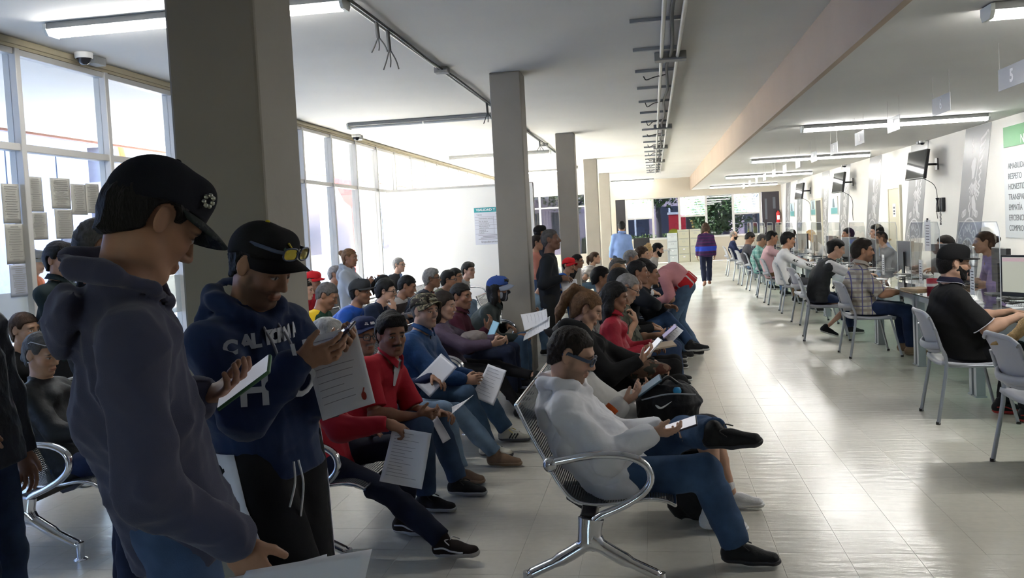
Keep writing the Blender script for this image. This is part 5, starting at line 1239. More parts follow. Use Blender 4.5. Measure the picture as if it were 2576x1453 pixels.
for k in range(1, 12):
    y = DY[k]
    for q in range(2):
        lb = ['loose white paper pile by the front edge under plate %s', 'small white form lying deep on the desk under plate %s'][q] % NUM[4 + k]
        a = rr.uniform(-.5, .5); o = MB(); x0, y0_ = (2.72 if q == 0 else 3.18), y - .3 + .35 * q + rr.uniform(-.08, .08)
        for z in range(3 if q == 0 else 1): o.box(-.105, .105, -.148, .148, .0015 * z, .0015 * z + .001, M=(rotz(a + .12 * z), V(x0, y0_, .7375)))
        o = o.build('paper_pile' if q == 0 else 'paper_form', m_paper); tag(o, lb, 'paper', 'papers on the service desks')
        if q == 0 and True: o['kind'] = 'thing'
    t = thing('cable_bundle', 'tangle of black cables on the desk under plate %s' % NUM[4 + k], 'cable', (3.2, y - .22, .742), 0, 'black cable tangles on the desks')
    for q in range(4):
        MB().tube(bezpts([(rr.uniform(-.2, .2), rr.uniform(-.2, .2), .004 + .012 * rr.random()) for _ in range(5)], 5), .004, 5).build('cable', m_wire, t)
    if k in (1, 2, 3, 4):
        lb = 'upright printed slip taped to the shield under plate %s' % NUM[4 + k]; o = MB().box(-.0015, .0015, -.055, .055, 0, .26).build('printed_slip', m_paper); o.location = (2.914, y + .14, .76); tag(o, lb, 'notice', 'printed slips on the shields')
        for z in range(7): MB().box(-.003, -.0015, -.04, .03 - .01 * (z % 3), .05 + .027 * z, .058 + .027 * z).build('print', m_ink, o)
t = thing('hanging_notice', 'long white notice clipped to the top of the shield under plate seven', 'notice', (2.90, 10.0, 1.13)); MB().box(-.002, .002, -.1, .1, 0, .33).build('sheet', m_paper, t); MB().box(-.006, .006, -.015, .015, .31, .35).build('clip', m_black, t)
for z in range(8): MB().box(-.0035, -.002, -.06, .05, .06 + .03 * z, .067 + .03 * z).build('print', m_ink, t)
t = thing('coffee_cup', 'white paper coffee cup with a dark lid on the desk', 'cup', (3.30, 11.05, .737)); MB().lathe([(.0001, 0), (.03, 0), (.042, .11), (.040, .112)], 16).build('cup', mat('cup_white', (.7, .7, .7), .5), t); MB().lathe([(.044, .108), (.044, .12), (.036, .128), (.0001, .128)], 16).build('lid', m_black, t)
t = thing('red_cup', 'red patterned pen cup beside the shield under plate seven', 'cup', (2.80, 9.55, .737)); MB().lathe([(.0001, 0), (.05, 0), (.055, .13), (.05, .13), (.045, .02)], 16).build('cup', mat('cup_red', (.35, .03, .05), .4), t); MB().lathe([(.0565, .08), (.0555, .05)], 16).build('band', mat('cup_band', (.7, .65, .62), .4), t)
o = MB().box(-.11, .11, -.15, .15, 0, .02, M=(rotz(.3), V(2.72, 9.75, .738))).build('kraft_folder', m_folder); tag(o, 'brown kraft folder on the desk corner in front of the red cup', 'folder')
t = thing('keyboard', 'black keyboard under the hands of the bearded man in the flat cap', 'keyboard', (2.78, 6.75, .737), .1); MB().box(-.07, .07, -.21, .21, 0, .018).build('base', m_mon, t, bevel=.004); b = MB()
for i in range(5):
    for j in range(14): b.box(-.058 + i * .024, -.038 + i * .024, -.2 + j * .0285, -.176 + j * .0285, .018, .023)
tag(b.build('keys', mat('key_grey', (.06, .06, .065), .5), t), kind='stuff')
# ------------------------------------------------------------------ visitor chairs
m_cg = mat('chair_plastic', (.31, .32, .355), .45, bump=(60, .05)); m_cf = mat('chair_frame', (.34, .36, .40), .35, metal=.5)
def visitor_chair(x, y, rz, label):
    t = thing('visitor_chair', label, 'chair', (x, y, 0), math.radians(rz), 'grey visitor chairs at the desks')
    if not VCH:
        q = {}
        b = MB(); b.grid(lambda u_, v_: (lerp(-.22, .23, u_), (v_ - .5) * .45 * (1 - .06 * u_), .445 + .02 * (2 * abs(v_ - .5)) ** 2 - .02 * math.sin(u_ * 3.1) - (.03 * max(0, u_ - .85) / .15)), 10, 8, .03); q['seat'] = (b.mesh('seat'), m_cg)
        def bk(u_, v_):
            q_ = 2 * v_ - 1; e_ = abs(q_) ** 5 * .04 * (u_ ** 3 + (1 - u_) ** 4 * .7) * (1 if u_ > .5 else -1)
            return (-.225 - .085 * u_ ** 1.3 - .035 * (1 - q_ * q_), q_ * (.195 + .018 * u_ - .012 * (1 - u_)), .505 + .315 * u_ - e_)
        b = MB(); b.grid(bk, 14, 14, .016); q['backrest'] = (b.mesh('back'), m_cg)
        b = MB(); b.tube(bezpts([(-.235, -.215, .575), (-.285, -.10, .562), (-.295, 0, .56), (-.285, .10, .562), (-.235, .215, .575)], 4), (.017, .028), 8); q['back_bar'] = (b.mesh('bar'), m_cg)
        b = MB(); b.tube(bezpts([bk(1, v_ / 8) for v_ in range(9)], 2), (.013, .016), 8); q['top_rim'] = (b.mesh('rim'), m_cg)
        for nm, sx, sy in (('leg', 1, 1), ('leg1', 1, -1)):
            b = MB(); b.tube([(.17, sy * .21, .42), (.27, sy * .235, .0)], .0125, 8); q[nm] = (b.mesh('leg'), m_cf)
        for nm, sy in (('leg2', 1), ('leg3', -1)):
            b = MB(); b.tube(bezpts([(-.272, sy * .212, .70), (-.235, sy * .218, .57), (-.20, sy * .22, .43), (-.27, sy * .235, .0)], 5), (.0165, .0135), 8); q[nm] = (b.mesh('leg'), m_cf)
        b = MB()
        for sy in (-1, 1): b.tube([(-.21, sy * .215, .425), (.18, sy * .21, .42)], .0125, 8)
        b.tube([(.17, -.21, .42), (.17, .21, .42)], .0125, 8); q['seat_frame'] = (b.mesh('fr'), m_cf)
        b = MB()
        for sx, sy in ((.27, .235), (.27, -.235), (-.27, .235), (-.27, -.235)): b.lathe([(.016, .02), (.017, 0), (.0001, 0)], 8, (sx, sy, 0))
        q['foot_cap'] = (b.mesh('cap'), m_black)
        for nm, (me, mm) in q.items(): me.materials.append(mm)
        VCH.update(q)
    for nm, (me, mm) in VCH.items(): obj(nm.rstrip('0123456789'), me, t)
    return t
VCH = {}
CH = [(2.30, 5.55, 'grey chair at the picture edge carrying the fair haired visitor'), (2.28, 7.0, 'grey chair under the bearded man in the black polo shirt'), (2.32, 10.2, 'grey chair under the man in the checked shirt'), (2.12, 11.62, 'grey chair pushed out beside the woman in the vest, nearer one'),
      (2.28, 13.35, 'grey empty looking chair past the woman in the vest'), (2.30, 15.0, 'grey chair under the man in the white long sleeved shirt'), (2.26, 16.55, 'grey chair under the man in the pink shirt'), (2.28, 18.2, 'grey chair under the man in the green checked shirt'),
      (2.28, 19.9, 'grey chair under the man in the charcoal shirt'), (2.26, 21.5, 'empty grey chair just past the man in the charcoal shirt'), (2.26, 23.2, 'empty grey chair second past the man in the charcoal shirt'), (2.26, 25.2, 'grey chair under the masked man in navy, farthest one')]
for i, (x, y, lb) in enumerate(CH): visitor_chair(x, y, [4, -2, 3, -8, 6, -3, 2, -4, 3, 5, -5, 2][i], lb)
# clerk chairs
def clerk_chair(x, y, rz, label):
    t = thing('office_chair', label, 'chair', (x, y, 0), math.radians(rz), 'dark office chairs behind the desks'); m_ = mat('chair_fabric', (.05, .06, .065), .8, bump=(120, .2))
    b = MB(); b.grid(lambda u_, v_: (-.24 - .05 * u_, (v_ - .5) * .46, .58 + .46 * u_), 6, 6, .05); b.build('backrest', m_, t, bevel=.01); MB().box(-.24, .24, -.24, .24, .43, .50).build('seat', m_, t, bevel=.03)
    MB().tube([(0, 0, .10), (0, 0, .43)], .03, 10).build('column', m_black, t); MB().box(-.27, -.23, -.03, .03, .42, .62).build('back_post', m_black, t)
    for k in range(5): a = k * 1.2566; MB().tube([(0, 0, .11), (math.cos(a) * .28, math.sin(a) * .28, .07)], [.025, .016], 7).tube([(math.cos(a) * .28, math.sin(a) * .28 - .012, .03), (math.cos(a) * .28, math.sin(a) * .28 + .012, .03)], .029, 10).build('caster_leg', m_black, t)
for i, (y, lb) in enumerate(((10.25, 'dark office chair of the clerk in purple'), (12.0, 'dark office chair of the clerk in the black suit'), (13.5, 'empty dark office chair behind the desks'), (17.6, 'office chair of the clerk in grey behind the shields'), (19.3, 'office chair of the clerk in light blue'), (21.7, 'office chair of the fair haired clerk'), (15.2, 'office chair of the dark haired clerk beside the vest woman'))):
    clerk_chair(3.98, y, 180, lb)
# ------------------------------------------------------------------ filing cabinets at the far wall
def cabinet(x0, x1, h, c, label):
    t = thing('filing_cabinet', label, 'cabinet', ((x0 + x1) / 2, YF - .32, 0), 0, 'filing cabinets'); w_ = (x1 - x0) / 2 - .005; m_ = mat('cab_%02x' % int(c[0] * 255), c, .45)
    MB().box(-w_, w_, -.28, .28, 0, h).build('body', m_, t, bevel=.004)
    for k in range(4):
        z0 = .05 + (h - .08) / 4 * k; z1 = z0 + (h - .08) / 4 - .015; d = MB().box(-w_ + .012, w_ - .012, -.297, -.281, z0, z1).build('drawer', m_, t, bevel=.004)
        MB().box(-.05, .05, -.302, -.298, (z0 + z1) / 2, (z0 + z1) / 2 + .05).build('label_holder', m_steel, d); MB().box(-.04, .04, -.304, -.302, (z0 + z1) / 2 + .008, (z0 + z1) / 2 + .042).build('label_card', m_paper if k < 2 else m_, d); MB().box(-w_ + .03, w_ - .03, -.305, -.298, z1 - .03, z1 - .012).build('handle', m_steel, d)
cabinet(.53, .93, 1.15, (.50, .54, .55), 'pale blue grey filing cabinet, lowest of the three'); cabinet(.94, 1.38, 1.27, (.44, .43, .33), 'beige filing cabinet in the middle of the three'); cabinet(1.39, 1.82, 1.27, (.45, .44, .345), 'beige filing cabinet behind the walking woman')
# far service counter with a screen, near the man in the blue shirt
t = thing('reception_desk', 'small grey desk with a dark monitor near the far windows', 'desk', (.0, 27.0, 0)); MB().box(-.9, .5, -.35, .35, .72, .75).build('desk_top', mat('desk_grey', (.35, .36, .36), .5), t)
for sx in (-.85, .45):
    for sy in (-.3, .3): MB().box(sx - .025, sx + .025, sy - .025, sy + .025, 0, .72).build('leg', m_rail, t)
t2 = thing('dark_monitor', 'dark monitor standing on the small far desk', 'monitor', (-.35, 27.0, .75)); MB().box(-.24, .24, -.02, .02, .08, .4).build('casing', m_mon, t2); MB().box(-.03, .03, -.02, .02, .01, .1).build('stand', m_mon, t2); MB().box(-.1, .1, -.08, .08, 0, .012).build('base', m_mon, t2)
# ------------------------------------------------------------------ things held in hands
def frame_of(n, up):
    n = nrm(n); a = nrm(np.asarray(up, float) - n * np.dot(up, n)); return np.stack([np.cross(a, n), a, n], 1)   # columns: across, along, normal
def put(o, c, R):
    o.matrix_world = mathutils.Matrix([[R[0, 0], R[0, 1], R[0, 2], c[0]], [R[1, 0], R[1, 1], R[1, 2], c[1]], [R[2, 0], R[2, 1], R[2, 2], c[2]], [0, 0, 0, 1]])
def phone(c, n, up, label, case=(.02, .02, .022), scr=(.75, .78, .82, .6), w_=.074, h_=.155):
    t = thing('smartphone', label, 'phone', (0, 0, 0)); put(t, c, frame_of(n, up))
    MB().box(-w_ / 2, w_ / 2, -h_ / 2, h_ / 2, -.010, 0).build('case', mat('case_%02x%02x%02x' % tuple(int(255 * x) for x in case), case, .45), t, bevel=.004)
    MB().box(-w_ / 2 + .004, w_ / 2 - .004, -h_ / 2 + .005, h_ / 2 - .005, .0, .0012).build('screen', mat('phone_glass_%02x%02x' % (int(scr[0] * 255), int(scr[3] * 99)), scr[:3], .1, emit=(*scr[:3], scr[3] * .16)), t)
    MB().box(-w_ / 2 + .008, -w_ / 2 + .03, h_ / 2 - .04, h_ / 2 - .012, -.0125, -.010).build('camera_bump', m_black, t)
    return t
def sheet(c, n, up, label, w_=.215, h_=.28, bend=.02, name='paper_sheet', lines=12, m=None, tint=None, logo=None, seed=0, cat='paper', group=None):
    t = thing(name, label, cat, (0, 0, 0), 0, group); put(t, c, frame_of(n, up)); rr = random.Random(seed)
    f = lambda u_, v_: ((u_ - .5) * w_, (v_ - .5) * h_, bend * math.sin((u_ * .8 + v_ * .6 + seed) * 3.1) + bend * .8 * (v_ - .5) ** 2)
    MB().grid(f, 10, 12, .0008).build('page', m or mat('page_white', (.85, .86, .91), .85), t); b = MB()
    for k in range(lines):
        v_ = .92 - .84 * k / max(lines, 1); u1 = rr.uniform(.4, .9)
        pts = [V(*f(u_, v_)) + V(0, 0, .0022) for u_ in np.linspace(.1, u1, 6)]
        vs = [p + V(0, .0011, 0) for p in pts] + [p - V(0, .0011, 0) for p in pts]; b.add(vs, [(i + 1, i, 6 + i, 7 + i) for i in range(5)])
    if lines: b.build('print', mat('page_print', (.40, .40, .46), .8), t)
    if logo:
        b = MB(); p = V(*f(.84, .12)) + V(0, 0, .003); b.lathe([(.0001, 0), (.011, 0)], 12, p, np.diag([.7, 1.2, 1])); b.tube([p + V(0, .012, 0), p + V(.006, .024, 0)], .002, 4); b.build('seal_print', mat('seal_red', (.42, .05, .03), .7), t)
    return t
def bag_mesh(t, c, r, m, seed, name='body', h=.009, R=None):
    F = Field([V(*c) - V(*r), V(*c) + V(*r)], .05, h); F.ell(V(*c), V(*r), R, k=.02); F.cap(V(*c) - V(r[0] * .5, 0, r[2] * .5), V(*c) + V(r[0] * .4, 0, -r[2] * .5), min(r) * .7, k=.06); F.folds(.010, 22, seed); F.folds(.004, 50, seed + 1)
    return obj(name, np_mesh(name, [F.mesh(name)], m), t)
# ------------------------------------------------------------------ clothing presets
BLK = (.012, .012, .014); NAVY = (.016, .026, .065); JEAN = (.035, .065, .135); LJEAN = (.10, .17, .27); DJEAN = (.014, .02, .045)
def j(c=JEAN, **k): return dict(c=c, k='denim', **k)
SN = dict(c=(.018, .018, .02), sole=(.62, .62, .60)); SB = dict(c=(.012, .012, .013), sole=(.03, .03, .035)); ST = dict(c=(.22, .14, .09), sole=(.25, .17, .11), high=1); SW = dict(c=(.72, .72, .73), sole=(.75, .75, .76))
BP = .432
def seat(label, row, y, head, **k):
    yh = k.pop('yh', y); pxo = k.pop('dx', .045); face = k.pop('face', 0)
    return person(label, (ROWX[row] + pxo, y), face, 'sit', head=px(*head, yh), pz=k.pop('pz', BP), group='people waiting on the benches', **k)
hw = lambda u, v, y, d=None, n=None, c=.6, **k: dict(p=px(u, v, y), w=1, c=c, **({'d': d} if d is not None else {}), **({'n': n} if n is not None else {}), **k)
fw = lambda x, y, d=(1, -.15, 0), z=.078, u=(0, 0, 1): dict(p=(x, y, z), w=1, d=d, u=u)
# ------------------------------------------------------------------ standing men in front of the column
def cap_pin(cp, ac, Rc, S):
    b = MB()
    for k in range(7): a = k * .9; b.lathe([(.0001, .004), (.0045, .003), (.006, 0)], 7, ac(.062 + .010 * math.cos(a), -.083 + .004 * abs(math.cos(a)), .085 + .013 * math.sin(a)), Rc @ rotx(math.pi / 2))
    b.build('pin_badge', mat('pin_metal', (.35, .36, .30), .3, metal=.8), cp)
CAMO_D = camo('camo_dark', (.010, .012, .016), (.030, .036, .040), (.016, .022, .020), 45)
p1 = px(412, 1000, 1.92)
person('young man in charcoal navy hoodie and flat black cap looking down at a phone', p1[:2], 36, 'stand', h=1.80, head=px(450, 448, 1.90), hp=34, hy=16, tr=.2, skin='tan', hair=('full', 'black'), group='standing visitors',
       cap=dict(c=(.010, .011, .016), curve=3.5, bdn=.20, bl=.086, bm=CAMO_D, hgt=.014, z=.040, logo=cap_pin, tilt=-3), top=dict(c=(.058, .060, .100), k='fleece', hood=.82, hdz=-.005, cuff=1, loose=.014, band=1, name='hoodie', fold=2.1, hem=.10), bot=j((.05, .085, .17)),
       hR=hw(635, 1432, 1.78, d=(.35, .0, -.75), n=(-.3, .8, .1), c=.75), eR=('w', -.1, -.5, -.8), hL=hw(570, 975, 2.02, d=(.80, -.30, .28), n=(-.45, -.2, .8), c=.45), w=1.0, fL=None)
phone(px(612, 958, 2.0), (-.45, -.50, .72), (.80, .05, .50), 'smartphone in a green rubber case held by the young man in the hoodie', (.06, .16, .07), (.55, .58, .66, .35), .082, .165)
sheet(px(745, 1505, 1.62), (-.1, -.35, .9), (1, .1, .0), 'white paper sheets hanging from the lowered hand of the young man', .21, .28, .008, seed=4, lines=0)
sheet(px(640, 1500, 1.64) + V(0, .01, -.012), (-.1, -.3, .92), (.9, .3, .0), 'lowest loose white sheet held beside the thigh of the young man', .21, .28, .010, seed=9, lines=0)
def p2x(c):
    m_ = mat('print_white', (.55, .57, .62), .8); N, f, l, u, M = (c[q] for q in ('N', 'f', 'l', 'u', 'M'))
    R_ = np.stack([f, l, u], 1)
    from mathutils.bvhtree import BVHTree
    me = c['top'].data; bv = BVHTree.FromPolygons([v.co for v in me.vertices], [tuple(q.vertices) for q in me.polygons])
    def arcword(txt, r, z, size, a0, da):
        for k, ch in enumerate(txt):
            if ch == ' ': continue
            a = -a0 + k * da; dr = R_ @ V(math.cos(a), math.sin(a), 0); hit = bv.ray_cast(mathutils.Vector(N + R_ @ V(0, 0, z) + dr * .5), mathutils.Vector(-dr)); p = np.array(hit[0]) + np.array(hit[1]) * .003 if hit[0] else N + dr * r; nn = nrm(np.array(hit[1]) * .35 + dr * .65) if hit[0] else dr; p = p + dr * .004; x = np.cross(u, nn); place_text('chest_letter', ch, size, m_, c['top'], p, x, np.cross(nn, x), depth=.0015, offset=.003)
    arcword('CALIFORNIA', .19, -.085, .060, 1.0, .20); arcword('HORN', .205, -.185, .125, .72, .42)
    b = MB()
    for q in (-1, 1): b.tube(bezpts([N + R_ @ V(.10, q * .03, -.05), N + R_ @ V(.155, q * .034, -.13), N + R_ @ V(.172, q * .03, -.28)], 5), .0045, 6)
    b.build('drawstring', cloth((.35, .36, .42)), c['top'])
    P = c['P']; b = MB(); b.tube(bezpts([P + V(.16, -.03, .0), P + V(.185, -.04, -.07), P + V(.175, -.05, -.17)], 5), .0035, 6); b.tube(bezpts([P + V(.16, -.05, .0), P + V(.18, -.07, -.06), P + V(.172, -.09, -.13)], 5), .0035, 6); b.build('waist_cord', cloth((.65, .66, .7)), c['bot'])
def cap_crest(cp, ac, Rc, S):
    b = MB(); b.lathe([(.0001, .003), (.02, .002), (.024, 0)], 14, ac(.098, -.014, .085), Rc @ roty(math.pi / 2 - .25)); b.build('badge', mat('badge_green', (.03, .10, .05), .6), cp)
    b = MB(); b.tube([ac(.102, -.026, .075), ac(.104, -.006, .090), ac(.098, -.020, .105)], .004, 5); b.build('badge_trim', mat('badge_yellow', (.5, .40, .03), .6), cp)
p2 = px(668, 1000, 2.66)
person('man in navy sweatshirt with white chest lettering and black cap reading his phone', p2[:2], -22, 'stand', h=1.72, head=px(688, 585, 2.60), hp=28, hy=8, tr=.25, skin='tan', hair=('crop', 'black'), stubble=.6, group='standing visitors',
       cap=dict(c=(.014, .014, .015), curve=6, bdn=.16, bl=.078, logo=cap_crest, btn=(.5, .4, .03), hgt=.008, tilt=-9, z=.046), top=dict(c=(.015, .028, .078), k='fleece', hood=1.15, cuff=1, pouch=1, loose=.028, band=1, name='hoodie', fold=1.9, hem=.07), bot=dict(c=(.010, .010, .012), k='cloth', loose=.028, side=(.62, .63, .72)),
       hR=hw(805, 893, 2.42, d=(.92, .10, .16), n=(-.1, .75, .45), c=.55), hL=hw(868, 872, 2.56, d=(.75, -.35, .35), n=(-.35, -.5, .6), c=.75), w=1.08, extra=p2x,
       glasses=dict(c=(.06, .08, .14), r=.003, z=.078, x=.020, tilt=-8, sz=(.029, .020), lens=('amber', (.45, .36, .03), .85, .6), tw=2.2), kR=(1, -.3, 0), fR=fw(*(p2[:2] + V(.22, -.12)), (1, -.5, 0)), fL=fw(*(p2[:2] + V(.02, .12))))
phone(px(838, 852, 2.50), (-.55, -.2, .75), (.75, -.1, .55), 'dark smartphone held above a printed form by the man in the sweatshirt', (.03, .02, .04), (.10, .12, .25, .15))
sheet(px(853, 935, 2.50), (.10, -.92, .36), (-.28, .1, .95), 'printed form with a small red seal held by the man in the sweatshirt', .165, .255, .012, seed=2, logo=1, lines=10, name='printed_form')
p3 = px(285, 1000, 3.45)
person('man with cropped grey black hair in black clothes standing behind the hoodie', p3[:2], 38, 'stand', h=1.73, head=px(268, 553, 3.45), hp=12, skin='brown', hair=('crop', 'salt'), top=dict(c=BLK, hood=.8, name='jacket'), bot=j(DJEAN), group='standing visitors')
p4 = px(160, 800, 5.7)
person('man in a dark polo shirt standing with folded arms by the window', p4[:2], 2, 'stand', h=1.70, head=px(148, 614, 5.7), hy=-12, skin='tan', hair=('full', 'black'), w=1.08, top=dict(c=(.018, .028, .030), sleeve='short', collar=(.018, .028, .03), name='polo_shirt'), bot=j(BLK), group='standing visitors',
       hL=dict(p=(.20, -.10, 1.10), d=(.1, -1, 0), n=(-1, 0, 0), c=.6), hR=dict(p=(.22, .08, 1.13), d=(.1, 1, 0), n=(-1, 0, 0), c=.6))
p5 = px(-75, 1000, 2.75)
person('person in a dark jacket and jeans cut off by the picture edge', p5[:2], 10, 'stand', h=1.68, hp=5, skin='tan', hair=('short', 'black'), top=dict(c=(.018, .022, .030), k='nylon', loose=.03, name='jacket', fold=1.6), bot=j((.03, .05, .10)), hR=dict(p=(.12, -.20, .98), d=(.9, .2, -.3), n=(0, .6, -.6)), group='standing visitors')
person('person in a pale checked shirt and jeans half hidden behind the front column', (-1.62, 3.62), 12, 'stand', h=1.66, hp=10, skin='tan', hair=('short', 'black'), top=dict(m=plaid('check_pale', (.55, .55, .57), (.30, .31, .36), (.4, .4, .45), 30), name='shirt'), bot=j((.05, .09, .17)), hR=dict(p=(.22, -.10, 1.12), d=(.6, .2, .7), n=(0, .8, .2)), group='standing visitors')
# ------------------------------------------------------------------ back rows on the left, near
seat('woman with brown hair tied back in a black top on the window bench', 'D', 5.45, (62, 788), hy=-5, hp=5, fem=1, skin='olive', hair=('bun', 'brown'), h=1.6, top=dict(c=BLK), bot=j(BLK), hL=None)
seat('woman with grey streaked hair clip and earring in a quilted black jacket', 'C', 4.38, (112, 840), hy=-8, hp=14, fem=1, skin='olive', hair=('bun', 'salt'), bunp=(-.10, 0, -.04), h=1.6, top=dict(c=(.016, .017, .019), k='nylon', name='jacket', loose=.012), bot=j((.02, .03, .07)),
     glasses=dict(c=(.35, .35, .36), r=.0016, z=.075, x=.0, sz=(.024, .016)), extra=lambda c: MB().lathe([(.0001, .006), (.006, 0), (.0001, -.006)], 8, c['at'](-.004, -.088, -.04)).build('earring', m_chrome, c['root']))
# ------------------------------------------------------------------ second row
VANS = dict(c=(.030, .022, .020), sole=(.58, .57, .56), stripe='wave', sc=(.62, .62, .64), lace=(.62, .62, .62), k='cloth')
f1 = px(1120, 1385, 4.1)
seat('man with white cropped hair in a red sweater holding a form between his knees', 'B', 4.38, (845, 806), hp=25, hy=12, skin='brown', hair=('crop', 'white'), stubble=.3, top=dict(c=(.34, .016, .028), k='fleece', name='sweater', loose=.012, fold=1.2), bot=j((.010, .014, .032)),
     hR=hw(1003, 1075, 4.18, d=(.85, .1, -.35), n=(0, .3, -.9), c=.9), hL=hw(950, 1090, 4.5, d=(.8, -.4, -.2), c=.6), fR=fw(-1.06, 4.08, (.97, -.25, .12), .085), fL=fw(-1.36, 4.42, (1, -.2, 0)), shoe=VANS, kR=(.5, -.2, 1))
sheet(px(1022, 1150, 4.12), (.05, -.88, .30), (.18, -.15, .95), 'crumpled printed form dangling from the hand of the man in the red sweater', .21, .27, .022, seed=7, lines=14)
seat('man with moustache in a red polo shirt turning to the camera', 'B', 5.02, (985, 792), hp=6, hy=-52, tw=-22, skin='brown', hair=('full', 'black'), stache=1, stubble=.15, w=1.10, fat=.6, h=1.70, top=dict(c=(.36, .018, .03), sleeve='short', collar=(.32, .015, .027), inner=(.42, .42, .45), name='polo_shirt', loose=.01, sl=.85), bot=j((.035, .062, .12)),
     hR=hw(1075, 1045, 4.85, d=(.95, .2, .05), n=(0, .6, .3), c=.7), hL=hw(1125, 1040, 5.0, d=(.8, -.55, .05), n=(0, -.4, -.6), c=.7), shoe=dict(c=(.014, .014, .016), sole=(.40, .40, .41), lace=(.03, .03, .03)), fR=fw(-1.34, 4.80, (1, -.12, 0)), fL=fw(-1.22, 5.10, (1, -.1, 0)))
sheet(px(1160, 1015, 4.95), (-.55, -.3, .75), (.75, -.2, .55), 'folded white slip in the hands of the man in the red polo shirt', .07, .16, .012, seed=3, lines=4, name='folded_slip')
sheet(px(1108, 1080, 4.9), (-.3, -.8, .4), (.6, -.2, -.75), 'white strip of paper hanging below the hands of the man in red', .05, .17, .008, seed=5, lines=0, name='folded_slip')
def cap_word(txt, col=(.75, .75, .77), size=.022):
    def fn(cp, ac, Rc, S):
        for k, ch in enumerate(txt):
            a = (k - (len(txt) - 1) / 2) * .16; p = ac(math.cos(a) * .106, math.sin(a) * .088, .082); place_text('cap_lettering', ch, size, cloth(col), cp, p, Rc @ V(-math.sin(a), math.cos(a), 0), Rc @ V(-.25, 0, 1), depth=.0015, offset=.0015)
    return fn
seat('man with grey moustache glasses and navy cap behind the man in red', 'B', 5.64, (914, 800), yh=5.60, hp=4, hy=-42, skin='brown', hair=('crop', 'salt'), stache=1, stachec=(.11, .10, .10), stubble=.2, h=1.66, w=1.05, cap=dict(c=(.018, .026, .07), curve=6, bdn=.05, bl=.068, z=.050, tilt=-7, logo=cap_word('EL REY')), glasses=dict(c=(.02, .02, .025), r=.0028, sz=(.025, .020)),
     top=dict(c=(.02, .03, .075), name='shirt'), bot=j((.17, .25, .36)), shoe=dict(ST, high=1), fR=fw(-1.27, 5.36, (.97, -.25, 0)), fL=fw(-1.10, 5.74, (1, -.05, 0)), hR=hw(1010, 1005, 5.42, d=(.95, -.1, -.1)))
sheet(px(1095, 942, 5.75), (-.25, -.75, .60), (.55, .1, .75), 'grey punched plastic folder standing on a knee between two men', .20, .27, .006, seed=1, lines=0, name='plastic_folder', m=mat('folder_grey', (.50, .52, .58), .35), cat='folder')
seat('stout man in a camouflage cap and blue quarter zip jacket', 'B', 6.28, (1068, 742), hp=2, hy=-30, tw=-12, skin='light', hair=('crop', 'salt'), stubble=.35, fat=1, h=1.70, w=1.15, cap=dict(m=camo('camo_cap', (.20, .17, .11), (.055, .055, .035), (.025, .02, .018), 34), curve=7, bdn=.05, bl=.066, z=.052, tilt=-8, logo=cap_word('MARINE', (.45, .43, .36), .02)),
     top=dict(c=(.016, .055, .16), k='nylon', name='jacket', zip=(.02, .02, .02), collar=(.016, .05, .14), loose=.014, cuff=1), bot=j((.06, .11, .19)), hR=hw(1190, 955, 6.1, d=(.95, .1, .15), n=(0, .7, -.2), c=.75), hL=hw(1205, 945, 6.32, d=(.9, -.3, .1), n=(0, -.6, -.4), c=.7),
     shoe=dict(c=(.55, .53, .46), sole=(.12, .12, .13), stripe='three', sc=(.02, .02, .022), lace=(.55, .45, .10)), fR=fw(-1.20, 5.98, (1, -.1, 0)), fL=fw(-1.14, 6.42, (1, .0, 0)))
sheet(px(1232, 965, 6.1), (-.1, -.85, .35), (.35, 0, .93), 'bent printed letter held out by the man in the camouflage cap', .17, .26, .03, seed=11, lines=9)
seat('woman in a plum jacket with long brown hair and black trousers, legs crossed', 'B', 7.35, (1118, 735), hp=6, hy=-6, fem=1, skin='light', hair=('long', 'dark'), h=1.63, top=dict(c=(.075, .052, .085), k='nylon', name='jacket', loose=.014), bot=dict(c=BLK, slim=1, len=.86), shoe=SB, hR=hw(1255, 862, 7.2, d=(.95, .1, .1), n=(0, .5, .5)), hL=hw(1262, 850, 7.4, d=(.9, -.3, .1)),
     fR=fw(-1.15, 7.20, (.95, -.2, 0)), fL=fw(-.98, 7.25, (.9, -.3, -.2), .34, (.2, 0, .9)), kL=(.3, -.1, 1))
o = MB(); t = thing('shoulder_bag', 'taupe shoulder bag on the lap of the woman in the plum jacket', 'bag', (0, 0, 0)); bag_mesh(t, px(1190, 850, 7.25), (.12, .09, .07), cloth((.20, .17, .16), 'nylon'), 8)
seat('man in a maroon shirt with short black hair glancing at the camera', 'B', 8.0, (1160, 714), hp=2, hy=-22, skin='brown', hair=('short', 'black'), stubble=.3, h=1.68, top=dict(c=(.055, .012, .022), name='shirt', collar=(.05, .012, .02)), bot=j(DJEAN), hR=hw(1232, 812, 7.85, d=(.5, .1, .8), n=(-.5, .3, .3), c=.8))
phone(px(1240, 828, 7.82), (-.3, -.8, .3), (.3, 0, .9), 'phone in a pale blue case held by the man in maroon', (.20, .42, .55), (.25, .45, .6, .3))
def p7x(c):
    b = MB(); b.tube(bezpts([c['at'](.072, -.066, .088), c['at'](.098, -.03, .086), c['at'](.105, 0, .084), c['at'](.098, .03, .086), c['at'](.072, .066, .088)], 5), (.008, .017), 8); b.build('goggles', mat('goggle_black', (.02, .02, .02), .2), c['root'])
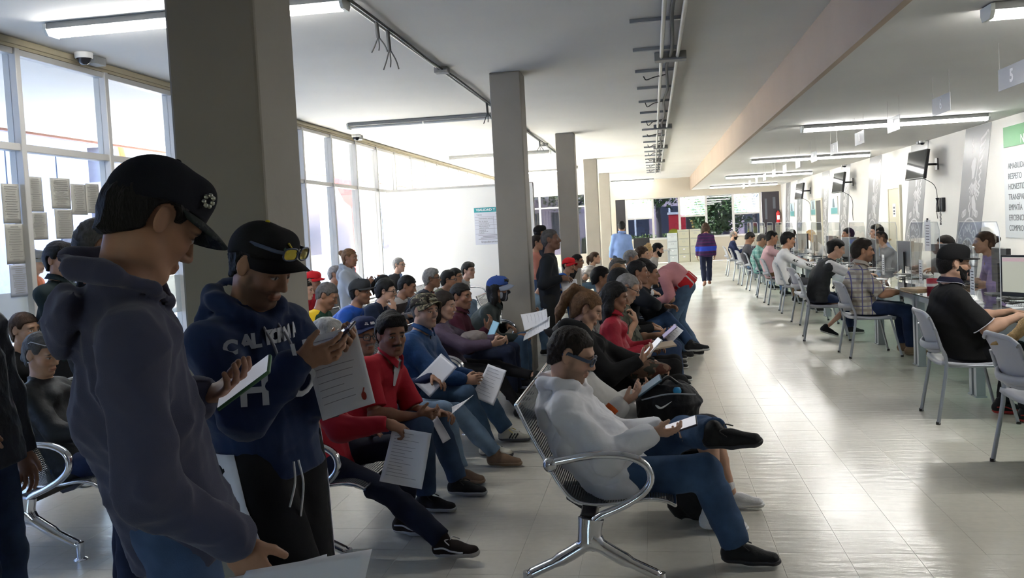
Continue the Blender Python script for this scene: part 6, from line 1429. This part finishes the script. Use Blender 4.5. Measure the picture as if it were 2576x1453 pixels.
seat('person in a blue cap with sunglasses on the brim and a printed face mask', 'B', 8.72, (1252, 698), hp=0, hy=4, skin='brown', hair=('long', 'black'), h=1.70, cap=dict(c=(.035, .075, .26), curve=8, bdn=.2, hgt=.004, bc=(.22, .25, .33)), mask=True, maskm=striped('mask_print', (.03, .03, .035), (.22, .23, .26), 28, .3, 1), extra=p7x,
     top=dict(c=(.022, .030, .030), k='nylon', name='jacket', collar=(.022, .03, .03), loose=.02), bot=j((.05, .09, .16)), hR=hw(1318, 845, 8.6, d=(.9, .1, .1)), shoe=SN, w=1.05)
sheet(px(1352, 828, 8.55), (-.5, -.25, .82), (.85, -.1, .45), 'open stapled form held by the person in the blue cap', .24, .30, .012, seed=6, lines=12); sheet(px(1345, 800, 8.62), (-.2, -.6, .7), (.75, -.2, .5), 'raised second page of the form held by the person in the blue cap', .20, .26, .03, seed=13, lines=6)
# ------------------------------------------------------------------ front row
def hoodie_x(c):
    pass
a_r, a_l = px(1805, 1395, 4.05), px(1792, 1092, 4.02)
seat('man in a white hoodie with dark glasses and crossed legs using a phone', 'A', 4.06, (1458, 828), hp=20, hy=-4, tw=-4, skin='light', hair=('crop', 'dark'), stubble=.45, h=1.68, w=1.14, fat=.5, dx=.09, hs=1.05, glasses=dict(c=(.045, .065, .11), r=.0045, sz=(.027, .019), lens=('smoke', (.02, .02, .025), .8, 0), tw=2.0),
     top=dict(c=(.80, .80, .84), k='fleece', hood=1.2, cuff=1, loose=.020, band=1, name='hoodie', fold=2.0, hem=.05), bot=j((.045, .085, .17), loose=.008), shoe=dict(SB, lace=(.02, .02, .02), size=1.08), hR=hw(1672, 1088, 3.95, d=(.95, .1, -.1), n=(-.1, .5, .7), c=.6), hL=hw(1690, 1075, 4.25, d=(.85, -.4, -.05), n=(0, -.4, -.7), c=.6),
     fR=fw(a_r[0] + .09, 4.05, (.97, -.10, 0), .085), kR=(.5, -.1, 1), fL=fw(a_l[0] + .02, 3.98, (.93, -.30, .12), a_l[2] + .02, (-.1, -.25, .95)), kL=(.45, 1, .12))
phone(px(1712, 1068, 4.02), (-.35, -.35, .85), (.85, -.15, .40), 'white screened phone in the hands of the man in the white hoodie', (.03, .03, .05), (.75, .74, .78, .5))
def shorts_x(c):
    b = MB(); q = c['N'] + c['f'] * .11 - c['u'] * .07; b.grid(lambda u_, v_: q + c['l'] * (u_ - .5) * .12 + c['u'] * (v_ - .5) * .05 + c['f'] * .012, 3, 2, .003); b.build('chest_patch', m_black, c['top'])
    s_, E, Wr = c['arms'][-1][:3]; m_ = E * .45 + Wr * .55; dv = nrm(Wr - E); sd_ = nrm(np.cross(dv, V(0, 0, 1))); up_ = np.cross(sd_, dv)
    b = MB(); b.grid(lambda u_, v_: m_ + dv * (u_ - .5) * .10 + (sd_ * math.cos(.2 + v_ * 1.3) + up_ * math.sin(.2 + v_ * 1.3)) * .062, 4, 6, .002); b.build('sleeve_label', cloth((.50, .09, .02)), c['top'])
seat('person in a backwards black cap and cream sweater with a backpack on the lap', 'A', 4.80, (1452, 818), dx=.17, hp=26, hy=2, skin='light', hair=('full', 'dark'), h=1.68, cap=dict(c=(.012, .012, .013), back=1, curve=6, bdn=.3, bl=.07, hgt=.01, logo=cap_word('86', (.6, .6, .6), .05)), top=dict(c=(.60, .59, .57), k='fleece', cuff=1, loose=.022, name='sweater'), bot=dict(c=(.05, .05, .06), len=0.02, k='cloth', name='shorts'),
     shoe=dict(SW, high=2), hR=hw(1592, 998, 4.62, d=(.85, .2, .45), n=(-.4, .4, .6), c=.7), hL=hw(1612, 985, 4.85, d=(.8, -.3, .45), n=(-.4, -.4, .5), c=.6), fR=fw(.24, 4.50, (.97, -.2, 0)), fL=fw(.36, 4.86, (1, -.05, 0)), extra=shorts_x, kR=(.6, -.05, 1))
phone(px(1632, 968, 4.66), (-.55, -.30, .75), (.65, -.1, .65), 'blue cased phone held up by the person in the backwards cap', (.05, .10, .15), (.2, .25, .3, .2))
t = thing('backpack', 'black backpack with a white tick mark on a lap in the front row', 'backpack', (0, 0, 0)); bc = px(1682, 1005, 4.72); ob = bag_mesh(t, bc + V(.0, 0, -.005), (.17, .13, .115), cloth((.014, .014, .016), 'nylon'), 5)
b = MB(); q0 = bc + V(-.02, -.135, .0); b.tube(bezpts([q0 + V(-.05, .0, .0), q0 + V(-.02, -.004, -.014), q0 + V(.035, .0, .018)], 5), [.003, .005, .0065, .007, .006, .005, .005, .004, .003, .002, .001], 6); b.build('tick_mark', wt, t); b = MB(); b.lathe([(.0001, .03), (.016, .027), (.022, .012), (.020, 0)], 12, bc + V(.045, -.095, .055)); b.build('bottle_cap', mat('cap_cyan', (.02, .25, .50), .4), t)
b = MB(); b.tube(bezpts([bc + V(-.04, -.06, .10), bc + V(.0, -.08, .135), bc + V(.05, -.07, .10)], 5), .010, 7); b.build('handle', m_black, t); b = MB(); b.tube(bezpts([bc + V(-.14, -.09, .02), bc + V(0, -.128, .055), bc + V(.14, -.08, .04)], 6), .005, 6); b.build('zip', m_steel, t)
t = thing('black_bag', 'black soft bag standing on the floor under the front bench', 'bag', (0, 0, 0)); fb = onf = px(1748, 1240, 4.62); bag_mesh(t, V(fb[0], 4.66, .20), (.13, .12, .19), cloth((.016, .016, .018), 'nylon'), 12); b = MB(); b.tube(bezpts([V(fb[0] - .06, 4.62, .37), V(fb[0], 4.62, .44), V(fb[0] + .06, 4.62, .37)], 5), .010, 7); b.build('handle', m_black, t)
PT = dict(tail=[(-.075, 0, .105), (-.125, 0, .10), (-.155, 0, .03), (-.160, 0, -.08), (-.145, 0, -.17)], tailr=[.022, .030, .036, .034, .014])
seat('woman with a streaked brown ponytail in a black jacket looking at a white phone', 'A', 6.05, (1492, 735), hp=24, hy=4, fem=1, skin='light', hair=('pony', 'light_brown', (-.2, 0, -.25)), hs=1.06, h=1.66, top=dict(c=BLK, name='jacket', loose=.018), bot=dict(c=BLK, k='cloth'), hR=hw(1628, 893, 5.9, d=(.75, .1, .5), n=(-.5, .4, .5), c=.7), shoe=SN, **PT)
phone(px(1641, 872, 5.92), (-.62, -.35, .65), (.55, .05, .75), 'white phone held by the woman with the ponytail', (.70, .70, .72), (.80, .80, .82, .5))
t = thing('handbag', 'brown patterned handbag on the lap of the woman with the ponytail', 'bag', (0, 0, 0)); bag_mesh(t, px(1625, 925, 5.95), (.16, .10, .055), camo('bag_print', (.16, .10, .07), (.08, .03, .02), (.05, .05, .04), 20), 4)
seat('woman with long dark hair in a red jacket resting on a folder', 'A', 7.08, (1553, 712), hp=10, hy=-2, fem=1, skin='brown', hair=('long', 'black'), h=1.62, hl=.06, top=dict(c=(.32, .018, .035), k='nylon', name='jacket', collar=(.3, .018, .03), loose=.012), bot=dict(c=BLK, k='cloth'), hR=hw(1640, 876, 6.95, d=(.95, .1, .0), n=(0, .5, -.6)), shoe=SN)
o = MB().box(-.10, .10, -.14, .14, -.006, .006, M=(rotz(.1) @ roty(-.12), px(1665, 868, 7.0))).build('tan_wallet', mat('tan_leather', (.45, .36, .26), .6)); tag(o, 'tan folder held flat on the lap of the woman in the red jacket', 'folder')
seat('bald headed grey man with glasses and camouflage shirt resting his chin on a hand', 'A', 7.74, (1590, 692), hp=22, hy=-2, skin='olive', hair=('crop', 'grey'), stubble=.3, h=1.70, fat=.6, w=1.08, glasses=dict(c=(.02, .02, .025), r=.002, sz=(.025, .016)), top=dict(m=camo('camo_shirt', (.075, .08, .06), (.03, .035, .028), (.11, .11, .085), 14), sleeve='short', name='camo_shirt', sl=.8), bot=j((.025, .045, .10)),
     hR=hw(1596, 792, 7.55, d=(-.1, .2, .9), n=(-.6, .2, .2), c=1.0), hL=hw(1672, 838, 7.7, d=(.95, -.1, .2), n=(-.2, 0, .9), c=.5), shoe=dict(c=(.016, .016, .018), sole=(.55, .55, .57), lace=(.05, .05, .05)), fR=fw(.12, 8.95 - 1.1, (1, -.1, 0)), eR=('w', .5, -.6, -.8))
phone(px(1684, 832, 7.62), (-.6, -.3, .7), (.8, .0, .45), 'phone with a lilac screen held by the man in the camouflage shirt', (.25, .24, .30), (.45, .42, .62, .4)); sheet(px(1694, 840, 7.72), (-.4, -.7, .55), (.5, 0, .8), 'folded paper held together with the phone by the man in camouflage', .11, .15, .012, seed=14, lines=5)
seat('dark haired person almost hidden behind the bald man with glasses', 'A', 8.36, (1565, 677), hp=12, fem=1, skin='tan', hair=('long', 'black'), h=1.62, top=dict(c=BLK), bot=j(DJEAN))
seat('man in a dark jacket with chin on fist and one trainer raised', 'A', 9.02, (1603, 657), hp=-2, hy=0, skin='brown', hair=('short', 'black'), stubble=.2, h=1.72, top=dict(c=(.016, .018, .022), name='jacket'), bot=j((.035, .07, .15)), hR=hw(1612, 715, 8.85, d=(.1, .1, .95), n=(-.8, 0, 0), c=1.1), eR=('w', .5, -.6, -.8), hL=hw(1690, 770, 9.0, d=(.9, -.3, 0)),
     shoe=dict(c=(.014, .014, .016), sole=(.60, .60, .60), lace=(.04, .04, .04)), fL=fw(.33, 8.85, (.95, -.2, .05), .36, (0, -.1, 1)), kL=(.4, .3, .8), fR=fw(.15, 8.8))
seat('man with a dark jacket and striped tie looking to the desks', 'A', 9.68, (1633, 662), hp=0, hy=-4, skin='brown', hair=('short', 'black'), h=1.66, top=dict(c=(.018, .018, .022), inner=(.5, .45, .4), placket=(.10, .02, .03), name='jacket'), bot=j(DJEAN))
seat('man with thick black hair in a dark shirt leaning back past the ponytail', 'A', 10.3, (1500, 662), hp=4, hy=6, skin='tan', hair=('full', 'black'), h=1.70, top=dict(c=(.03, .03, .035), name='shirt'), bot=j(DJEAN))
seat('woman with sunglasses pushed into greying hair further down the front row', 'A', 11.4, (1553, 645), hp=4, fem=1, skin='olive', hair=('long', 'salt'), h=1.6, glasses=dict(c=(.03, .03, .03), r=.003, z=.085, x=-.005, sz=(.027, .02), lens=('smoke', (.02, .02, .025), .8, 0)), top=dict(c=(.25, .22, .2)), bot=j(DJEAN))
seat('grey haired man in a white collared shirt further down the front row', 'A', 12.5, (1590, 630), hp=6, skin='tan', hair=('short', 'grey'), h=1.70, top=dict(c=(.6, .6, .62), collar=(.65, .65, .67)), bot=j(DJEAN)); seat('light brown haired person next to the grey haired man down the front row', 'A', 10.85, (1562, 664), hp=14, skin='olive', hair=('receding', 'light_brown'), h=1.62, top=dict(c=(.30, .26, .20)), bot=j(DJEAN))
seat('woman with curly brown hair far down the front row', 'A', 14.6, (1617, 618), hp=6, fem=1, skin='olive', hair=('curly', 'brown'), h=1.62, top=dict(c=(.5, .47, .44)), bot=j(DJEAN)); seat('woman with pinned up blonde hair and a black jacket far down the front row', 'A', 15.6, (1634, 612), hp=20, fem=1, skin='light', hair=('bun', 'blonde'), bunp=(-.02, 0, .12), bunr=1.3, h=1.64, top=dict(c=BLK), bot=j(BLK), dx=.12)
seat('bearded man with dark hair far down the front row', 'A', 16.6, (1659, 612), hp=16, skin='light', hair=('short', 'black'), beard=1, h=1.72, top=dict(c=(.35, .33, .3)), bot=j(DJEAN), dx=.2)
pb = px(1727, 722, 10.35)
person('man in a pink shirt bending over the front row in blue jeans', pb[:2], 178, 'stand', h=1.74, head=px(1600, 662, 10.35), hp=45, skin='tan', hair=('full', 'black'), tr=.1, pole=(-.2, 0, 1), pz=.85, top=dict(c=(.55, .25, .27), name='shirt', hem=-.04, loose=.012, fold=1.5), bot=j((.07, .12, .20), loose=.004), hL=dict(p=(.38, .10, .62), d=(.5, -.2, -.8), n=(0, -.5, 0)), hR=dict(p=(.36, -.06, .60), d=(.5, .2, -.8), n=(0, .5, 0)), shoe=SN, fL=dict(p=(.02, .11, .078)), fR=dict(p=(-.10, -.10, .078)), group='standing visitors',
       extra=lambda c: (lambda F: obj('shirt_tail', np_mesh('shirt_tail', [F.mesh('b')], patt('shirt_tail_red', lambda nt, co: _mixc(nt, _axis_wave(nt, co, 1, 14, .0, .18), (.42, .015, .02), (.55, .5, .5)))), c['root']))(Field([c['P'] - V(.15, .2, .1), c['P'] + V(.2, .2, .15)], .03, .012).cap(c['P'] - c['u0'] * .05, c['P'] + c['u0'] * .09, .176 * c['s'], k=.02, side=c['l'], fa=.80, enda=True, endb=True)))  # red patterned shirt tail at the lower back
# ------------------------------------------------------------------ between the second and third columns
sd = px(1385, 750, 9.55)
person('thin dark skinned man in a black sweatshirt standing with papers and looking up', (sd[0], 9.55), 0, 'stand', h=1.62, head=px(1382, 577, 9.55), hp=-6, hy=-6, skin='dark', hair=('crop', 'salt'), w=.95, top=dict(c=(.018, .020, .024), name='sweatshirt', loose=.022, hem=.12), bot=dict(c=(.02, .02, .022), k='cloth', loose=.012), shoe=SB, hR=hw(1425, 700, 9.45, d=(.9, .1, -.1), n=(0, .5, -.5)), hL=hw(1432, 700, 9.62, d=(.9, -.3, -.1)), group='standing visitors')
sheet(px(1436, 735, 9.5), (.1, -.9, .2), (-.15, 0, .95), 'pale papers hanging from the hands of the standing man in black', .18, .27, .02, seed=8, lines=7)
pj_ = px(1350, 700, 13.0); person('woman with glasses in a dusty pink jacket standing at the column', pj_[:2], 5, 'stand', h=1.58, head=px(1350, 592, 13.0), fem=1, skin='tan', hair=('bun', 'dark'), glasses=dict(c=(.05, .05, .05), r=.002), top=dict(c=(.42, .17, .13), name='jacket'), bot=j(), hR=dict(p=(.25, -.08, .95), d=(.6, .3, .2)), group='standing visitors')
pc = px(1358, 700, 14.2); person('man in a black cap standing behind the woman in the pink jacket', pc[:2], 40, 'stand', h=1.70, head=px(1358, 568, 14.2), skin='tan', hair=('crop', 'black'), cap=dict(c=BLK), top=dict(c=(.02, .02, .025)), bot=j(DJEAN), group='standing visitors')
seat('child with cropped hair looking down in the second row past the column', 'B', 10.9, (1415, 660), hp=28, skin='brown', hair=('crop', 'black'), h=1.45, hs=1.05, top=dict(c=(.20, .30, .42)), bot=j(LJEAN), yh=10.9); seat('smiling man in a red cap and blue and white jersey', 'B', 14.0, (1442, 636), hp=0, hy=-35, tw=-20, skin='tan', hair=('crop', 'black'), stache=.8, h=1.70, cap=dict(c=(.50, .015, .02), curve=7), top=dict(c=(.025, .11, .45), inner=(.6, .6, .62), name='jersey'), bot=j(JEAN))
seat('man with glasses in a black shirt behind the fourth column', 'B', 15.6, (1470, 620), hp=4, hy=-8, skin='brown', hair=('short', 'black'), h=1.70, glasses=dict(c=(.02, .02, .02), r=.002), top=dict(c=BLK), bot=j(DJEAN)); seat('woman with a low ponytail in a striped off shoulder top', 'B', 16.9, (1507, 620), hp=-2, fem=1, skin='light', hair=('pony', 'brown'), h=1.64, dx=.3, top=dict(m=striped('stripe_top', (.62, .60, .58), (.22, .20, .20), 42), sleeve='short', name='top'), bot=j(LJEAN))
# ------------------------------------------------------------------ third and back rows
seat('man with cropped hair in a yellow and green sports shirt looking down', 'C', 7.8, (835, 714), hp=26, hy=0, skin='brown', hair=('crop', 'salt'), h=1.70, fat=.6, w=1.1, top=dict(m=patt('yellow_green', lambda nt, co: _mixc(nt, _axis_wave(nt, co, 0, 1.35, .20, .7), (.62, .42, .02), (.015, .05, .03))), name='sports_shirt'), bot=j(DJEAN))
seat('man in a grey flat cap and bright blue jacket in the third row', 'C', 8.46, (905, 706), hp=0, hy=-2, skin='brown', hair=('crop', 'black'), stubble=.4, h=1.72, w=1.05, cap=dict(c=(.035, .037, .04), curve=3, bdn=.05, hgt=.008), top=dict(c=(.012, .075, .38), k='nylon', name='jacket', loose=.018), bot=j(DJEAN))
seat('man with glasses in a navy jacket resting his cheek on his hand', 'C', 9.1, (972, 705), hp=4, hy=2, skin='light', hair=('full', 'black'), h=1.72, glasses=dict(c=(.02, .02, .02), r=.0022), top=dict(c=(.018, .026, .05), name='jacket', loose=.012), bot=j(DJEAN), hR=hw(990, 765, 8.95, d=(-.05, .15, .95), n=(-.6, .3, 0), c=1.0), eR=('w', .4, -.6, -.8))
seat('man in a dark vest over a striped shirt with a blue jacket on the lap', 'C', 9.9, (1032, 694), hp=18, hy=2, skin='brown', hair=('short', 'black'), h=1.68, top=dict(m=striped('vest_stripe', (.05, .04, .04), (.45, .43, .42), 5, .35), name='shirt'), bot=dict(c=(.015, .09, .40), k='nylon'))
seat('woman with a black ponytail mostly behind the man in the navy jacket', 'C', 10.45, (967, 692), hp=4, fem=1, skin='olive', hair=('pony', 'black'), h=1.6, top=dict(c=(.2, .2, .22)), bot=j(DJEAN)); seat('older man with wavy grey hair and glasses in a navy jacket', 'C', 11.05, (1090, 670), hp=-4, hy=4, skin='brown', hair=('full', 'grey'), h=1.72, glasses=dict(c=(.03, .03, .03), r=.0024, sz=(.026, .02)), top=dict(c=(.018, .022, .035), inner=(.2, .05, .06), name='jacket'), bot=j(DJEAN))
seat('man with glasses and black hair in an olive jacket', 'C', 11.75, (1138, 672), hp=0, hy=2, skin='tan', hair=('full', 'black'), h=1.68, glasses=dict(c=(.04, .04, .04), r=.002), top=dict(c=(.14, .13, .08), name='jacket'), bot=j(DJEAN)); seat('woman with black hair and glasses behind the man in olive', 'C', 12.4, (1155, 664), hp=2, hy=-10, fem=1, skin='tan', hair=('long', 'black'), h=1.6, glasses=dict(c=(.03, .03, .03), r=.002), top=dict(c=(.05, .05, .06)), bot=j(DJEAN))
seat('young man in a pale grey sweatshirt sitting upright near the poster', 'C', 13.2, (1190, 646), hp=0, hy=-28, tw=-20, skin='light', hair=('full', 'black'), h=1.74, top=dict(c=(.42, .44, .45), name='sweatshirt', cuff=1), bot=j((.22, .32, .45)), hR=dict(p=(.36, -.02, .58), d=(.6, .4, -.4)), hL=dict(p=(.37, .04, .58), d=(.6, -.4, -.4)))
seat('woman in a pale pink top on the window bench beside the front column', 'D', 9.8, (775, 692), hp=4, fem=1, skin='light', hair=('bun', 'dark'), h=1.6, top=dict(c=(.60, .42, .38)), bot=j(LJEAN)); seat('person in a bright red cap and red shirt on the window bench', 'D', 10.6, (788, 684), hp=6, skin='tan', hair=('crop', 'black'), h=1.62, cap=dict(c=(.60, .02, .025)), top=dict(c=(.45, .02, .03)), bot=j(DJEAN))
seat('grey haired man in a grey shirt on the window bench', 'D', 11.5, (846, 669), hp=4, skin='tan', hair=('short', 'grey'), h=1.70, top=dict(c=(.24, .25, .27)), bot=j(DJEAN)); seat('man with glasses in a dark suit jacket over a light blue shirt', 'D', 14.4, (1003, 649), hp=0, hy=-14, tw=-15, skin='light', hair=('short', 'grey'), h=1.72, glasses=dict(c=(.1, .09, .08), r=.002), top=dict(c=(.035, .035, .04), inner=(.30, .42, .70), name='suit_jacket'), bot=j(DJEAN))
ph = px(880, 750, 10.35); person('woman in a pale grey hoodie with hair in a bun standing and handling spectacles', ph[:2], 0, 'stand', h=1.55, head=px(880, 626, 10.35), hp=4, hy=-8, fem=1, skin='brown', hair=('bun', 'light_brown'), bunr=1.05, bunp=(-.125, 0, .06), top=dict(c=(.34, .37, .41), k='fleece', hood=1.0, cuff=1, loose=.02, name='hoodie'), bot=j(DJEAN), hR=dict(p=(.30, -.06, 1.06), d=(.5, .3, .6), n=(0, .6, .2), c=.8), hL=dict(p=(.36, .10, 1.07), d=(.3, -.2, .8), n=(0, -.7, .1), c=.9), group='standing visitors')
# ------------------------------------------------------------------ far standing and walking people
pbm = px(1563, 700, 19.6); person('man in a light blue shirt standing with his back to the camera', pbm[:2], 95, 'stand', h=1.72, head=px(1563, 557, 19.6), hp=8, skin='tan', hair=('short', 'black'), w=1.0, top=dict(c=(.24, .36, .68), name='shirt', collar=(.24, .36, .68), loose=.006, hem=.06), bot=j(DJEAN), group='standing visitors')
person('woman in a purple and blue patterned cardigan walking away down the aisle', (1.24, 21.7), 92, 'stand', h=1.56, head=V(1.26, 21.75, 1.515), fem=1, skin='tan', hair=('long', 'brown'), hl=-.1, w=1.05, top=dict(m=patt('cardigan', lambda nt, co: _mixc(nt, _axis_wave(nt, co, 2, 1.0, .84, .955), _mixc(nt, _axis_wave(nt, co, 2, 14, .0, .4), (.06, .015, .07), (.025, .02, .06)), (.02, .05, .36))), name='cardigan', loose=.02, hem=.10), bot=dict(c=(.016, .02, .045), k='cloth', loose=.008), shoe=dict(c=(.25, .13, .09), sole=(.25, .14, .10)), fR=dict(p=(.14, -.07, .078)), fL=dict(p=(-.16, .07, .10), d=(1, .1, -.3)), group='standing visitors')
# ------------------------------------------------------------------ visitors at the desks
def vest_sleeves(c):
    for q in (1, -1):
        a, e = c['arms'][q][:2]; F = Field([a, e], .09, .012).cap(a, a * .2 + e * .8, .066, .062, k=.02, endb=True); obj('sleeve', np_mesh('sleeve', [F.mesh('s')], cloth((.62, .62, .64))), c['root'])
CP = .545
def visitor(label, y, head, x=2.26, **k):
    yh = k.pop('yh', y); return person(label, (x, y), k.pop('face', 0), 'sit', head=px(*head, yh), pz=CP, group='visitors at the desks', **k)
HT = lambda x, y, z=.80, q=1: dict(p=(x, y, z), w=1, d=(.9, -q * .35, -.05), n=(0, -q * .2, -1), c=.35)
visitor('bearded man in a flat black cap and black polo with white piping at the desk', 7.0, (2402, 622), hp=4, hy=0, skin='light', hair=('full', 'black'), beard=1, h=1.78, w=1.18, fat=.8, cap=dict(c=(.010, .010, .011), curve=1.2, bdn=.02, bl=.085, hgt=.014, z=.034), top=dict(c=(.012, .012, .014), sleeve='short', collar=(.014, .014, .03), trim=(.65, .6, .65), sleeve_trim=(.6, .55, .6), name='polo_shirt', sl=.88, loose=.014), bot=dict(c=(.014, .014, .016), k='cloth'), hR=HT(2.64, 6.82, .775, -1), hL=HT(2.68, 7.05, .775, 1), eR=(-.3, -.3, -1),
        shoe=dict(c=(.014, .014, .016), sole=(.42, .03, .03), stripe='wave', sc=(.42, .03, .03)), fR=fw(2.62, 6.80, (.9, -.3, 0)), fL=fw(2.56, 7.1))
visitor('grey haired man in a plaid short sleeved shirt and jeans at the desk', 10.2, (2170, 604), hp=0, hy=-4, skin='tan', hair=('full', 'dark'), stubble=.5, h=1.78, w=1.08, top=dict(m=plaid('plaid_tan', (.42, .39, .34), (.26, .23, .20), (.10, .10, .22), 10), sleeve='short', name='plaid_shirt', sl=.95, collar=(.36, .33, .29), loose=.018), bot=j((.012, .022, .06)), hR=dict(p=(2.72, 10.05, .70), w=1, d=(.9, .1, -.1), n=(0, 0, -1)), hL=dict(p=(2.70, 10.3, .70), w=1, d=(.9, -.1, -.1), n=(0, 0, -1)), shoe=dict(ST), fR=fw(2.72, 10.05), fL=fw(2.72, 10.35))
visitor('woman with black hair in a bun and a dark quilted vest leaning on the desk', 11.75, (2112, 603), x=2.06, hp=20, hy=-6, fem=1, skin='light', hair=('bun', 'black'), h=1.66, w=1.1, top=dict(c=(.03, .032, .036), k='nylon', sleeve='none', name='quilted_vest', loose=.02, fold=2), bot=j((.016, .028, .07)), extra=vest_sleeves, hR=HT(2.72, 11.7, .79, -1), hL=HT(2.72, 12.0, .79, 1), shoe=SN, fR=fw(2.15, 11.75, (.9, -.2, -.3), .12), fL=fw(2.5, 12.0))
def slv(c):
    s_, E, Wr = c['arms'][-1][:3]
    for k, ch in enumerate('AUSTIN ELSON'):
        if ch == ' ': continue
        pass
visitor('man in a white long sleeved shirt with dark sleeve lettering at the desk', 15.0, (1984, 586), x=2.1, hp=6, skin='tan', hair=('full', 'black'), h=1.74, top=dict(c=(.62, .62, .62), name='shirt', loose=.018), bot=dict(c=(.05, .05, .055), k='cloth'), shoe=SN, hR=HT(2.66, 14.8, .70, -1), hL=HT(2.66, 15.1, .72, 1), fR=fw(2.62, 14.8), fL=fw(2.6, 15.15),
        extra=lambda c: [place_text('sleeve_letter', ch, .055, m_black, c['top'], (lambda t_: c['arms'][-1][1] * (1 - t_) + c['arms'][-1][2] * t_ + V(0, -.058, .012))(-.55 + k * .115), nrm(c['arms'][-1][2] - c['arms'][-1][1]), np.cross(V(0, -1, 0), nrm(c['arms'][-1][2] - c['arms'][-1][1])), offset=.002) for k, ch in enumerate('AUSTIN WILSON') if ch != ' '])
visitor('man in a pale pink shirt at the desk', 16.6, (1945, 581), x=2.1, hp=10, skin='tan', hair=('short', 'black'), h=1.74, top=dict(c=(.62, .40, .42), name='shirt'), bot=dict(c=(.16, .10, .05), k='cloth'), hR=HT(2.66, 16.4, .79, -1)); visitor('man in a green checked shirt bent over the desk', 18.2, (1925, 590), x=2.1, hp=30, skin='olive', hair=('crop', 'salt'), h=1.74, w=1.12, top=dict(m=plaid('check_green', (.16, .36, .33), (.30, .48, .45), (.10, .26, .24), 12), name='shirt'), bot=j(JEAN))
visitor('man in a charcoal shirt bent over the desk', 19.9, (1893, 586), x=2.1, hp=28, skin='brown', hair=('short', 'black'), h=1.70, top=dict(c=(.06, .058, .07), name='shirt'), bot=j(LJEAN)); visitor('bald man in a navy jacket wearing a black face mask at the farthest desk', 25.2, (1847, 581), hp=6, hy=-20, skin='light', hair=('receding', 'grey'), mask=True, h=1.70, top=dict(c=(.018, .025, .07), name='jacket'), bot=j(DJEAN))
visitor('fair haired visitor at the picture edge with a long ponytail over the chair back', 5.5, (2720, 700), x=2.42, hp=10, fem=1, skin='light', hair=('pony', 'blonde', (-.55, 0, -.45)), h=1.62, tail=[(-.10, 0, .03), (-.17, 0, -.06), (-.25, .02, -.20), (-.31, .03, -.29), (-.42, .04, -.35)], tailr=[.03, .04, .04, .03, .008], top=dict(c=(.06, .06, .07)), bot=j(DJEAN), hR=HT(2.75, 5.35, .79, -1))
# ------------------------------------------------------------------ clerks
def clerk(label, y, head, **k):
    x = k.pop('x', 3.92); hd = px(*head, y); return person(label, (x, y), 180 + k.pop('turn', 0), 'sit', head=V(min(max(hd[0], x - .25), x + .1), y, hd[2]), pz=.56, group='clerks behind the desks', hL=dict(p=(.42, .10, .80), d=(.9, -.3, 0), n=(0, -.2, -1)), hR=dict(p=(.42, -.10, .80), d=(.9, .3, 0), n=(0, .2, -1)), **k)
def scr(c):
    F = Field([c['at'](-.15, -.06, .0), c['at'](-.08, .06, .1)], .03, .006)
    for k in range(9): a = k * .7; F.ell(c['at'](-.105, math.cos(a) * .038, .035 + math.sin(a) * .038), V(.016, .018, .018), k=.008)
    obj('scrunchie', np_mesh('scr', [F.mesh('s')], cloth((.36, .33, .28))), c['root'])
clerk('clerk with brown hair in a scrunchie bun and a lilac top', 10.25, (2474, 583), fem=1, skin='olive', hair=('bun', 'brown'), bunp=(-.135, 0, .03), h=1.66, w=1.1, top=dict(c=(.33, .25, .46), sleeve='half', name='blouse'), bot=j(DJEAN), extra=scr, turn=-8, x=3.75); clerk('clerk in a black suit seen through the acrylic shield', 12.0, (2330, 596), skin='tan', hair=('long', 'dark'), fem=1, h=1.62, top=dict(c=BLK, inner=(.6, .6, .6), name='suit_jacket'), bot=j(BLK), hp=8)
clerk('dark haired clerk behind the woman in the vest', 15.2, (2152, 586), skin='tan', hair=('short', 'black'), h=1.70, top=dict(c=(.10, .10, .11)), bot=j(BLK)); clerk('clerk in a grey jacket facing away from the camera', 17.6, (2062, 577), skin='tan', hair=('short', 'black'), h=1.74, top=dict(c=(.07, .07, .075), name='jacket'), bot=j(BLK)); clerk('clerk in a light blue shirt with black hair', 16.6, (2092, 572), skin='light', hair=('full', 'black'), h=1.76, top=dict(c=(.25, .36, .6)), bot=j(BLK), x=4.2)
clerk('fair haired clerk in a white top', 21.7, (2022, 580), skin='light', fem=1, hair=('long', 'blonde'), h=1.66, top=dict(c=(.6, .6, .6)), bot=j(BLK)); clerk('balding clerk farthest behind the shields', 24.5, (1989, 577), skin='tan', hair=('crop', 'dark'), h=1.70, top=dict(c=(.3, .3, .32)), bot=j(BLK))
# ------------------------------------------------------------------ people outside the near windows
person('person in a grey cap with an orange strap standing outside the near window', (-6.6, 8.55), 20, 'stand', h=1.62, hp=8, skin='brown', hair=('crop', 'black'), cap=dict(c=(.10, .10, .11)), top=dict(c=(.45, .10, .03), name='vest'), bot=j(DJEAN), group='people outside'); person('person in a dark cap raising a phone outside the near window', (-7.4, 10.6), -60, 'stand', h=1.76, hp=0, skin='tan', hair=('short', 'black'), cap=dict(c=(.05, .05, .055)), top=dict(c=(.05, .06, .07)), bot=j(DJEAN), hR=dict(p=(.3, -.1, 1.5), d=(.3, .2, .9)), group='people outside')
person('person in a navy top outside the leftmost window pane', (-6.3, 7.3), -30, 'stand', h=1.60, hp=6, fem=1, skin='light', hair=('short', 'dark'), top=dict(c=(.03, .035, .06)), bot=j(DJEAN), hR=dict(p=(.25, -.05, 1.30), d=(.1, .2, .9)), group='people outside')
